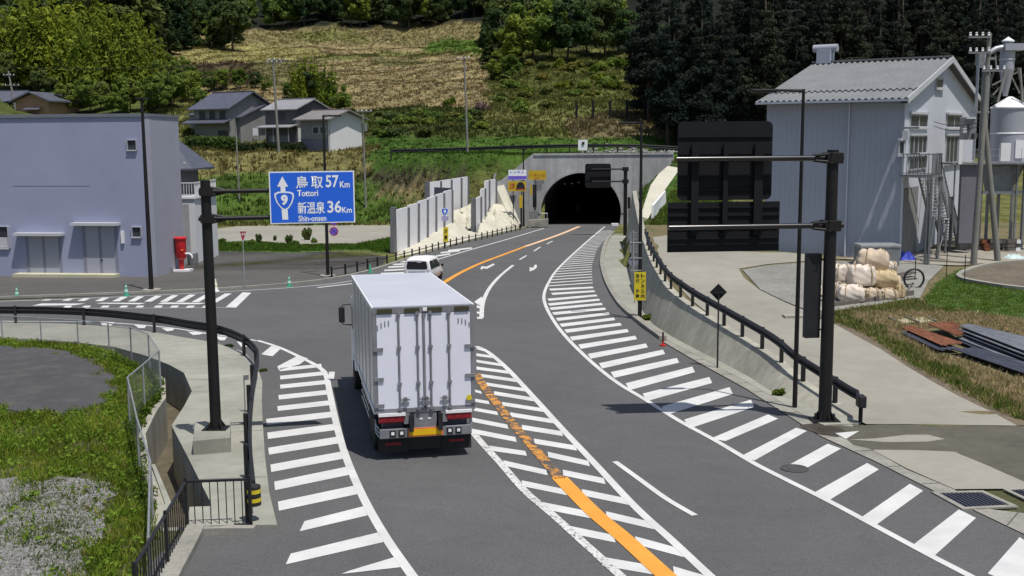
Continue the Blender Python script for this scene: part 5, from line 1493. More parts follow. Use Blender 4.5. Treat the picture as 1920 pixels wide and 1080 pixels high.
# car deep inside the tunnel
c = Vector((at(1080, 412, 165).x, 168, base(168)+0.01))
dc = thing('dark_car', 'dim car inside the dark tunnel', 'car', (0,0,0))
MB().prism([(-.8,0,.3),(.8,0,.3),(.85,0,.9),(.62,.1,1.4),(-.62,.1,1.4),(-.85,0,.9)], (0,4,0)).build('body', mat('car_grey', (.25,.25,.27), .4), dc, bevel=.05)
MB().prism([(-.6,-.01,.95),(.6,-.01,.95),(.52,.07,1.3),(-.52,.07,1.3)], (0,.02,0)).build('window', M['darkglass'], dc)
for s in (-1,1):
    MB().box((s*.62,-.02,.75), (.2,.04,.14)).build('headlight', M['whitelens'], dc)
    for y_ in (.7,3.2): MB().tube([(s*.6,y_,.31),(s*.82,y_,.31)], .31, 14).build('wheel', M['rubber'], dc)
dc.location = c; dc.rotation_euler = (0,0,math.radians(-9))
# ------------------------------------------------------------------ left building
C = Vector((-23.72, 73.85, base(73.85)-0.05)); fd = Vector((-0.9935, 0.114, 0)).normalized(); sd = Vector((0.02, 1, 0)).normalized()
HT = 8.72
fn = Vector((fd.y, -fd.x, 0)); fn = -fn if fn.y > 0 else fn       # out of the facade, towards the camera
lb = thing('plain_building', 'windowless pale blue grey building with two awnings on the left', 'building', C)
LW = 24.0; DP = 9.0
P0 = C; P1 = C + fd*LW; P2 = P1 + sd*DP; P3 = C + sd*6.0; P3b = P3
def up_(p, z): return Vector((p.x, p.y, z))
MB().prism([P0, P1, P2, P3], (0,0,HT-C.z)).build('wall', M['bluewall'], lb)
# end wall sheet and corner pilaster, a little proud
sn = Vector((sd.y, -sd.x, 0))
MB().prism([C+sn*0.0+sd*0.3, C+sn*0.04+sd*0.3, P3+sn*0.04, P3+sn*0.0], (0,0,HT-C.z-0.01)).build('end_wall', M['bluewall2'], lb)
MB().prism([C+fd*0.35+fn*0.0, C+fd*0.35+fn*0.05, C+fn*0.05+sn*0.05, C+sn*0.05+sd*0.3, C+sd*0.3], (0,0,HT-C.z-0.02)).build('corner_post', M['bluewall2'], lb)
ring = [P0+fn*0.1+sn*0.1, P1+fn*0.1, P2, P3+sn*0.1]
MB().prism([up_(p, HT) for p in ring], (0,0,0.16)).build('parapet_cap', M['cap'], lb)
MB().prism([up_(p, HT+0.161) for p in (P0+fd*0.3+sd*.3, P1, P2-sd*.3, P3+fd*0.3-sd*.3)], (0,0,0.06)).build('roof', M['cap'], lb)
def fp_(u, v, o=0.0): return on_plane(u, v, C, fn) + fn*o
def fac_quad(u0, v0, u1, v1, o0, o1, m, name, par):
    a, c = fp_(u0, v1), fp_(u1, v0)
    w = (c-a).dot(-fd); h = c.z-a.z
    q = [a+fn*o0, a-fd*w+fn*o0, a-fd*w+fn*o0+EZ*h, a+fn*o0+EZ*h]
    return MB().prism(q, fn*(o1-o0)).build(name, m, par)
for u0, v0, u1, v1 in ((239.5,263,256,281),(248.5,426,265,444),(-14,425,17,465)):
    f = fac_quad(u0, v0, u1, v1, 0.0, 0.012, M['glass'], 'window', lb)
    fac_quad(u0-1, v1, u1+1, v1+2.2, 0.0, 0.14, M['trim'], 'sill', f)
    fac_quad(u0-1, v0-1.2, u1+1, v0, 0.0, 0.10, M['trim'], 'lintel', f)
    fac_quad(u0-1, v0, u0, v1, 0.0, 0.10, M['bluewall2'], 'jamb', f); fac_quad(u1, v0, u1+1, v1, 0.0, 0.10, M['bluewall2'], 'jamb', f)
fac_quad(-14, 445, 17, 464, 0.0, 0.03, M['trim'], 'window_panel', lb)
for u0, u1, vt in ((139.5,226,417),(33,121.5,436)):
    fac_quad(u0, vt, u1, vt+5, 0.0, 0.62, M['trim'], 'awning', lb)
M['jambgrey'] = mat('door_jamb', (0.20,0.21,0.27), .6, .05)
for u0, u1, v0 in ((159.5,218,422.5),(53,113,441.5)):
    d = fac_quad(u0, v0, u1, 512.5, 0.0, 0.02, M['doorgrey'], 'door', lb)
    fac_quad(u0-0.8, v0, u0, 512.5, 0.0, 0.03, M['jambgrey'], 'jamb', d); fac_quad(u1, v0, u1+0.8, 512.5, 0.0, 0.03, M['jambgrey'], 'jamb', d)
    fac_quad((u0+u1)/2-0.3, v0, (u0+u1)/2+0.3, 512.5, 0.0, 0.024, M['jambgrey'], 'door_seam', d)
    if u0 > 100: fac_quad(189.5, 486, 192.5, 488.5, 0.02, 0.07, M['black'], 'handle', d)
fac_quad(228.8, 433, 232.8, 456, 0.0, 0.14, M['white'], 'wall_box', lb)
fac_quad(24, 348.2, 168, 349, 0.0, 0.012, M['cap'], 'wall_joint', lb)
fac_quad(36, 512.5, 225, 520, 0.0, 0.85, M['slab'], 'door_step', lb)
# red post box like tank with a white spout
c = gp(341, 508.5); c = Vector((c.x, c.y, base(c.y)))
rb_ = thing('red_tank', 'red pedestal tank with a white spout on a pale slab by the left building', 'tank', c)
MB().box(c+EZ*0.06, (1.35,1.0,0.16)).build('slab', M['white'], rb_)
s_ = c.y/2090
MB().lathe([(4.2*s_,0.14),(4.6*s_,0.2),(4.6*s_,0.72),(6*s_,0.86),(9.2*s_,0.95),(9.8*s_,1.0),(10.2*s_,2.28)], c, 20).build('body', M['red'], rb_, True)
MB().lathe([(12*s_,2.28),(12*s_,2.36),(9*s_,2.42),(0.0001,2.44)], c, 20).build('lid', M['red'], rb_, True)
MB().tube([c+Vector((.3,-.1,1.25)), c+Vector((.62,-.15,1.25)), c+Vector((.8,-.18,1.12)), c+Vector((.82,-.18,0.95))], 0.07, 8).build('spout', M['white'], rb_, True)
MB().lathe([(0.06,1.45),(0.09,1.5),(0.06,1.56)], c+Vector((.18,-.33,0)), 10).build('valve', M['plateedge'], rb_)
p = gp(322, 511); tag(MB().box((p.x-.1,p.y,base(p.y)+.2),(.25,.25,.4)).build('small_meter', M['steel']), 'small grey meter box at the corner foot of the left building', 'box')
p = gp(357, 497); tag(MB().lathe([(.36,0),(.40,.3),(.40,.9),(.2,1.05),(.0001,1.05)], (p.x+.2,p.y,base(p.y)), 14).build('grey_drum', M['steel'], None, True), 'grey drum behind the red tank', 'drum')

# ------------------------------------------------------------------ dark roofed house just behind
hb = thing('balcony_house', 'white house with a white balcony and dark hipped roof behind the left building', 'house', Vector((-24.0, 84.6, base(84.6))))
zb_ = base(86)-.1; z1 = 2.75
MB().prism([Vector((-36,84.6,zb_)), Vector((-24.0,84.6,zb_)), Vector((-24.1,91.2,zb_)), Vector((-36,91.2,zb_))], (0,0,z1-zb_)).build('wall', M['housewhite'], hb)
MB().prism([Vector((-26,84.59,zb_)), Vector((-24.45,84.59,zb_)), Vector((-24.45,84.56,zb_)), Vector((-26,84.56,zb_))], (0,0,z1-zb_-0.4)).build('shutter', M['portal'], hb)
MB().box((-30,87.9,z1+.08),(12.2,6.8,.16)).build('balcony_floor', M['white'], hb)
bp = MB().box((0,0,.5),(.035,.035,1.0)).mesh('bar'); bp.materials.append(M['white'])
ra = [Vector((-34,84.6,0)), Vector((-23.98,84.6,0)), Vector((-24.08,91.1,0))]
for a, c2 in ((ra[0],ra[1]),(ra[1],ra[2])):
    MB().bar(a+EZ*(z1+1.2), c2+EZ*(z1+1.2), .08, .07).build('rail', M['white'], hb)
    MB().bar(a+EZ*(z1+.3), c2+EZ*(z1+.3), .06, .05).build('rail', M['white'], hb)
    L = (c2-a).length; n = int(L/0.2)
    for k in range(n+1):
        q = a.lerp(c2, k/n)
        if q.x > -28: child('bar', bp, hb, (q.x, q.y, z1+.2))
MB().box((-30.5,88.6,(z1+5.0)/2+.1),(10.2,4.6,5.0-z1)).build('upper_wall', M['housedark'], hb)
E = [Vector((-37,85.6,5.0)), Vector((-24.3,85.6,5.0)), Vector((-24.3,91.8,5.0)), Vector((-37,91.8,5.0))]; R_ = [Vector((-33.5,88.7,8.2)), Vector((-27.6,88.7,8.2))]
rf = MB().add(E+R_+[e-EZ*.14 for e in E], [(0,1,5,4),(1,2,5),(2,3,4,5),(3,0,4),(6,7,8,9),(0,6,7,1),(1,7,8,2),(2,8,9,3),(3,9,6,0)]).build('roof', M['tile'], hb)
for t_, n_ in ((.12,5),(.38,4),(.62,3)):
    for k in range(n_):
        a = E[1].lerp(R_[1], t_); a2 = E[0].lerp(R_[0], t_)
        q = a + (a2-a).normalized()*(0.35+0.62*k) + EZ*.05
        MB().box(q, (.12,.12,.12)).build('snow_stop', M['white'], rf)

# ------------------------------------------------------------------ houses on the slope
D1 = Vector((-0.824, 0.567, 0)); D2 = Vector((0.567, 0.824, 0)); N1 = -D2; N2 = -D1
def house(name, label, P, d1, d2, w, dp, zb_, ze, zr, ov, wall, roof, cat='house', gable=None, band=None):
    t = thing(name, label, cat, Vector((P.x, P.y, zb_)))
    P = Vector((P.x, P.y, zb_-0.4)); H = ze-P.z
    a, b2, c_, d_ = P, P+d1*w, P+d1*w+d2*dp, P+d2*dp
    top = [v+EZ*H for v in (a,b2,c_,d_)]; r0 = a+d2*dp/2+EZ*(zr-P.z-.14); r1 = b2+d2*dp/2+EZ*(zr-P.z-.14)
    MB().add([a,b2,c_,d_]+top+[r0,r1], [(0,1,5,4),(2,3,7,6),(1,2,6,9,5),(3,0,4,8,7)]).build('wall', wall, t)
    if gable:
        n2 = -d1*0.02
        MB().prism([a+EZ*0.4+n2, d_+EZ*0.4+n2, top[3]+n2, r0+n2, top[0]+n2], -d1*0.02).build('gable_wall', gable, t)
    sl = (zr-ze)/(dp/2)
    for s in (0, 1):
        e0 = (a if s == 0 else d_) + EZ*(H) ; dirn = -d2 if s == 0 else d2
        lo0 = e0 + dirn*ov - EZ*sl*ov - d1*ov; lo1 = lo0 + d1*(w+2*ov)
        hi0 = a+d2*dp/2+EZ*(zr-P.z) - d1*ov; hi1 = hi0 + d1*(w+2*ov)
        MB().prism([lo0, lo1, hi1, hi0], EZ*0.16).build('roof_slope', roof, t)
    MB().bar(hi0+EZ*.2, hi1+EZ*.2, .3, .16).build('ridge', roof, t)
    return t, (a, b2, c_, d_)
def win(t, P, ex_, n_, x0, x1, z0, z1, frame=None, mull=1, pane=None):
    O_ = P + ex_*x0 + EZ*z0
    w_, h_ = x1-x0, z1-z0
    f = MB(); fw = 0.07
    for a, c in (((0,0),(w_,fw)), ((0,h_-fw),(w_,h_)), ((0,fw),(fw,h_-fw)), ((w_-fw,fw),(w_,h_-fw))) + tuple(((w_*k/(mull+1)-.03,fw),(w_*k/(mull+1)+.03,h_-fw)) for k in range(1, mull+1)):
        f.prism([O_+ex_*a[0]+EZ*a[1], O_+ex_*c[0]+EZ*a[1], O_+ex_*c[0]+EZ*c[1], O_+ex_*a[0]+EZ*c[1]], n_*0.06)
    fo = f.build('window', frame or M['trim'], t)
    MB().prism([O_+EZ*fw*.5+ex_*fw*.5, O_+ex_*(w_-fw*.5)+EZ*fw*.5, O_+ex_*(w_-fw*.5)+EZ*(h_-fw*.5), O_+ex_*fw*.5+EZ*(h_-fw*.5)], n_*0.02).build('pane', pane or M['glass'], fo)
    return fo
# right hand white gabled house
P = at(619, 289, 152.5); z0 = P.z
t, cr = house('gabled_house', 'small house with a white gable wall and grey ground floor on the slope', P, D1, D2, 5.4, 6.4, P.z, 9.85, 10.9, 0.8, M['housegrey'], M['rooftan'], gable=M['housewhite'])
a = cr[0]+EZ*0.4
for x0, x1 in ((0.55,1.75),(1.95,3.15)): win(t, Vector((a.x,a.y,0)), D1, N1, x0, x1, 7.75, 8.75, M['trim'], 0)
MB().prism([a+N1*0.02, a+D1*5.4+N1*.02, a+D1*5.4+N1*.02+EZ*1.9, a+N1*.02+EZ*1.9], N1*0.03).build('ground_floor', mat('ground_floor_grey', (0.15,0.155,0.205), .7, .06), t)
MB().prism([a+N1*0.02+EZ*2.0, a+D1*5.5+N1*.02+EZ*2.0, a+D1*5.5+N1*.02+EZ*2.12, a+N1*.02+EZ*2.12], N1*0.1).build('floor_band', M['steel'], t)
MB().tube([a+N1*.1+D1*.05+EZ*.2, a+N1*.1+D1*.05+EZ*4.6], .05, 6).build('downpipe', M['white'], t)
# middle house
P = at(557, 266, 158)
t, cr = house('two_storey_house', 'two storey house with a shiny pale roof and porch roof on the slope', P, D1, D2, 6.2, 6.4, P.z, 11.3, 12.6, 0.5, M['housedark'], M['tilepale'])
a = cr[0]+EZ*0.4
win(t, Vector((a.x,a.y,0)), D1, N1, 2.2, 3.4, 9.6, 10.9, M['housedark'], 1)
q = [a+EZ*2.35-D1*.3, a+EZ*2.35+D1*6.6, a+EZ*1.95+D1*6.6+N1*1.7, a+EZ*1.95-D1*.3+N1*1.7]
MB().prism(q, EZ*.12).build('porch_roof', M['tilepale'], t)
for x in (0.1, 3.1, 6.0): MB().bar(a+N1*1.5+D1*x, a+N1*1.5+D1*x+EZ*1.95, .14, .14).build('porch_post', M['housegrey'], t)
MB().prism([a+N1*.03+D1*1.5, a+N1*.03+D1*5.5, a+N1*.03+D1*5.5+EZ*.9, a+N1*.03+D1*1.5+EZ*.9], N1*.05).build('lower_panel', M['housegrey'], t)
MB().prism([a+N2*0.03+D2*.2, a+N2*.03+D2*2.2, a+N2*.03+D2*2.2+EZ*1.9, a+N2*.03+D2*.2+EZ*1.9], N2*.03).build('pale_side_wall', M['housewhite'], t)
# dark tiled house
P = at(431, 262, 163)
t, cr = house('tiled_house', 'dark tiled two storey house behind a clipped hedge', P, D1, D2, 7.6, 8.6, P.z, 11.7, 13.9, 0.7, M['housegrey'], M['tile'])
a = cr[0]+EZ*0.4; A0_ = Vector((a.x,a.y,0))
for x0 in (0.7, 2.9, 5.1): win(t, A0_, D1, N1, x0, x0+1.25, 9.7, 11.2, M['housedark'], 1)
MB().prism([a+EZ*2.9-D1*.6, a+EZ*2.9+D1*8.6, a+EZ*2.3+D1*8.6+N1*1.6, a+EZ*2.3-D1*.6+N1*1.6], EZ*.14).build('lower_roof', M['tile'], t)
win(t, A0_, D1, N1, .3, 2.4, 6.3, 8.4, M['housedark'], 2)
MB().prism([a+EZ*3.6+D1*7.4+D2*1, a+EZ*3.6+D1*10.6+D2*1, a+EZ*4.4+D1*10.6+D2*4.5, a+EZ*4.4+D1*7.4+D2*4.5], EZ*.15).build('wing_roof', M['tile'], t)
MB().prism([a+D1*7.6+D2*1.3, a+D1*10.2+D2*1.3, a+D1*10.2+D2*4.3, a+D1*7.6+D2*4.3], EZ*3.6).build('wing_wall', M['housegrey'], t)
P = at(452, 266, 164)
t, cr = house('tiled_annex', 'low tiled annex with stepped roof right of the dark tiled house', P, D1, D2, 4.0, 9.0, P.z, 10.3, 12.0, 0.5, M['housegrey'], M['tile'])
a = cr[0]+EZ*.4; win(t, Vector((a.x,a.y,0)), D1, N1, .6, 2.6, 6.9, 8.9, M['housedark'], 2)
# white shed wall between
tag(MB().prism([at(474,254,162), at(483,254,162), at(483,238,162), at(474,240,162)], D2*1.5).build('white_shed', M['housewhite']), 'tiny white shed between the two dark roofed houses', 'shed')
# far left tan gabled house
P = at(92, 214, 190); e1 = Vector((-0.92,-0.39,0)); e2 = Vector((-0.39,0.92,0))
e1 = Vector((-0.98,0.2,0)); e2 = Vector((0.2,0.98,0))
t = thing('tan_house', 'tan gabled house with dark tiled roof at the far left edge', 'house', P)
wd = 6.2; a = Vector((P.x,P.y,P.z-1.5)); b2 = a+e1*wd; ze = at(92,188,190).z; zr = at(58,174,190).z
ap = a+e1*wd/2; dp = 9
MB().add([a,b2,up_(b2,ze),up_(ap,zr-.2),up_(a,ze)]+[v+e2*dp for v in (a,b2,up_(b2,ze),up_(ap,zr-.2),up_(a,ze))], [(0,1,2,3,4),(5,9,8,7,6),(0,4,9,5),(1,6,7,2)]).build('wall', M['housetan'], t)
for s, q in ((1,a),(-1,b2)):
    lo = up_(q, ze)-e1*s*0.7-EZ*.3-e2*.8; hi = up_(ap, zr)-e2*.8
    MB().prism([lo, hi, hi+e2*(dp+1.6), lo+e2*(dp+1.6)], EZ*.25).build('roof_slope', M['tile'], t)
MB().prism([a+e1*1.2-e2*1.2+EZ*2.2, a+e1*4.2-e2*1.2+EZ*2.2, a+e1*4.2+EZ*2.6, a+e1*1.2+EZ*2.6], EZ*.1).build('porch_roof', M['tile'], t)
t, cr = house('long_tiled_house', 'long dark tiled roof house at the left edge behind the tan gable', at(30,212,197), Vector((-1,0.05,0)), Vector((0.05,1,0)), 16, 8, at(30,214,197).z, at(30,189,197).z, at(30,172,201).z, .6, M['housedark'], M['tile'])

# ------------------------------------------------------------------ barn on the right
C0 = Vector((20.70, 59.27, U(59.3)-.15)); ZE = 9.15; ZR = 11.42; LB2 = 7.6; GW = 16.3
bn = thing('barn', 'tall grey barn with corrugated roof and pale gable wall on the right', 'barn', C0)
a, b2 = C0, C0+D1*LB2; c_, d_ = b2+D2*GW, C0+D2*GW
rA, rB = a+D2*GW/2, b2+D2*GW/2
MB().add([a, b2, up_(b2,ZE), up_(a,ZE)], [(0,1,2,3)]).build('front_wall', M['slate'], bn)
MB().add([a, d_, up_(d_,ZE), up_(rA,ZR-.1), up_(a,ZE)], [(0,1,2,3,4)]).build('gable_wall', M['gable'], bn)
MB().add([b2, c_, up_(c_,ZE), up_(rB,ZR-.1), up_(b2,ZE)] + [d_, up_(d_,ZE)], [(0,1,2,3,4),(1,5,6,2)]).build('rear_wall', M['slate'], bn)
b = MB()
for k in range(1, 26):
    p = C0+D1*(LB2*k/26); b.bar(p+N1*.004+EZ*.1, up_(p+N1*.004, ZE-.05), .02, .008, up=N1)
b.build('wall_rib', M['slate'], bn); bn.children[-1]['kind'] = 'stuff'
for x in (2.9,):
    p = C0+D1*x+N1*.08; MB().tube([p+EZ*.1, up_(p, ZE-.2)], .05, 8).build('downpipe', M['gable'], bn, True)
p = C0+N1*.05+N2*.05; MB().tube([p+EZ*.1, up_(p, ZE-.2)], .07, 8).build('downpipe', M['gable'], bn, True)
# corrugated roof: waves run up the slope
def corr(lo, hi, along, L, wave, amp, m, name, par, th=0.04):
    n = max(2, int(L/wave))*6; V = []
    up2 = (hi-lo).cross(along).normalized()
    if up2.z < 0: up2 = -up2
    for z in (0, -th):
        for p in (lo, hi):
            for k in range(n+1):
                V.append(p + along*(L*k/n) + up2*(amp*math.sin(2*math.pi*k/6) + z))
    m_ = n+1; Fs = []
    for k in range(n):
        Fs += [(k, k+1, m_+k+1, m_+k), (2*m_+k, 3*m_+k, 3*m_+k+1, 2*m_+k+1), (k, 2*m_+k, 2*m_+k+1, k+1), (m_+k, m_+k+1, 3*m_+k+1, 3*m_+k)]
    Fs += [(0, m_, 3*m_, 2*m_), (n, 2*m_+n, 3*m_+n, m_+n)]
    return MB().add(V, Fs).build(name, m, par, fix=False)
OVG = 0.38; OVE = 0.95; sl = (ZR-ZE)/(GW/2)
al = D1; Lr = LB2+OVG+0.3
eL = up_(a, ZE+.22)+N1*OVE-EZ*sl*OVE-D1*OVG; rL = up_(rA, ZR+.22)-D1*OVG
mid_ = eL.lerp(rL, .22)
corr(mid_, rL, D1, Lr, 0.34, 0.055, M['barnroof'], 'roof_sheet', bn)
corr(eL, eL.lerp(rL, .235)-EZ*.08, D1, Lr, 0.34, 0.055, M['barnroof'], 'roof_sheet', bn)
eR = up_(d_, ZE+.22)+D2*OVE-EZ*sl*OVE-D1*OVG
corr(eR, rL-EZ*.01, D1, Lr, 0.34, 0.055, M['barnroof'], 'roof_sheet', bn)
MB().bar(rL+EZ*.06, rL+D1*Lr+EZ*.06, .5, .10).build('ridge_cap', M['barnroof'], bn)
for e_ in (eL, eR):
    MB().bar(e_-EZ*.12+N2*.02, rL-EZ*.12+N2*.02, .06, .32).build('barge_board', M['trim'], bn)
    # soffit under the gable overhang, coloured dark to strengthen the shade band
    MB().prism([e_-EZ*.27, rL-EZ*.27, rL-EZ*.27+D1*OVG, e_-EZ*.27+D1*OVG], EZ*.03).build('soffit', M['housedark'], bn)
MB().prism([eL-EZ*.17, eL-EZ*.17+D1*Lr, eL-EZ*.17+D1*Lr+D2*OVE, eL-EZ*.17+D2*OVE], EZ*.03).build('soffit', M['housedark'], bn)
MB().bar(eL-EZ*.1+N1*.02, eL-EZ*.1+D1*Lr+N1*.02, .06, .12).build('eave_board', M['slate'], bn)
# ridge vent
vc = rL + D1*(Lr-0.75)
v_ = MB().box(vc+EZ*.35, (.85,.8,.8), math.atan2(D1.y,D1.x)).build('ridge_vent', M['slate'], bn)
MB().tube([vc+EZ*.88-D1*.75, vc+EZ*.88+D1*.75], .24, 12).build('vent_cowl', M['silo'], v_, True)
gn = N2
def gp_(u, v): return on_plane(u, v, C0, gn)
def gwin(u0, v0, u1, v1, mull, sill=True, pane=None):
    A_, B_ = gp_(u0, v1), gp_(u1, v0)
    w_ = (B_-A_).dot(D2); h_ = B_.z-A_.z
    f = win(bn, Vector((A_.x,A_.y,0)), D2, gn, 0, w_, A_.z, A_.z+h_, M['trim'], mull, pane)
    if sill: MB().prism([A_-EZ*.1-D2*.1, A_-EZ*.1+D2*(w_+.1), A_+D2*(w_+.1), A_-D2*.1], gn*.14).build('sill', M['trim'], f)
    MB().prism([A_+EZ*h_-D2*.1, A_+EZ*h_+D2*(w_+.1), A_+EZ*(h_+.12)+D2*(w_+.1), A_+EZ*(h_+.12)-D2*.1], gn*.16).build('lintel', M['trim'], f)
gwin(1753,148,1767.5,165,0)
gwin(1705,215,1738.5,239,1); gwin(1773,216,1802.5,240,1)
gwin(1703,254,1737,290,3); gwin(1771,254,1802,307,3)
gwin(1683.5,263,1697,290,0)
gwin(1702,291,1737,320,1, False)
# wall lamp and meter at the left corner of the gable
A_ = gp_(1688, 240); MB().box(A_+gn*.5, (.9,.12,.1), math.atan2(gn.y,gn.x)).build('wall_lamp', M['steel'], bn)
A_ = gp_(1691, 254); MB().box(A_+gn*.2, (.3,.3,.5), math.atan2(gn.y,gn.x)).build('wall_meter', M['trim'], bn)
# dark doorway under the landing
A_, B_ = gp_(1690, 470), gp_(1722, 335)
MB().prism([Vector((A_.x,A_.y,C0.z+.1)), Vector((B_.x,B_.y,C0.z+.1)), Vector((B_.x,B_.y,4.4)), Vector((A_.x,A_.y,4.4))], gn*.03).build('lower_cladding', M['housegrey'], bn)

# ------------------------------------------------------------------ outside stairs
M['stairtread'] = mat('stair_tread', (0.55,0.56,0.57), .55, .1)
M['stairgrey'] = mat('stair_steel', (0.13,0.137,0.145), .55, .15)
st = thing('outside_stairs', 'grey steel outside stairs with a landing on the barn gable', 'stairs', Vector((22.4,58.6,U(58.6))))
zl = at(1710, 327, 59.6).z
l0 = gp_(1684, 327); l0 = Vector((l0.x, l0.y, zl))+gn*.06
l1 = l0+gn*1.65; l2 = l1+D2*1.9; l3 = l0+D2*1.9
MB().prism([l0-EZ*.12, l1-EZ*.12, l2-EZ*.12, l3-EZ*.12], EZ*.12).build('landing', M['steel'], st)
MB().prism([l0+EZ*.003, l1+EZ*.003, l2+EZ*.003, l3+EZ*.003], EZ*.02).build('landing_plate', M['stairgrey'], st)
rbar = MB().box((0,0,.55),(.03,.03,1.1)).mesh('baluster'); rbar.materials.append(M['stairgrey'])
def railing(p, q, n, mid=True):
    p, q = Vector(p), Vector(q)
    MB().bar(p+EZ*1.1, q+EZ*1.1, .05, .05).build('handrail', M['stairgrey'], st)
    if mid: MB().bar(p+EZ*.12, q+EZ*.12, .03, .03).build('handrail', M['stairgrey'], st)
    for k in range(n+1): child('baluster', rbar, st, p.lerp(q, k/n))
railing(l0, l1, 9); railing(l1, l2, 9); railing(l2, l3+gn*1.4, 2); railing(l3+gn*.5, l3, 3)
s0 = l3+gn*.5-EZ*.05; s1 = s0+D2*2.45-EZ*2.35
def flight(s0, s1, wdir, wd, n, tm):
    e = s1-s0
    for k in range(n):
        p = s0+e*((k+.5)/n); h_ = Vector((e.x,e.y,0)).normalized()
        MB().prism([p-h_*.13, p-h_*.13+wdir*wd, p+h_*.13+wdir*wd, p+h_*.13], EZ*.04).build('tread', tm, st)
    for f in (0, 1): MB().bar(s0+wdir*wd*f-EZ*.02, s1+wdir*wd*f-EZ*.02, .06, .24).build('stringer', M['steel'], st)
    railing(s0+wdir*wd, s1+wdir*wd, 9); railing(s0, s1, 5, False)
flight(s0, s1, gn, 1.05, 12, M['stairtread'])
q0 = s1-EZ*.05
MB().prism([q0, q0+gn*1.0, q0+gn*1.0+D2*1.0, q0+D2*1.0], EZ*.06).build('lower_landing', M['stairtread'], st)
railing(q0+gn*1.0, q0+gn*1.0+D2*1.0, 5)
f1 = q0+D2*1.0+gn*.05; f2 = f1+D2*2.0; f2.z = U(f2.y)+.1
flight(f1, f2, gn, .9, 10, M['stairtread'])
for p in (l1, l2, l1.lerp(l0,.1), q0+gn*.95, q0+gn*.95+D2*.95, q0+D2*.05):
    MB().bar(Vector((p.x,p.y,U(p.y))), p-EZ*.1, .11, .11).build('post', M['stairgrey'], st)
for p, q in ((l1, l2),(l2, q0+gn*.95)):
    MB().bar(Vector((p.x,p.y,U(p.y)+.2)), q-EZ*.3, .05, .05).build('brace', M['stairgrey'], st)

# ------------------------------------------------------------------ silo plant
YS = 63.5
def sxp(u, v, Y=YS): return at(u, v, Y)
sc = Vector((sxp(1889,300).x, YS, 0)); gz = U(YS); px_ = YS/2090
sl_ = thing('grain_silo', 'pale steel silo with conical top on legs at the right edge', 'silo', Vector((sc.x, YS, gz)))
zc0, zc1, zap, zh = sxp(1889,203).z, sxp(1889,306).z, sxp(1889,181).z, sxp(1889,362).z
R0 = 33*px_
MB().lathe([(R0,zc1),(R0,zc0)], sc, 28).build('drum', M['silo'], sl_, True)
MB().lathe([(R0*1.06,zc0-.02),(R0*1.06,zc0+.05),(0.12,zap),(0.0001,zap)], sc, 28).build('cone_top', M['white'], sl_, True)
for vv in (250,): MB().lathe([(R0,sxp(1889,vv).z-.04),(R0*1.03,sxp(1889,vv).z),(R0,sxp(1889,vv).z+.04)], sc, 28).build('band', M['white'], sl_, True)
MB().lathe([(.25,zh),(R0,zc1)], sc, 28).build('hopper', M['steel'], sl_, True)
for a_ in (45, 135, 225, 315):
    q = sc+Vector((math.cos(math.radians(a_))*R0, math.sin(math.radians(a_))*R0, 0))
    MB().bar(up_(q,gz), up_(q,zc1+.1), .14, .14).build('leg', M['steel'], sl_)
MB().bar(sc+Vector((.2,-R0-.02,zc1+.3)), sc+Vector((.2,-R0-.02,zc1+1.3)), .5, .06, up=(0,1,0)).build('hatch', M['white'], sl_)
MB().tube([sc+Vector((-.1,-.3,zap-.1)), sc+Vector((.5,-.9,zc0+.1))], .03, 6).build('ladder_rail', M['steel'], sl_)
# cyclone
cy_ = thing('dust_cyclone', 'grey dust cyclone with capped stack on a lattice frame above the silo', 'cyclone', Vector((sxp(1891,180).x, YS+.4, zap)))
cc = Vector((sxp(1891,120).x, YS+.2, 0)); zz = lambda v: sxp(1891, v).z
MB().lathe([(13*px_,zz(130)),(13*px_,zz(94))], cc, 20).build('barrel', M['silo'], cy_, True)
MB().lathe([(4*px_,zz(180)),(13*px_,zz(130))], cc, 20).build('cone', M['silo'], cy_, True)
MB().lathe([(8*px_,zz(94)),(8*px_,zz(79))], cc, 16).build('stack', M['steel'], cy_, True)
MB().lathe([(11*px_,zz(78)),(11*px_,zz(76)),(0.0001,zz(68))], cc, 16).build('cap', M['white'], cy_, True)
MB().lathe([(14*px_,zz(112)),(14*px_,zz(110))], cc, 18).build('flange', M['white'], cy_, True)
MB().box((cc.x+6*px_, cc.y-.1, (zz(82)+zz(95))/2), (36*px_, .9, zz(82)-zz(95))).build('scroll', M['silo'], cy_)
MB().tube([Vector((sxp(1880,89).x,YS,zz(89))), Vector((sxp(1868,91).x,YS,zz(91))), Vector((sxp(1855,99).x,YS,zz(99))), Vector((sxp(1845,112).x,YS,zz(112))), Vector((sxp(1838,125).x,YS,zz(125)))], 5*px_, 10).build('duct', M['silo'], cy_, True)
fr = [(1866,126),(1909,126)]
for u0, u1 in ((1872,1858),(1904,1913),(1884,1862),(1908,1908)):
    MB().bar(Vector((sxp(u0,128).x, YS+(.5 if u0<1880 else -.3), zz(128))), Vector((sxp(u1,190).x, YS+(.9 if u0<1880 else -.6), zz(192))), .09, .09).build('frame_leg', M['polec'], cy_)
for (u0,v0,u1,v1) in ((1862,130,1905,130),(1860,160,1908,135),(1862,178,1895,140),(1895,140,1912,175),(1866,99,1868,130),(1853,99,1868,99),(1853,99,1853,130)):
    MB().bar(sxp(u0,v0), sxp(u1,v1), .07, .07).build('brace', M['polec'], cy_)
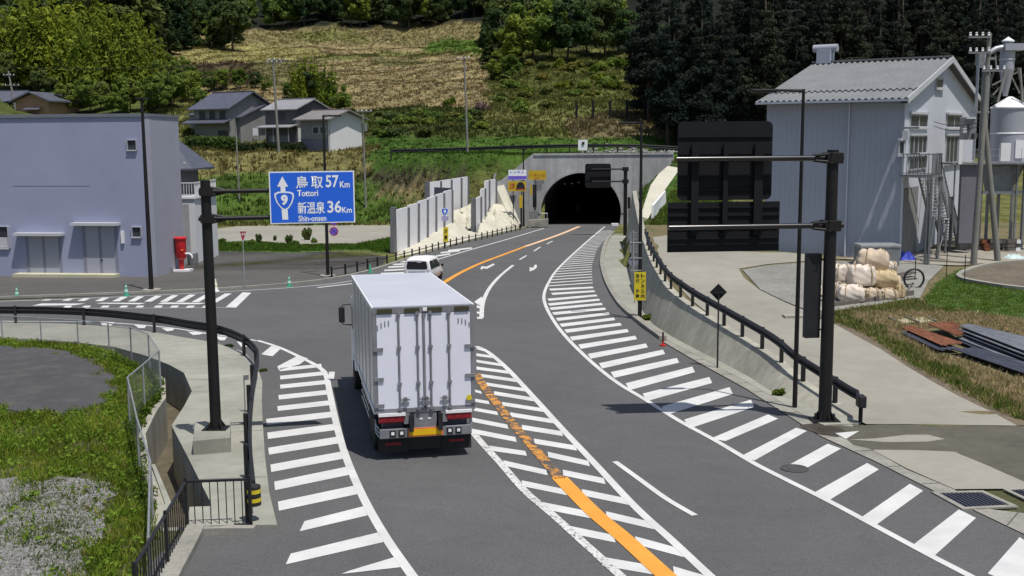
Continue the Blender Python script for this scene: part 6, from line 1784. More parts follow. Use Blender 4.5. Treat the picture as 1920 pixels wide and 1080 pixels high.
# elevator legs
el = thing('grain_elevator', 'tall grey boxed grain elevator legs rising beside the barn', 'elevator', Vector((sxp(1838,450).x, YS-.6, gz)))
def vbox(u0, u1, v0, v1, d, m, name, par, Y=YS-.6):
    A_, B_ = at(u0, v1, Y), at(u1, v0, Y)
    return MB().prism([Vector((A_.x,Y,A_.z)), Vector((B_.x,Y,A_.z)), Vector((B_.x,Y+d,A_.z)), Vector((A_.x,Y+d,A_.z))], EZ*(B_.z-A_.z)).build(name, m, par)
vbox(1828,1836,122,300,.35,M['silo'],'leg_casing',el); vbox(1839.5,1847,118,300,.35,M['steel'],'leg_casing',el)
vbox(1849,1854,135,300,.2,M['steel'],'pipe_casing',el)
vbox(1828,1856,208,212,.6,M['steel'],'platform',el, YS-.9)
vbox(1808,1832,222,262,.7,M['steel'],'motor_house',el,YS-1.2); vbox(1812,1830,219,223,.9,M['trim'],'motor_lid',el,YS-1.3)
for u, v in ((1806,240),(1826,250),(1818,232)): vbox(u,u+7,v,v+9,.3,M['trim'] if u==1806 else M['housedark'],'fitting',el,YS-1.5)
vbox(1835,1847,98,122,.5,M['steel'],'elevator_head',el)
vbox(1852,1868,107,112,.15,M['steel'],'catwalk',el)
# platform, grey enclosure and hopper beneath
pf = thing('loading_platform', 'steel platform with railing over a grey enclosure and hopper right of the stairs', 'platform', Vector((sxp(1850,450).x, YS-2.2, gz)))
YQ = YS-2.4
vbox(1786,1990,304,309,2.0,M['steel'],'deck',pf,YQ)
vbox(1797,1833,309,456,.3,mat('enclosure_grey', (0.16,0.16,0.185), .7, .08),'enclosure',pf,YQ+.2); vbox(1833,1845,309,452,.3,M['housedark'],'enclosure',pf,YQ+.5)
A_ = [at(1850,310,YQ+.6), at(1910,310,YQ+.6), at(1893,362,YQ+.6), at(1862,362,YQ+.6)]
MB().prism(A_, (0,1.0,0)).build('hopper', M['steel'], pf)
vbox(1838,1990,358,364,.5,M['trim'],'beam',pf,YQ+.5)
for u in (1903,1918,1786): vbox(u,u+5,309,452,.12,M['steel'],'post',pf,YQ+.3)
for v in (279,291): vbox(1803,1990,v,v+1.6,.05,M['trim'],'rail',pf,YQ)
for u in (1803,1825,1848,1873,1895,1915): vbox(u,u+1.6,279,304,.05,M['trim'],'rail_post',pf,YQ)
vbox(1876,1896,268,302,.2,M['white'],'white_panel',pf,YQ+.4)
vbox(1797,1806,262,308,.15,M['white'],'side_board',pf,YQ-.1)
# low clutter under the platform
for i, (u, v, w_, h_, m_, lb_) in enumerate(((1862,438,22,26,'timber','stack of weathered boards under the platform'),(1893,446,30,16,'timber','low pile of dark timber right of the leaning strut'),(1846,432,10,40,'rust','rusty upright board under the platform'),(1905,425,9,22,'white','small pale crate under the platform'))):
    q = at(u, v+h_/2, 62.5); t = thing('timber_pile' if 'timber' in m_ else 'board', lb_, 'pile' if 'timber' in m_ else 'board', Vector((q.x,q.y,U(62.5))))
    zz0 = U(62.5)
    for k in range(3):
        MB().box((q.x+random.uniform(-.1,.1), q.y+random.uniform(-.2,.2), zz0+.12+.22*k), (w_*.03*random.uniform(.8,1.1), .7, .2), random.uniform(-.2,.2)).build('board', M[m_], t)
# ------------------------------------------------------------------ bulk bags
Yb = 48.2; zg = U(Yb)+.05
def bagmesh(seed, sx_, sy_, sz_, sag=0.1):
    bm = bmesh.new(); bmesh.ops.create_cube(bm, size=1.0)
    bmesh.ops.subdivide_edges(bm, edges=bm.edges, cuts=11, use_grid_fill=True)
    r = random.Random(seed); ph = [r.uniform(0, 6.28) for _ in range(12)]
    for v in bm.verts:
        x, y, z = v.co*2
        e = 8.0; n_ = (abs(x)**e+abs(y)**e+abs(z)**e)**(1/e)
        x, y, z = x/n_, y/n_, z/n_
        g = 1+sag*(1-z*z)*.9
        w = .035*math.sin(4*x+ph[0]+3*z)+.06*math.sin(5*y+ph[1]+2*z)+.035*math.sin(9*z+6*x+ph[2])+.03*math.sin(11*x+8*y+ph[3])
        top = max(0, z)
        x2 = x*g*(1-.10*top)+w*.5; y2 = y*g*(1-.10*top)+w*.5
        z2 = z + top*(.20*math.sin(5*x+ph[4])*math.cos(5*y+ph[5])+.10*math.sin(11*x+ph[6])*math.sin(10*y+ph[7])-.12*(1-max(abs(x),abs(y))))
        v.co = Vector((x2*sx_/2, y2*sy_/2, (z2+1)*sz_/2))
    me = bpy.data.meshes.new('bag'); bm.to_mesh(me); bm.free()
    me.polygons.foreach_set('use_smooth', [True]*len(me.polygons)); return me
def bag(u0, v0, u1, v1, Y, z, label, m, seed, sag=.05):
    w_ = (u1-u0)*Y/2090; h_ = (v1-v0)*Y/2090*1.0
    x = at((u0+u1)/2, v1, Y).x
    if z > zg+.3: z = at((u0+u1)/2, v1, Y).z
    h_ *= .93
    t = thing('bulk_bag', label, 'bag', Vector((x, Y+w_*.4, z)), 'pile of bulk bags')
    me = bagmesh(seed, w_*1.0, min(w_,1.05), h_*.95, sag); me.materials.append(m)
    o = child('sack', me, t, (x, Y+w_*.4, z), random.uniform(-.25,.25))
    b = MB()
    for s in (-1, 1):
        for yy_ in (-.25,):
            q = Vector((x+s*w_*.36, Y+w_*.4+yy_-w_*.26, z))
            b2_ = MB().tube([q+EZ*h_*.15, q+EZ*h_*.6, q+EZ*h_*.98+Vector((-s*.05,.1,0)), q+EZ*h_*1.04+Vector((-s*.12,.22,0)), q+EZ*h_*.95+Vector((-s*.05,.34,0))], .022, 5)
            b2_.build('strap', M['bagtan'], t)
    return t
bag(1531,529,1549,560,48.0,zg,'pale bulk bag glimpsed between the lamp post and the gantry pole', M['bagpale'],1)
bag(1563,528,1580,561,48.6,zg,'leftmost ground level bag just right of the gantry pole', M['bagpale'],2)
bag(1577,530,1623,563,47.6,zg,'wide pale bag at the front of the bottom row', M['bagpale'],3)
bag(1624,533,1652,557,48.0,zg,'small tan bag in the middle of the bottom row', M['bag'],4)
bag(1653,534,1684,554,48.3,zg,'low cream bag second from the right in the bottom row', M['bag'],5)
bag(1680,523,1697,551,48.6,zg,'narrow bag at the right end of the bottom row', M['bagtan'],6)
bag(1565,494,1595,530,49.2,zg+.72,'upper pale bag at the left of the second layer', M['bagpale'],7)
bag(1594,495,1641,537,48.6,zg+.68,'biggest pale bag in the centre of the second layer', M['bagpale'],8)
bag(1640,505,1683,539,48.9,zg+.5,'slumped tan bag sagging on the right of the second layer', M['bagtan'],9,.2)
bag(1616,466,1668,509,49.6,zg+1.45,'topmost tan bag crowning the pile', M['bag'],10,.14)
bag(1660,489,1682,509,50.2,zg+1.3,'small white topped bag behind the topmost one', M['bagpale'],11)
bag(1585,505,1640,540,50.2,zg,'bag hidden at the back supporting the pile', M['bag'],12); bag(1640,505,1690,540,50.3,zg,'back row bag below the small white one', M['bag'],13)
bag(1605,475,1660,540,50.4,zg,'tall back bag under the topmost one', M['bag'],14)
# planks round the pile
pk = thing('timber_border', 'grey weathered planks edging the bag pile', 'planks', hu(1640,572))
for (u0,v0,u1,v1,h_) in ((1560,577,1642,566,.22),(1640,567,1712,555,.26),(1640,561,1712,548,.1),(1700,549,1712,533,.1)):
    A_, B_ = hu(u0,v0), hu(u1,v1); MB().bar(A_+EZ*h_/2, B_+EZ*h_/2, .09, h_).build('plank', M['timber'], pk)
# generator box
q = hu(1643,497); gb = thing('storage_box', 'grey steel storage box with a paler lid behind the bag pile', 'box', q)
wd_ = 73*q.y/2090
MB().box(q+EZ*.5, (wd_, 1.2, 1.0)).build('body', M['steel'], gb, bevel=.02); MB().box(q+EZ*1.05, (wd_*1.04,1.28,.14)).build('lid', M['galv'], gb, bevel=.02)
# timber scraps and hoop
for i, (u, v, r_) in enumerate(((1690,520,.35),(1694,528,.1),(1700,514,.6))):
    q = hu(u, v+8); tag(MB().bar(q+Vector((-.6*math.cos(r_),-.6*math.sin(r_),.35-.1*i)), q+Vector((.6*math.cos(r_),.6*math.sin(r_),.45-.1*i)), .22, .07).build('timber_offcut', M['timber']), ('upper','middle','rear')[i]+' dark timber offcut leaning at the right end of the bag pile', 'plank')
q = hu(1713, 541); hp = thing('metal_hoop', 'black upright metal hoop on the grass right of the bag pile', 'hoop', q)
rh = 18.5*q.y/2090
MB().tube([q+Vector((rh*math.cos(a_), .0, rh+rh*math.sin(a_))) for a_ in np.linspace(0, 2*math.pi, 25)], .05, 6).build('ring', M['black'], hp)
MB().tube([q+Vector((.05,.02,rh*.9)), q+Vector((.05,.02,rh*3.1))], .022, 6).build('stem', M['black'], hp)
for u, v0, v1, lb_ in ((1774,472,522,'thin dark stake left of the concrete pole'),(1808,478,534,'thin dark stake in the grass before the concrete pole')):
    q = hu(u, v1); tag(MB().tube([q, up_(q, ztop(q, v0))], .02, 6).build('garden_stake', M['black']), lb_, 'stake')
# tarp, cloth, slabs
def crumple(q, w_, d_, h_, m, name, label, cat):
    n = 9; V = []
    for j in range(n):
        for i in range(n):
            f = 1-max(abs(i/(n-1)-.5), abs(j/(n-1)-.5))*2
            V.append(q+Vector(((i/(n-1)-.5)*w_*random.uniform(.85,1.1), (j/(n-1)-.5)*d_*random.uniform(.85,1.1), .03+h_*min(1,f*2.2)*random.uniform(.3,1))))
    return tag(MB().add(V, [(j*n+i, j*n+i+1, (j+1)*n+i+1, (j+1)*n+i) for j in range(n-1) for i in range(n-1)]).build(name, m, None), label, cat)
crumple(hu(1698,488), 1.1, .8, .5, M['bluetarp'], 'blue_tarp', 'crumpled blue tarp at the foot of the outside stairs', 'tarp')
crumple(hu(1902,486), 1.0, .7, .3, M['cloth'], 'pale_cloth', 'crumpled pale green cloth on the grass by the planting bed', 'cloth')
for (u0,v0,u1,v1,h_,lb_) in ((1690,488,1722,489,.18,'short grey kerb stone under the stairs'),(1722,490,1830,497,.12,'long low concrete kerb before the stairs'),(1735,478,1760,476,.25,'pale concrete block near the stair foot'),(1795,470,1812,468,.3,'pale stone block by the second stair flight')):
    A_, B_ = hu(u0,v0), hu(u1,v1); tag(MB().bar(A_+EZ*(h_/2+.03), B_+EZ*(h_/2+.03), .3, h_).build('kerb_stone', M['drive']), lb_, 'kerb stone')
# ------------------------------------------------------------------ sheet stacks
def sheet_thing(name, label, px, m, z, corrw=.2, amp=.025, cat='metal sheet'):
    A_, B_, C_, D_ = [hu(u, v)+EZ*z for u, v in px]
    c = (A_+B_+C_+D_)/4
    t = None
    al_ = (B_-A_); n = max(2, int(al_.length/corrw))*4; V = []
    for zz_ in (0, -.03):
        for (P_, Q_) in ((A_, B_), (D_, C_)):
            for k in range(n+1): V.append(P_.lerp(Q_, k/n)+EZ*(amp*math.sin(2*math.pi*k/4+.5)+zz_))
    m_ = n+1; Fs = []
    for k in range(n):
        Fs += [(k,k+1,m_+k+1,m_+k),(2*m_+k,3*m_+k,3*m_+k+1,2*m_+k+1),(k,2*m_+k,2*m_+k+1,k+1),(m_+k,m_+k+1,3*m_+k+1,3*m_+k)]
    Fs += [(0,m_,3*m_,2*m_),(n,2*m_+n,3*m_+n,m_+n)]
    return tag(MB().add(V, Fs).build(name, m), label, cat, 'sheets lying on the grass')
sheet_thing('metal_sheet','long rusty brown sheet lying nearest the driveway',[(1690,626),(1708,622),(1804,655),(1764,660)],M['rust'],.24)
sheet_thing('metal_sheet','dark sheet under the long rusty one',[(1688,631),(1708,626),(1800,662),(1758,664)],M['sheetdark'],.15)
sheet_thing('metal_sheet','broad rusty sheet tilted beside the grey stack',[(1738,623),(1776,619),(1808,640),(1794,647)],M['rust'],.34)
sheet_thing('metal_sheet','short dark rusty sheet at the head of the grey stack',[(1775,618),(1785,615),(1800,624),(1793,629)],M['rust'],.28)
for k, (z, off, m_, lb_) in enumerate(((.12,(0,12),'sheetdark','bottom dark sheet of the grey stack'),(.16,(-2,8),'sheet','second grey sheet from the bottom of the stack'),(.26,(3,5),'sheetdark','middle dark sheet of the grey stack'),(.36,(0,2),'sheet','fourth grey sheet in the stack'),(.46,(1,0),'sheet','topmost bright corrugated sheet of the grey stack'))):
    dx, dy = off
    sheet_thing('metal_sheet', lb_, [(1796+dx,634+dy),(1815+dx,630+dy),(1990+dx,672+dy),(1935+dx,690+dy)], M[m_], z, .16, .03)
sheet_thing('metal_sheet','dark blue sheet sticking out below the grey stack',[(1782,664),(1830,662),(1960,702),(1930,715)],M['sheetdark'],.2)
for (px4, lb_) in (([(1682,604),(1702,600),(1716,608),(1694,611)],'small cream board on the dry grass'),([(1706,602),(1738,598),(1750,607),(1716,609)],'larger cream board on the dry grass')):
    sheet_thing('cream_board', lb_, px4, M['slab'], .10, 5, 0, 'board')
for px2, lb_ in (((1666,600,1680,608),'dark batten left of the cream boards'),((1697,599,1722,610),'dark batten between the cream boards'),((1736,599,1755,608),'dark batten right of the cream boards')):
    A_, B_ = hu(px2[0],px2[1]), hu(px2[2],px2[3]); tag(MB().bar(A_+EZ*.12, B_+EZ*.12, .10, .08).build('timber_batten', M['timber']), lb_, 'batten')
# small slab and pot by the lamp post
q = hu(1490, 596); tag(MB().box(q+EZ*.06, (.9,.5,.12)).build('concrete_slab', M['wallc']), 'small grey slab on the driveway behind the thin lamp post', 'slab')
q = hu(1538, 598); tag(MB().lathe([(.2,0),(.26,.15),(.24,.4),(.1,.5),(.0001,.5)], q, 12).build('grey_bollard', M['wallc'], None, True), 'rounded grey stone stump between display box and gantry pole', 'stump')

# ------------------------------------------------------------------ utility poles
def upole(label, P, vt, arms, r=.15, lean=0.0, tr=False):
    t = thing('utility_pole', label, 'utility pole', P, 'concrete utility poles')
    z = ztop(P, vt)
    top = Vector((P.x+lean, P.y, z))
    MB().tube([P-EZ*.3, top], [r, r*.62], 12).build('pole', M['polec'], t, True)
    for va, hw, off in arms:
        za = ztop(P, va); c = P.lerp(top, (za-P.z)/(z-P.z)); c.z = za
        cr_ = MB().box(c+Vector((off,-.12,0)), (hw*2,.09,.09)).build('crossarm', M['steel'], t)
        for k in np.linspace(-.85, .85, 4):
            MB().lathe([(.05,0),(.08,.06),(.05,.12),(.07,.18),(.0001,.22)], c+Vector((off+hw*k,-.12,.04)), 8).build('insulator', M['white'], cr_)
    if tr: MB().tube([P.lerp(top,.78)+Vector((.3,-.1,0)), P.lerp(top,.86)+Vector((.3,-.1,0))], .22, 10).build('transformer', M['steel'], t)
    return t, top
tops = {}
tops['a'] = upole('concrete pole rising from the middle house roofs', hit(523,285,T,80), 108, [(113,1.3,.6),(117,1.1,.2)], .2, -.4)[1]
tops['b'] = upole('concrete pole on the bank above the white barriers', hit(877,287,T,80), 107, [(110,.8,-.1)], .16, -.3)[1]
tops['c'] = upole('concrete pole on the grass slope right of the blue sign', hit(686,389,T,80), 205, [(209,1.0,.2)], .15, -.1, True)[1]
tops['d'] = upole('short concrete pole above the left arm of the blue sign', hit(449,376,T,80), 238, [], .14, -.1)[1]
tops['e'] = upole('pale pole standing in the dark forest right of the tunnel', hit(1349,226,T,80), 84, [(91,1.3,0),(114,.8,0)], .17, .3)[1]
tops['f'] = upole('leaning pole at the far left beside the tan house', hit(30,206,T,80), 133, [(141,1.0,0),(160,1.3,.2)], .22, -.9)[1]
P = hu(1825,497); P.z = U(P.y)
tops['g'] = upole('tall concrete pole between the barn and the silo', P, 62, [(70,.55,-.55),(99,.55,-.5),(133,.6,.3)], .17, .25)[1]
# leaning strut
P = hu(1871,491); top = Vector((at(1847,188,P.y).x, P.y+.3, at(1847,188,P.y).z))
tag(MB().tube([P, top], [.17,.12], 12).build('leaning_strut', M['polec'], None, True), 'leaning bare concrete strut in front of the silo legs', 'pole')
def wire(a, c, sag, label, r=.018):
    pts = [a.lerp(c, k/14)-EZ*sag*4*(k/14)*(1-k/14) for k in range(15)]
    return tag(MB().tube(pts, r, 4).build('power_line', M['black']), label, 'power line', 'overhead lines on the slope')
wire(tops['a']-EZ*.6, tops['b']-EZ*.3, 1.3, 'overhead line between the house pole and the bank pole', .03)
wire(tops['a']-EZ*.6, Vector((-100, 165, tops['a'].z+2)), 1.5, 'overhead line running left from the house pole', .03)
wire(tops['b']-EZ*1.8, Vector((-30, 168, 15.2)), .6, 'lower overhead line left of the bank pole', .025)
wire(gp_(1740,228)+gn*.3, Vector((tops['g'].x, tops['g'].y, at(1820,225,57).z)), .25, 'short cable from the barn gable to the pole', .018)
wire(gp_(1740,236)+gn*.3, Vector((tops['g'].x, tops['g'].y, at(1820,232,57).z)), .3, 'lower short cable from the barn gable to the pole', .018)
# ------------------------------------------------------------------ foliage
def leafmesh(name, cen, rad, n, size, colA, colB, up=0.35, flat=0.6, mat_=None, hang=0.0):
    """n leaf clumps as small quads spread through the given blobs"""
    cen = np.asarray(cen, dtype=float); rad = np.asarray(rad, dtype=float)
    if rad.ndim == 1: rad = np.stack([rad, rad, rad*0.8], 1)
    vol = rad.prod(1)**0.67; idx = RNG.choice(len(cen), n, p=vol/vol.sum())
    d = RNG.normal(size=(n,3)); d /= np.linalg.norm(d, axis=1)[:,None]
    rr = RNG.uniform(0.35, 1.0, n)**0.6
    pos = cen[idx] + d*rad[idx]*rr[:,None]
    nrm = d*0.7 + RNG.normal(size=(n,3))*flat + np.array([0,0,up]); nrm /= np.linalg.norm(nrm, axis=1)[:,None]
    a = np.cross(nrm, RNG.normal(size=(n,3))); a /= np.linalg.norm(a, axis=1)[:,None]
    b = np.cross(nrm, a)
    s = size*RNG.lognormal(0, .3, n)[:,None]
    asp = RNG.uniform(.45, .8, n)[:,None]
    q = np.stack([pos-a*s, pos-b*s*asp*.8+nrm*s*.15, pos+a*s-np.array([0,0,hang])*s, pos+b*s*asp*.8+nrm*s*.15], 1)   # pointed clumps
    V = q.reshape(-1,3)
    me = bpy.data.meshes.new(name)
    me.vertices.add(4*n); me.vertices.foreach_set('co', V.ravel().astype(np.float32))
    me.loops.add(4*n); me.loops.foreach_set('vertex_index', np.arange(4*n, dtype=np.int32))
    me.polygons.add(n); me.polygons.foreach_set('loop_start', np.arange(0,4*n,4, dtype=np.int32))
    me.update(calc_edges=True)
    t = RNG.uniform(0,1,n)*0.55 + RNG.uniform(0,1,len(cen))[idx]*0.45
    c = np.asarray(colA)[None]*(1-t[:,None]) + np.asarray(colB)[None]*t[:,None]
    c4 = np.repeat(np.concatenate([c, np.ones((n,1))], 1), 4, axis=0)
    at_ = me.color_attributes.new('Col', 'FLOAT_COLOR', 'POINT'); at_.data.foreach_set('color', c4.ravel().astype(np.float32))
    me.materials.append(mat_ or M['leaf'])
    return me
def trunkmesh(H, r, limbs, lean=.3, seed=0):
    rn = random.Random(seed); b = MB()
    p = [Vector((0,0,-.6))]
    for k in range(1, 6): p.append(Vector((rn.uniform(-lean,lean)*k/5, rn.uniform(-lean,lean)*k/5, H*k/5)))
    b.tube(p, [r*(1-.15*k) for k in range(6)], 7)
    for k in range(limbs):
        f = rn.uniform(.35,.9); q = p[min(5,int(f*5))].lerp(p[min(5,int(f*5)+1)], f*5-int(f*5)); a = rn.uniform(0,6.28); L = H*rn.uniform(.25,.45)
        b.tube([q, q+Vector((math.cos(a)*L*.5, math.sin(a)*L*.5, L*.35)), q+Vector((math.cos(a)*L*.9, math.sin(a)*L*.9, L*.8))], [r*.4, r*.25, r*.08], 5)
    me = b.mesh('trunk'); me.materials.append(M['bark'])
    me.polygons.foreach_set('use_smooth', [True]*len(me.polygons)); return me
def proto(name, H, crown, trunk):
    t = bpy.data.objects.new(name, None); col.objects.link(t); t['_o'] = (0,0,0)
    for nm, me in (('trunk', trunk), ('crown', crown)):
        if me is None: continue
        o = bpy.data.objects.new(nm, me); col.objects.link(o); o.parent = t
    return t
def blobs_broad(H, R, n, z0=.32, rn=None):
    c = []; r = []
    for k in range(n):
        z = rn.uniform(z0, .95); w = R*math.sqrt(max(0.05, 1-((z-.58)/.46)**2))
        a = rn.uniform(0, 6.28); d = w*math.sqrt(rn.uniform(.15,1))*.8
        c.append((math.cos(a)*d, math.sin(a)*d, z*H)); s = rn.uniform(.20,.36)*R; r.append((s*1.15, s*1.15, s*.75))
    return c, r
def blobs_plume(H, R, n, rn):
    c = []; r = []
    for k in range(n):
        a = rn.uniform(0,6.28); d = R*math.sqrt(rn.uniform(0,1))*.75; hh = H*(1-.38*(d/R)**2)*rn.uniform(.8,1.05)
        for f in np.linspace(.25, 1.0, 6):
            s = R*(.26*(1-f)+.07); c.append((math.cos(a)*d*(.6+.5*f)+rn.uniform(-.2,.2), math.sin(a)*d*(.6+.5*f)+rn.uniform(-.2,.2), hh*f)); r.append((s, s, s*1.5))
    return c, r
def blobs_cedar(H, R, z0, rn):
    c = []; r = []
    z = z0
    while z < 1.0:
        w = R*(1-z)/(1-z0)*1.0+.15; m_ = max(2, int(6*w/R))
        for k in range(m_):
            a = rn.uniform(0,6.28); d = w*rn.uniform(.3,.75); s = .36*w+.25
            c.append((math.cos(a)*d, math.sin(a)*d, z*H-.15*d)); r.append((s, s, s*.6))
        z += .045
    return c, r
def place(pr, P, sc, label, cat, group=None, rz=None, first=[set()], zs=1.0):
    if pr.name in first[0]: o = copy_tree(pr)
    else: o = pr; first[0].add(pr.name)
    o.location = P; o.rotation_euler = (random.uniform(-.04,.04), random.uniform(-.04,.04), random.uniform(0,6.28) if rz is None else rz)
    o.scale = (sc, sc, sc*zs)
    tag(o, label, cat, group); return o
rn = random.Random(5)
BR_A, BR_B = (.12,.19,.022), (.24,.30,.05)
MD_A, MD_B = (.10,.165,.034), (.20,.28,.065)
DK_A, DK_B = (.06,.10,.040), (.13,.18,.065)
CE_A, CE_B = (.030,.040,.036), (.042,.055,.042)
def mk(name, fn, cols, n, size, tr, H, **k):
    c, r = fn; me = leafmesh('crown', c, r, n, size, cols[0], cols[1], **k); return proto(name, H, me, tr)
broad_dark = [mk('broadleaf_tree', blobs_broad(11, 4.2, 30, .28, rn), (DK_A,DK_B), 4600, .36, trunkmesh(9,.22,5,.5,i), 11) for i in range(3)]
broad_mid = [mk('broadleaf_tree', blobs_broad(9, 3.6, 26, .25, rn), (MD_A,MD_B), 4400, .30, trunkmesh(7,.18,5,.5,10+i), 9) for i in range(3)]
bamboo = [mk('bamboo_clump', blobs_plume(10, 3.6, 15, rn), (BR_A,BR_B), 6500, .27, trunkmesh(8,.10,3,.6,20+i), 10, hang=.5) for i in range(3)]
cedar = [mk('cedar_tree', blobs_cedar(24, 3.6, z0, rn), (CE_A,CE_B), 11000, .21, trunkmesh(23,.30,0,.2,30+i), 24) for i, z0 in enumerate((.10,.18,.28))]
conif = [mk('conifer_tree', blobs_cedar(14, 2.9, .14, rn), (DK_A,(.026,.042,.018)), 3000, .38, trunkmesh(13,.2,0,.2,40+i), 14) for i in range(2)]
def bush_proto(cols, n=1300, size=.17, R=1.0, name='bush'):
    c = []; r = []
    for k in range(9):
        a = rn.uniform(0,6.28); d = R*rn.uniform(0,.75); c.append((math.cos(a)*d, math.sin(a)*d, R*rn.uniform(.25,.75))); s = R*rn.uniform(.3,.45); r.append((s,s,s*.85))
    return proto(name, R, leafmesh('foliage', c, r, n, size, cols[0], cols[1]), None)
bush_mid = [bush_proto((MD_A,MD_B)) for i in range(2)]
bush_br = [bush_proto((BR_A,(.13,.16,.03))) for i in range(2)]
bush_dk = [bush_proto((DK_A,DK_B)) for i in range(2)]
bush_olive = [bush_proto(((.10,.13,.03),(.20,.20,.065))) for i in range(2)]
def hT(u, v): return hit(u, v, T, 80, 470, .6)
def onT(x, y): return Vector((x, y, T(x, y)-.15))

# upper forest edge, row behind row
for Y_, sp in ((297,5.2),(305,5.4),(314,5.8),(327,6.5),(345,8)):
    x = -.335*Y_
    while x < .0*Y_:
        xx = x+random.uniform(-1.5,1.5); yy = Y_+random.uniform(-3,3)
        if -.232*Y_ < xx < -.018*Y_: yy += 31 if Y_ < 330 else 20
        k = random.random()
        pr = random.choice(broad_dark if k < .55 else (broad_mid if k < .78 else conif))
        lab = {'conifer_tree':'dark conifer in the wood above the terraced field'}.get(pr.name.split('.')[0], None)
        if lab is None: lab = 'dark broadleaf tree in the wood above the terraced field' if pr in broad_dark else 'fresh green tree in the wood above the terraced field'
        place(pr, onT(xx, yy), random.uniform(.8,1.2), lab, 'tree', lab.replace(' in the', 's in the') if False else 'wood above the field: '+lab.split(' in ')[0])
        x += sp*random.uniform(.8,1.2)
# left wood
def px_tree(prs, u, v, h_px, label, cat='tree', group=None):
    P = hT(u, v); pr = random.choice(prs)
    H = {'broadleaf_tree':11 if pr in broad_dark else 9,'bamboo_clump':10,'cedar_tree':24,'conifer_tree':14}[pr.name.split('.')[0]]
    s = h_px*P.y/2090/H
    return place(pr, P-EZ*.15, s, label, cat, group)
LW_B = 'bright green bamboo clump in the wood behind the left building'
for u, v, h in ((55,165,125),(30,150,90),(75,150,105),(115,170,120),(105,130,70),(150,195,115),(175,110,95),(200,170,105),(225,150,90),(245,180,85),(272,160,70),(140,120,55),(290,178,75),(262,125,70)):
    px_tree(bamboo, u, v, h*1.45, LW_B, 'bamboo', 'bamboo in the left wood')
LW_M = 'mid green leafy tree in the wood behind the left building'
for u, v, h in ((170,212,70),(210,215,60),(245,210,70),(130,212,60),(225,215,50),(300,212,75),(322,205,95),(345,180,70),(235,95,100),(215,90,80),(305,150,55),(335,150,45),(280,208,50),(318,190,60),(365,165,45),(392,172,40)):
    px_tree(broad_mid, u, v, h, LW_M, 'tree', 'leafy trees in the left wood')
LW_D = 'dark tree at the back of the wood on the left hill'
for u in range(-30, 345, 26):
    for v, h in ((100,125),(70,110),(140,110) if u < 60 else (40,110)):
        px_tree(broad_dark + conif, u+random.uniform(-9,9), v+random.uniform(-8,8), h*random.uniform(.85,1.15), LW_D, 'tree', 'dark trees on the left hill')
for u, v, h in ((100,206,60),(75,188,55),(190,208,55),(140,160,70),(10,170,70),(108,186,40)):
    px_tree(broad_dark, u, v, h, 'dark tree low behind the roof of the left building', 'tree', 'dark trees low behind the left building')
# bushes and trees round the houses
for prs, u, v, h, lb_ in ((bamboo,575,205,100,'tall bright bamboo clump behind the middle house'),(bamboo,610,205,85,'broad bamboo clump right of the tallest one behind the houses'),(broad_dark,585,206,70,'dark tree inside the bamboo behind the middle house'),(broad_mid,640,212,55,'green tree at the right end of the house row'),
        (broad_mid,500,170,28,'round trimmed tree between the two house roofs'),(broad_mid,415,168,42,'green tree above the dark tiled roof'),(broad_mid,450,166,40,'second green tree above the dark tiled roof'),(broad_mid,355,190,60,'green tree left of the dark tiled house'),(broad_dark,480,165,32,'small dark tree behind the tiled annex'),
        (broad_mid,376,205,42,'small green tree hugging the left wall of the tiled house'),(broad_mid,545,186,35,'green tree behind the shiny roof')):
    px_tree(prs, u, v, h, lb_)
def px_bush(prs, u, v, w_px, label, f=None, group=None, zs=1.0, cat='bush'):
    P = hT(u, v) if f is None else (hu(u, v) if f == 'U' else Vector((gp(u,v).x, gp(u,v).y, base(gp(u,v).y))))
    return place(random.choice(prs), P-EZ*.05, w_px*P.y/2090/2.0, label, cat, group, zs=zs)
# clipped hedge in front of the tiled house: one long thing
cA, cB = hT(352,282), hT(442,284)
cs = [tuple(cA.lerp(cB, k/15)+EZ*z) for k in range(16) for z in (.6,1.4)]
hd = link('hedge', leafmesh('hedge', cs, [(.75,.8,.75)]*len(cs), 5200, .17, DK_A, MD_A), None); tag(hd, 'dark clipped hedge below the dark tiled house', 'hedge')
cA, cB = hT(452,286), hT(566,286)
cs = [tuple(cA.lerp(cB, k/15)+EZ*.6) for k in range(16)]
hd = link('hedge', leafmesh('hedge', cs, [(.7,.7,.8)]*len(cs), 3000, .17, DK_A, (.05,.06,.025)), None); tag(hd, 'low dark hedge bank below the middle house', 'hedge')
for u, v, w, lb_ in ((350,250,20,'green bush at the left end of the clipped hedge'),(365,262,18,'bright bush by the corner of the balcony house'),(352,275,16,'low leafy bush right of the plain building corner')):
    px_bush(bush_br, u, v, w, lb_)
px_bush(bush_mid, 410, 252, 34, 'garden bush above the clipped hedge'); px_bush(bush_mid, 385, 254, 24, 'garden bush left above the clipped hedge')
# strip plants by the pale lot
for u, v, w, h_, lb_ in ((417,455,18,1,'low yellowish bush at the left end of the grass strip'),(446,462,20,1,'round clipped bush left of the stop sign'),(474,458,16,1.3,'dark little bush right of the stop sign'),(487,455,12,2.6,'slim dark young tree right of the stop sign'),(515,451,10,2.0,'sparse twiggy sapling on the grass strip'),(541,457,14,2.3,'upright young plant below the blue sign'),(553,460,20,1,'low bush below the blue sign'),(575,450,18,2.4,'leafy young tree left of the lamp post'),(588,455,14,1.4,'small bush beside the lamp post')):
    px_bush(bush_mid if h_ < 2 else bush_dk, u, v, w, lb_, 'G', None, h_)
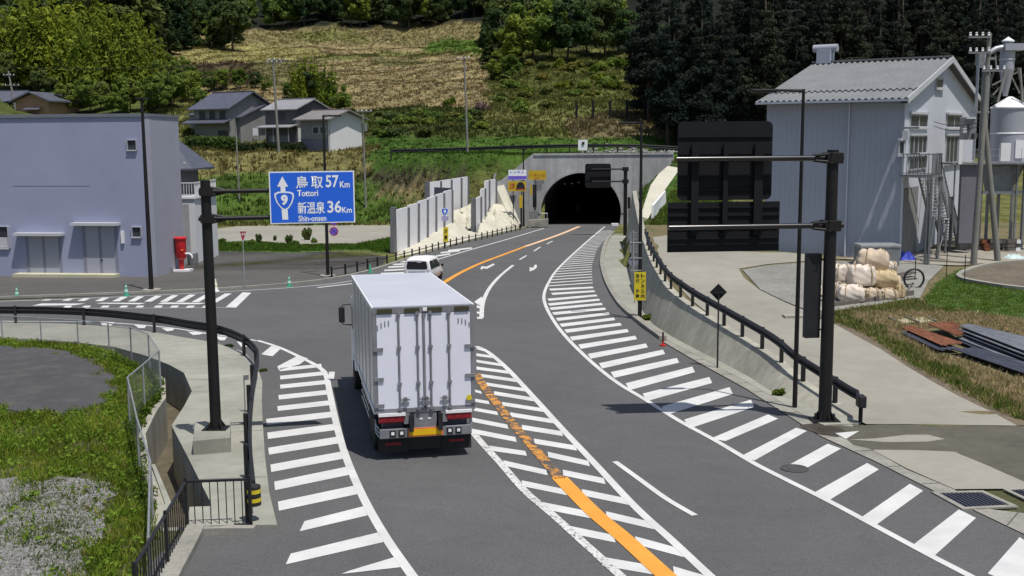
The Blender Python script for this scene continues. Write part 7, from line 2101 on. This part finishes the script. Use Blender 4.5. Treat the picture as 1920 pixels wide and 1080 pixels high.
# slope right of the field: bushes then trees
for i in range(60):
    u = random.uniform(912, 1235); v = random.uniform(118, 212)
    if u > 1050 and v > 180: v -= 45
    px_bush(random.choice((bush_olive,bush_mid,bush_olive,bush_br)), u, v, random.uniform(18,38), 'loose bush on the open slope above the tunnel', None, 'bushes on the slope above the tunnel', random.uniform(.7,1.1))
for i in range(34):
    u = random.uniform(690, 905); v = random.uniform(212, 256)
    px_bush(random.choice((bush_dk,bush_dk,bush_mid,bush_olive)), u, v, random.uniform(16,34), 'dark scrub bush below the terraced field', None, 'scrub bushes below the terraced field', random.uniform(.6,1))
px_bush([bush_proto(((.09,.08,.09),(.2,.17,.2)), name='lilac_bush')], 903, 208, 32, 'pale lilac flowering bush left of the slope')
for u, v, w, lb_ in ((1190,125,16,'bright little tree at the edge of the dark forest'),(1381,222,18,'bright green shrub alone in the dark forest edge'),(845,198,26,'mid green shrub left of the bank pole'),(985,178,30,'bright shrub low on the slope')):
    px_bush(bush_br, u, v, w, lb_, None, None, 1.2)
for u, v, h in ((940,110,90),(968,125,100),(1000,120,120),(1035,112,110),(1065,115,115),(1100,105,105),(1135,110,110),(1160,100,100),(1180,112,90),(925,80,90),(985,80,100),(1050,70,100),(1120,65,100),(1010,48,90),(1080,40,90),(950,50,85),(930,150,55),(960,150,50)):
    px_tree(broad_mid if random.random() < .55 else broad_dark, u, v, h, 'tree at the top of the open slope above the tunnel', 'tree', 'trees at the top of the slope')
for u, v, h in ((918,120,75),(915,90,80),(922,60,85)): px_tree(conif, u, v, h, 'dark conifer at the right edge of the terraced field', 'tree', 'conifers at the right edge of the field')
# cedar forest on the right hill, deep and dark
n = 0
for Y_ in (152, 159, 167, 176, 187):
    x = (.14 if Y_ < 165 else .122)*Y_
    while x < .52*Y_:
        xx = x+random.uniform(-.9,.9); yy = Y_+random.uniform(-2,2)
        place(random.choice(cedar), onT(xx, yy), random.uniform(.85,1.15), 'tall dark cedar in the %s row of the right hill forest' % {152:'front',159:'second',167:'third',176:'fourth',187:'rear'}[Y_], 'tree', 'cedars on the right hill')
        x += random.uniform(3.0,4.6)*(1+.1*(Y_ > 200)); n += 1
# ------------------------------------------------------------------ grass and tussocks as ground cover
def blades(name, pts, hts, cols, nb, wid, m, spread=.1):
    """tufts: nb bent blades each; pts (n,3), hts (n,), cols (n,3)"""
    pts = np.repeat(np.asarray(pts), nb, 0); h = np.repeat(np.asarray(hts), nb)*RNG.uniform(.5,1.1,len(pts)); c = np.repeat(np.asarray(cols), nb, 0)*RNG.uniform(.7,1.3,(len(pts),1))
    n = len(pts); a = RNG.uniform(0,2*np.pi,n); dx = np.stack([np.cos(a), np.sin(a), np.zeros(n)], 1)
    b_ = RNG.uniform(0,2*np.pi,n); dy = np.stack([np.cos(b_), np.sin(b_), np.zeros(n)], 1)
    p0 = pts + dy*RNG.uniform(0,spread,(n,1))
    w = wid*RNG.uniform(.6,1.3,(n,1)); tip = p0 + dy*(h*RNG.uniform(.2,.8,n))[:,None] + np.array([0,0,1])*h[:,None]
    mid_ = (p0+tip)/2 + np.array([0,0,1])*(h*.18)[:,None]
    V = np.stack([p0-dx*w, p0+dx*w, mid_+dx*w*.7, tip, mid_-dx*w*.7], 1).reshape(-1,3)
    me = bpy.data.meshes.new(name)
    me.vertices.add(5*n); me.vertices.foreach_set('co', V.ravel().astype(np.float32))
    me.loops.add(5*n); me.loops.foreach_set('vertex_index', np.arange(5*n, dtype=np.int32))
    me.polygons.add(n); me.polygons.foreach_set('loop_start', np.arange(0,5*n,5, dtype=np.int32))
    me.update(calc_edges=True)
    at_ = me.color_attributes.new('Col', 'FLOAT_COLOR', 'POINT')
    at_.data.foreach_set('color', np.repeat(np.concatenate([c, np.ones((n,1))],1), 5, 0).ravel().astype(np.float32))
    me.materials.append(m)
    return kind(link(name, me, None), 'stuff')
# hill tussocks
P_, H_, C_ = [], [], []
tries = 0
while len(P_) < 30000 and tries < 110000:
    tries += 1
    y = random.uniform(118, 334); x = random.uniform(-.34, .155)*y
    if y < 134 and x > -9 : continue
    z = T(x, y)
    if y < 136 and z < base(y)+.2: continue
    u, v = proj((x, y, z))
    if not (270 < u < 1290): continue
    if -1.6 < x < 19.8 and y < YP+1: continue
    if -40 < x < -22 and 150 < y < 168 and False: continue
    c = cover((x, y, z))
    if c == G_DARK: continue
    j = random.random()
    if c in (G_STRAW, G_YG, G_DRYG): hh = random.uniform(.2,.55)
    elif c in (G_GREEN,): hh = random.uniform(.12,.35)
    else: hh = random.uniform(.25,.8)
    k_ = .85+.9*random.random()*(.5+.5*math.sin(x*.9+y*.4)*math.sin(y*.8-x*.3))
    c2 = tuple(q*k_ for q in c)
    if c == G_STRAW and j < .16: c2 = (.05,.06,.022)
    if c == G_STRAW and j > .85: c2 = (.34,.27,.15)
    P_.append((x, y, z-.05)); H_.append(hh); C_.append(c2)
blades('hill_grass', P_, H_, C_, 6, .075, M['grass'], .4)
# field grass on the left
def scatter(poly_px, n, f, excl=(), jitterz=0.0):
    out = []
    us = [p[0] for p in poly_px]; P = [f(u, v) for u, v in poly_px]
    pl = [(p.x, p.y) for p in P]; ex_ = [[(q.x, q.y) for q in [f(u, v) for u, v in e]] for e in excl]
    x0, x1 = min(p[0] for p in pl), max(p[0] for p in pl); y0, y1 = min(p[1] for p in pl), max(p[1] for p in pl)
    t_ = 0
    while len(out) < n and t_ < n*12:
        t_ += 1; x, y = random.uniform(x0,x1), random.uniform(y0,y1)
        if inpoly(x, y, pl) and not any(inpoly(x, y, e) for e in ex_): out.append((x, y))
    return out
PATCH = [(-300,640),(0,648),(70,651),(130,659),(180,677),(212,700),(222,727),(208,748),(165,768),(110,778),(50,774),(0,766),(-300,770)]
FIELD = [(-120,632),(0,637),(78,642),(147,647),(205,660),(250,680),(282,705),(296,735),(262,772),(243,800),(262,880),(285,960),(296,1000),(270,1090),(240,1180),(-120,1180)]
sc_ = [(x, y) for x, y in scatter(FIELD, 22000, gp) if random.random() < .75+.5*math.sin(x*1.9+y*.7)*math.sin(y*1.6-x*.5)]
inP = lambda x, y, P: inpoly(x+.35*math.sin(y*3.1)+.2*math.sin(x*7+y*5), y+.35*math.sin(x*3.7)+.2*math.sin(x*6-y*4), P)
_pp = [(q.x,q.y) for q in [gp(u,v) for u,v in PATCH]]; _gg = [(q.x,q.y) for q in [gp(u,v) for u,v in GRAV]]
sc_ = [(x, y) for x, y in sc_ if not inP(x, y, _pp) and (not inP(x, y, _gg) or random.random() < .06)]
cols_ = []
for x, y in sc_:
    k_ = .7+.6*(.5+.5*math.sin(x*1.3+1)*math.sin(y*1.1+x*.4)); j = random.random()
    c = (.115,.20,.026) if j < .6 else ((.19,.27,.045) if j < .92 else (.24,.21,.09)); cols_.append(tuple(q*k_ for q in c))
blades('field_grass', [(x,y,base(y)-.04) for x,y in sc_], [random.uniform(.08,.24) for _ in sc_], cols_, 6, .011, M['grass'], .13)
# broad leaved weeds in the same field
cs = []; 
for x, y in scatter(FIELD, 420, gp, [PATCH]):
    if random.random() < .25 or not inpoly(x, y, [(q.x,q.y) for q in [gp(u,v) for u,v in GRAV]]): cs.append((x, y, base(y)+.05))
kind(link('field_weeds', leafmesh('field_weeds', cs, [(.28,.28,.12)]*len(cs), 9000, .05, (.09,.19,.02), (.20,.31,.05)), None), 'stuff')
# tufts in the gravel
sc_ = []
for k in range(26):
    u, v = random.choice(((random.uniform(0,190), random.uniform(905,1075)),)); p = gp(u, v)
    for j in range(random.randint(25,110)):
        sc_.append((p.x+random.gauss(0,.28), p.y+random.gauss(0,.35)))
blades('gravel_tufts', [(x,y,base(y)-.03) for x,y in sc_], [random.uniform(.05,.13) for _ in sc_], [(.11,.17,.03)]*len(sc_), 5, .009, M['grass'], .08)
# gravel stones
def stones(name, sc_, smin, smax, f, m):
    ico = bmesh.new(); bmesh.ops.create_icosphere(ico, subdivisions=1, radius=1.0); ico.verts.ensure_lookup_table()
    bv = np.array([v.co[:] for v in ico.verts]); bf = np.array([[v.index for v in q.verts] for q in ico.faces]); ico.free()
    n = len(sc_); s = RNG.uniform(smin, smax, n)
    P = np.array([(x, y, f(x, y)) for x, y in sc_])
    k = RNG.uniform(.6,1.35,(n,1,3))*np.array([1,1,.6]); V = (bv[None]*k*(1+RNG.uniform(-.25,.25,(n,len(bv),1))))*s[:,None,None] + P[:,None,:]
    Fx = bf[None] + (np.arange(n)*len(bv))[:,None,None]
    me = bpy.data.meshes.new(name); nv = n*len(bv); nf = n*len(bf)
    me.vertices.add(nv); me.vertices.foreach_set('co', V.reshape(-1,3).ravel().astype(np.float32))
    me.loops.add(nf*3); me.loops.foreach_set('vertex_index', Fx.reshape(-1).astype(np.int32))
    me.polygons.add(nf); me.polygons.foreach_set('loop_start', np.arange(0,nf*3,3,dtype=np.int32)); me.update(calc_edges=True)
    g_ = RNG.uniform(.6,1.3,n); c = np.repeat(np.stack([g_,g_,g_,np.ones(n)],1), len(bv), 0)
    a = me.color_attributes.new('Col','FLOAT_COLOR','POINT'); a.data.foreach_set('color', c.ravel().astype(np.float32))
    me.materials.append(m); return kind(link(name, me, None), 'stuff')
ms_, nt, bb = newmat('gravel_stone'); at_ = nd(nt, 'ShaderNodeAttribute', attribute_name='Col')
nt.links.new(mix(nt, (.19,.187,.18), at_.outputs['Color'], 1.0, 'MULTIPLY'), bb.inputs['Base Color']); bb.inputs['Roughness'].default_value = .95
stones('gravel_stones', scatter([(u if u > -100 else -60, min(v, 1100)) for u, v in GRAV], 11000, gp), .022, .06, lambda x, y: base(y)-.012, ms_)
# right: grass bank, dry grass, yard
RG = [(1560,606),(1540,592),(1562,588),(1640,575),(1712,562),(1740,575),(1800,585),(1900,600),(1990,610),(2000,800),(1908,790),(1862,766),(1795,733),(1745,705),(1700,678),(1650,645),(1605,619)]
sc_ = scatter(RG, 9000, hu, [[(1684,622),(1710,617),(1740,616),(1790,612),(1990,655),(1990,715),(1900,712),(1780,672),(1755,668)]]); P_, H_, C_ = [], [], []
for x, y in sc_:
    z = U(y); u, v = proj((x,y,z)); j = random.random()
    edge = v > 576 + (u-1560)*.54 + 10*math.sin(x*2.3)*math.sin(y*1.9)                   # near the driveway: green
    c = ((.11,.19,.03) if j < .6 else (.38,.33,.17)) if edge or v < 588 else ((.52,.44,.28) if j < .8 else (.17,.21,.06))
    P_.append((x,y,z-.03)); H_.append(random.uniform(.12,.32) if edge else random.uniform(.10,.28)); C_.append(c)
blades('yard_tufts', P_, H_, C_, 6, .014, M['grass'], .16)
sc_ = scatter([(1735,560),(1760,530),(1800,508),(1880,494),(1990,487),(2000,590),(1900,598),(1800,583),(1742,573)], 4500, hu, [[(q0_,q1_) for q0_,q1_ in [(1797,521),(1812,512),(1850,501),(1900,495),(1960,493),(2020,500),(2020,560),(1950,549),(1880,541),(1810,529)]]])
blades('yard_lawn', [(x,y,U(y)) for x,y in sc_], [random.uniform(.06,.16) for _ in sc_], [(.12,.22,.03) if random.random()<.8 else (.12,.12,.04) for _ in sc_], 6, .014, M['grass'], .14)
# grass bank beside the tunnel right wing
P_, H_, C_ = [], [], []
while len(P_) < 3500:
    y = random.uniform(78, 133); x = wallX(y)+random.uniform(1.3, 9); z = T(x, y)
    if inpoly(*proj((x,y,z)), [(1240,300),(1290,312),(1272,345),(1254,368),(1236,392),(1216,420),(1190,412),(1215,345)]): continue
    P_.append((x,y,z-.04)); H_.append(random.uniform(.15,.4)); C_.append((.09,.17,.026) if random.random() < .75 else (.12,.12,.045))
blades('bank_grass', P_, H_, C_, 6, .035, M['grass'], .3)
# grass strip by the pale lot
sc_ = scatter([(395,471),(400,458),(470,454),(560,460),(664,459),(735,446),(743,450),(742,470),(716,475),(690,469),(640,469),(560,473)], 2600, gp)
blades('strip_grass', [(x,y,base(y)) for x,y in sc_], [random.uniform(.1,.3) for _ in sc_], [(.08,.165,.022) if random.random()<.8 else (.1,.12,.03) for _ in sc_], 6, .03, M['grass'], .25)
# weeds growing from joints
def weed(u, v, r_, label, f='G', n=260):
    p = gp(u, v) if f == 'G' else hu(u, v); z = base(p.y) if f == 'G' else U(p.y)
    o = link('weed', leafmesh('weed', [(0,0,r_*.4),(r_*.4,.1,r_*.3),(-r_*.4,0,r_*.3)], [(r_*.6,r_*.5,r_*.45)]*3, n, r_*.22, (.04,.08,.01), (.09,.14,.02)), None)
    o.location = (p.x, p.y, z); tag(o, label, 'weed')
weed(1464, 742, .28, 'green weed clump at the foot of the retaining wall')
weed(1216, 601, .35, 'small weeds at the foot of the yellow notice post'); weed(493, 697, .14, 'tiny weed at the edge of the left footway'); weed(428, 652, .18, 'low weed on the kerb behind the blue sign pole')
# leafy weeds along the field side lip of the drain
cs = []
for i in range(len(rimL)-2):
    for k in range(14):
        q = rimL[i].lerp(rimL[i+1], random.random()); c_ = (rimL[i]-rimR[i]).normalized()*random.uniform(.22,.55); cs.append((q.x+c_.x, q.y+c_.y, base(q.y)+.12))
kind(link('drain_weeds', leafmesh('drain_weeds', cs, [(.16,.16,.14)]*len(cs), 4200, .045, (.04,.09,.01), (.10,.16,.025)), None), 'stuff')
# rubble between the upper rail posts
stones('slope_rubble', [(random.uniform(9, 21.5), random.uniform(141, 152)) for _ in range(420)], .12, .45, lambda x, y: T(x, y), ms_)

# ------------------------------------------------------------------ tell alike trees and bushes apart by their order from the left
ONES = ['','first','second','third','fourth','fifth','sixth','seventh','eighth','ninth','tenth','eleventh','twelfth','thirteenth','fourteenth','fifteenth','sixteenth','seventeenth','eighteenth','nineteenth']
TENS = {2:('twentieth','twenty'),3:('thirtieth','thirty'),4:('fortieth','forty'),5:('fiftieth','fifty'),6:('sixtieth','sixty'),7:('seventieth','seventy')}
def ordinal(k):
    if k < 20: return ONES[k]
    a, b_ = divmod(k, 10)
    return TENS[a][0] if b_ == 0 else TENS[a][1]+'-'+ONES[b_]
bpy.context.view_layer.update()
same = {}
for o in scene.objects:
    if o.parent is None and 'label' in o.keys(): same.setdefault(o['label'], []).append(o)
for lab, os_ in same.items():
    if len(os_) < 2: continue
    os_.sort(key=lambda o: proj(o.location)[0])
    for k, o in enumerate(os_):
        w_ = 'leftmost ' if k == 0 else ('rightmost ' if k == len(os_)-1 else '')
        o['label'] = (w_+lab) if w_ else lab+', '+ordinal(k+1)+' from the left'
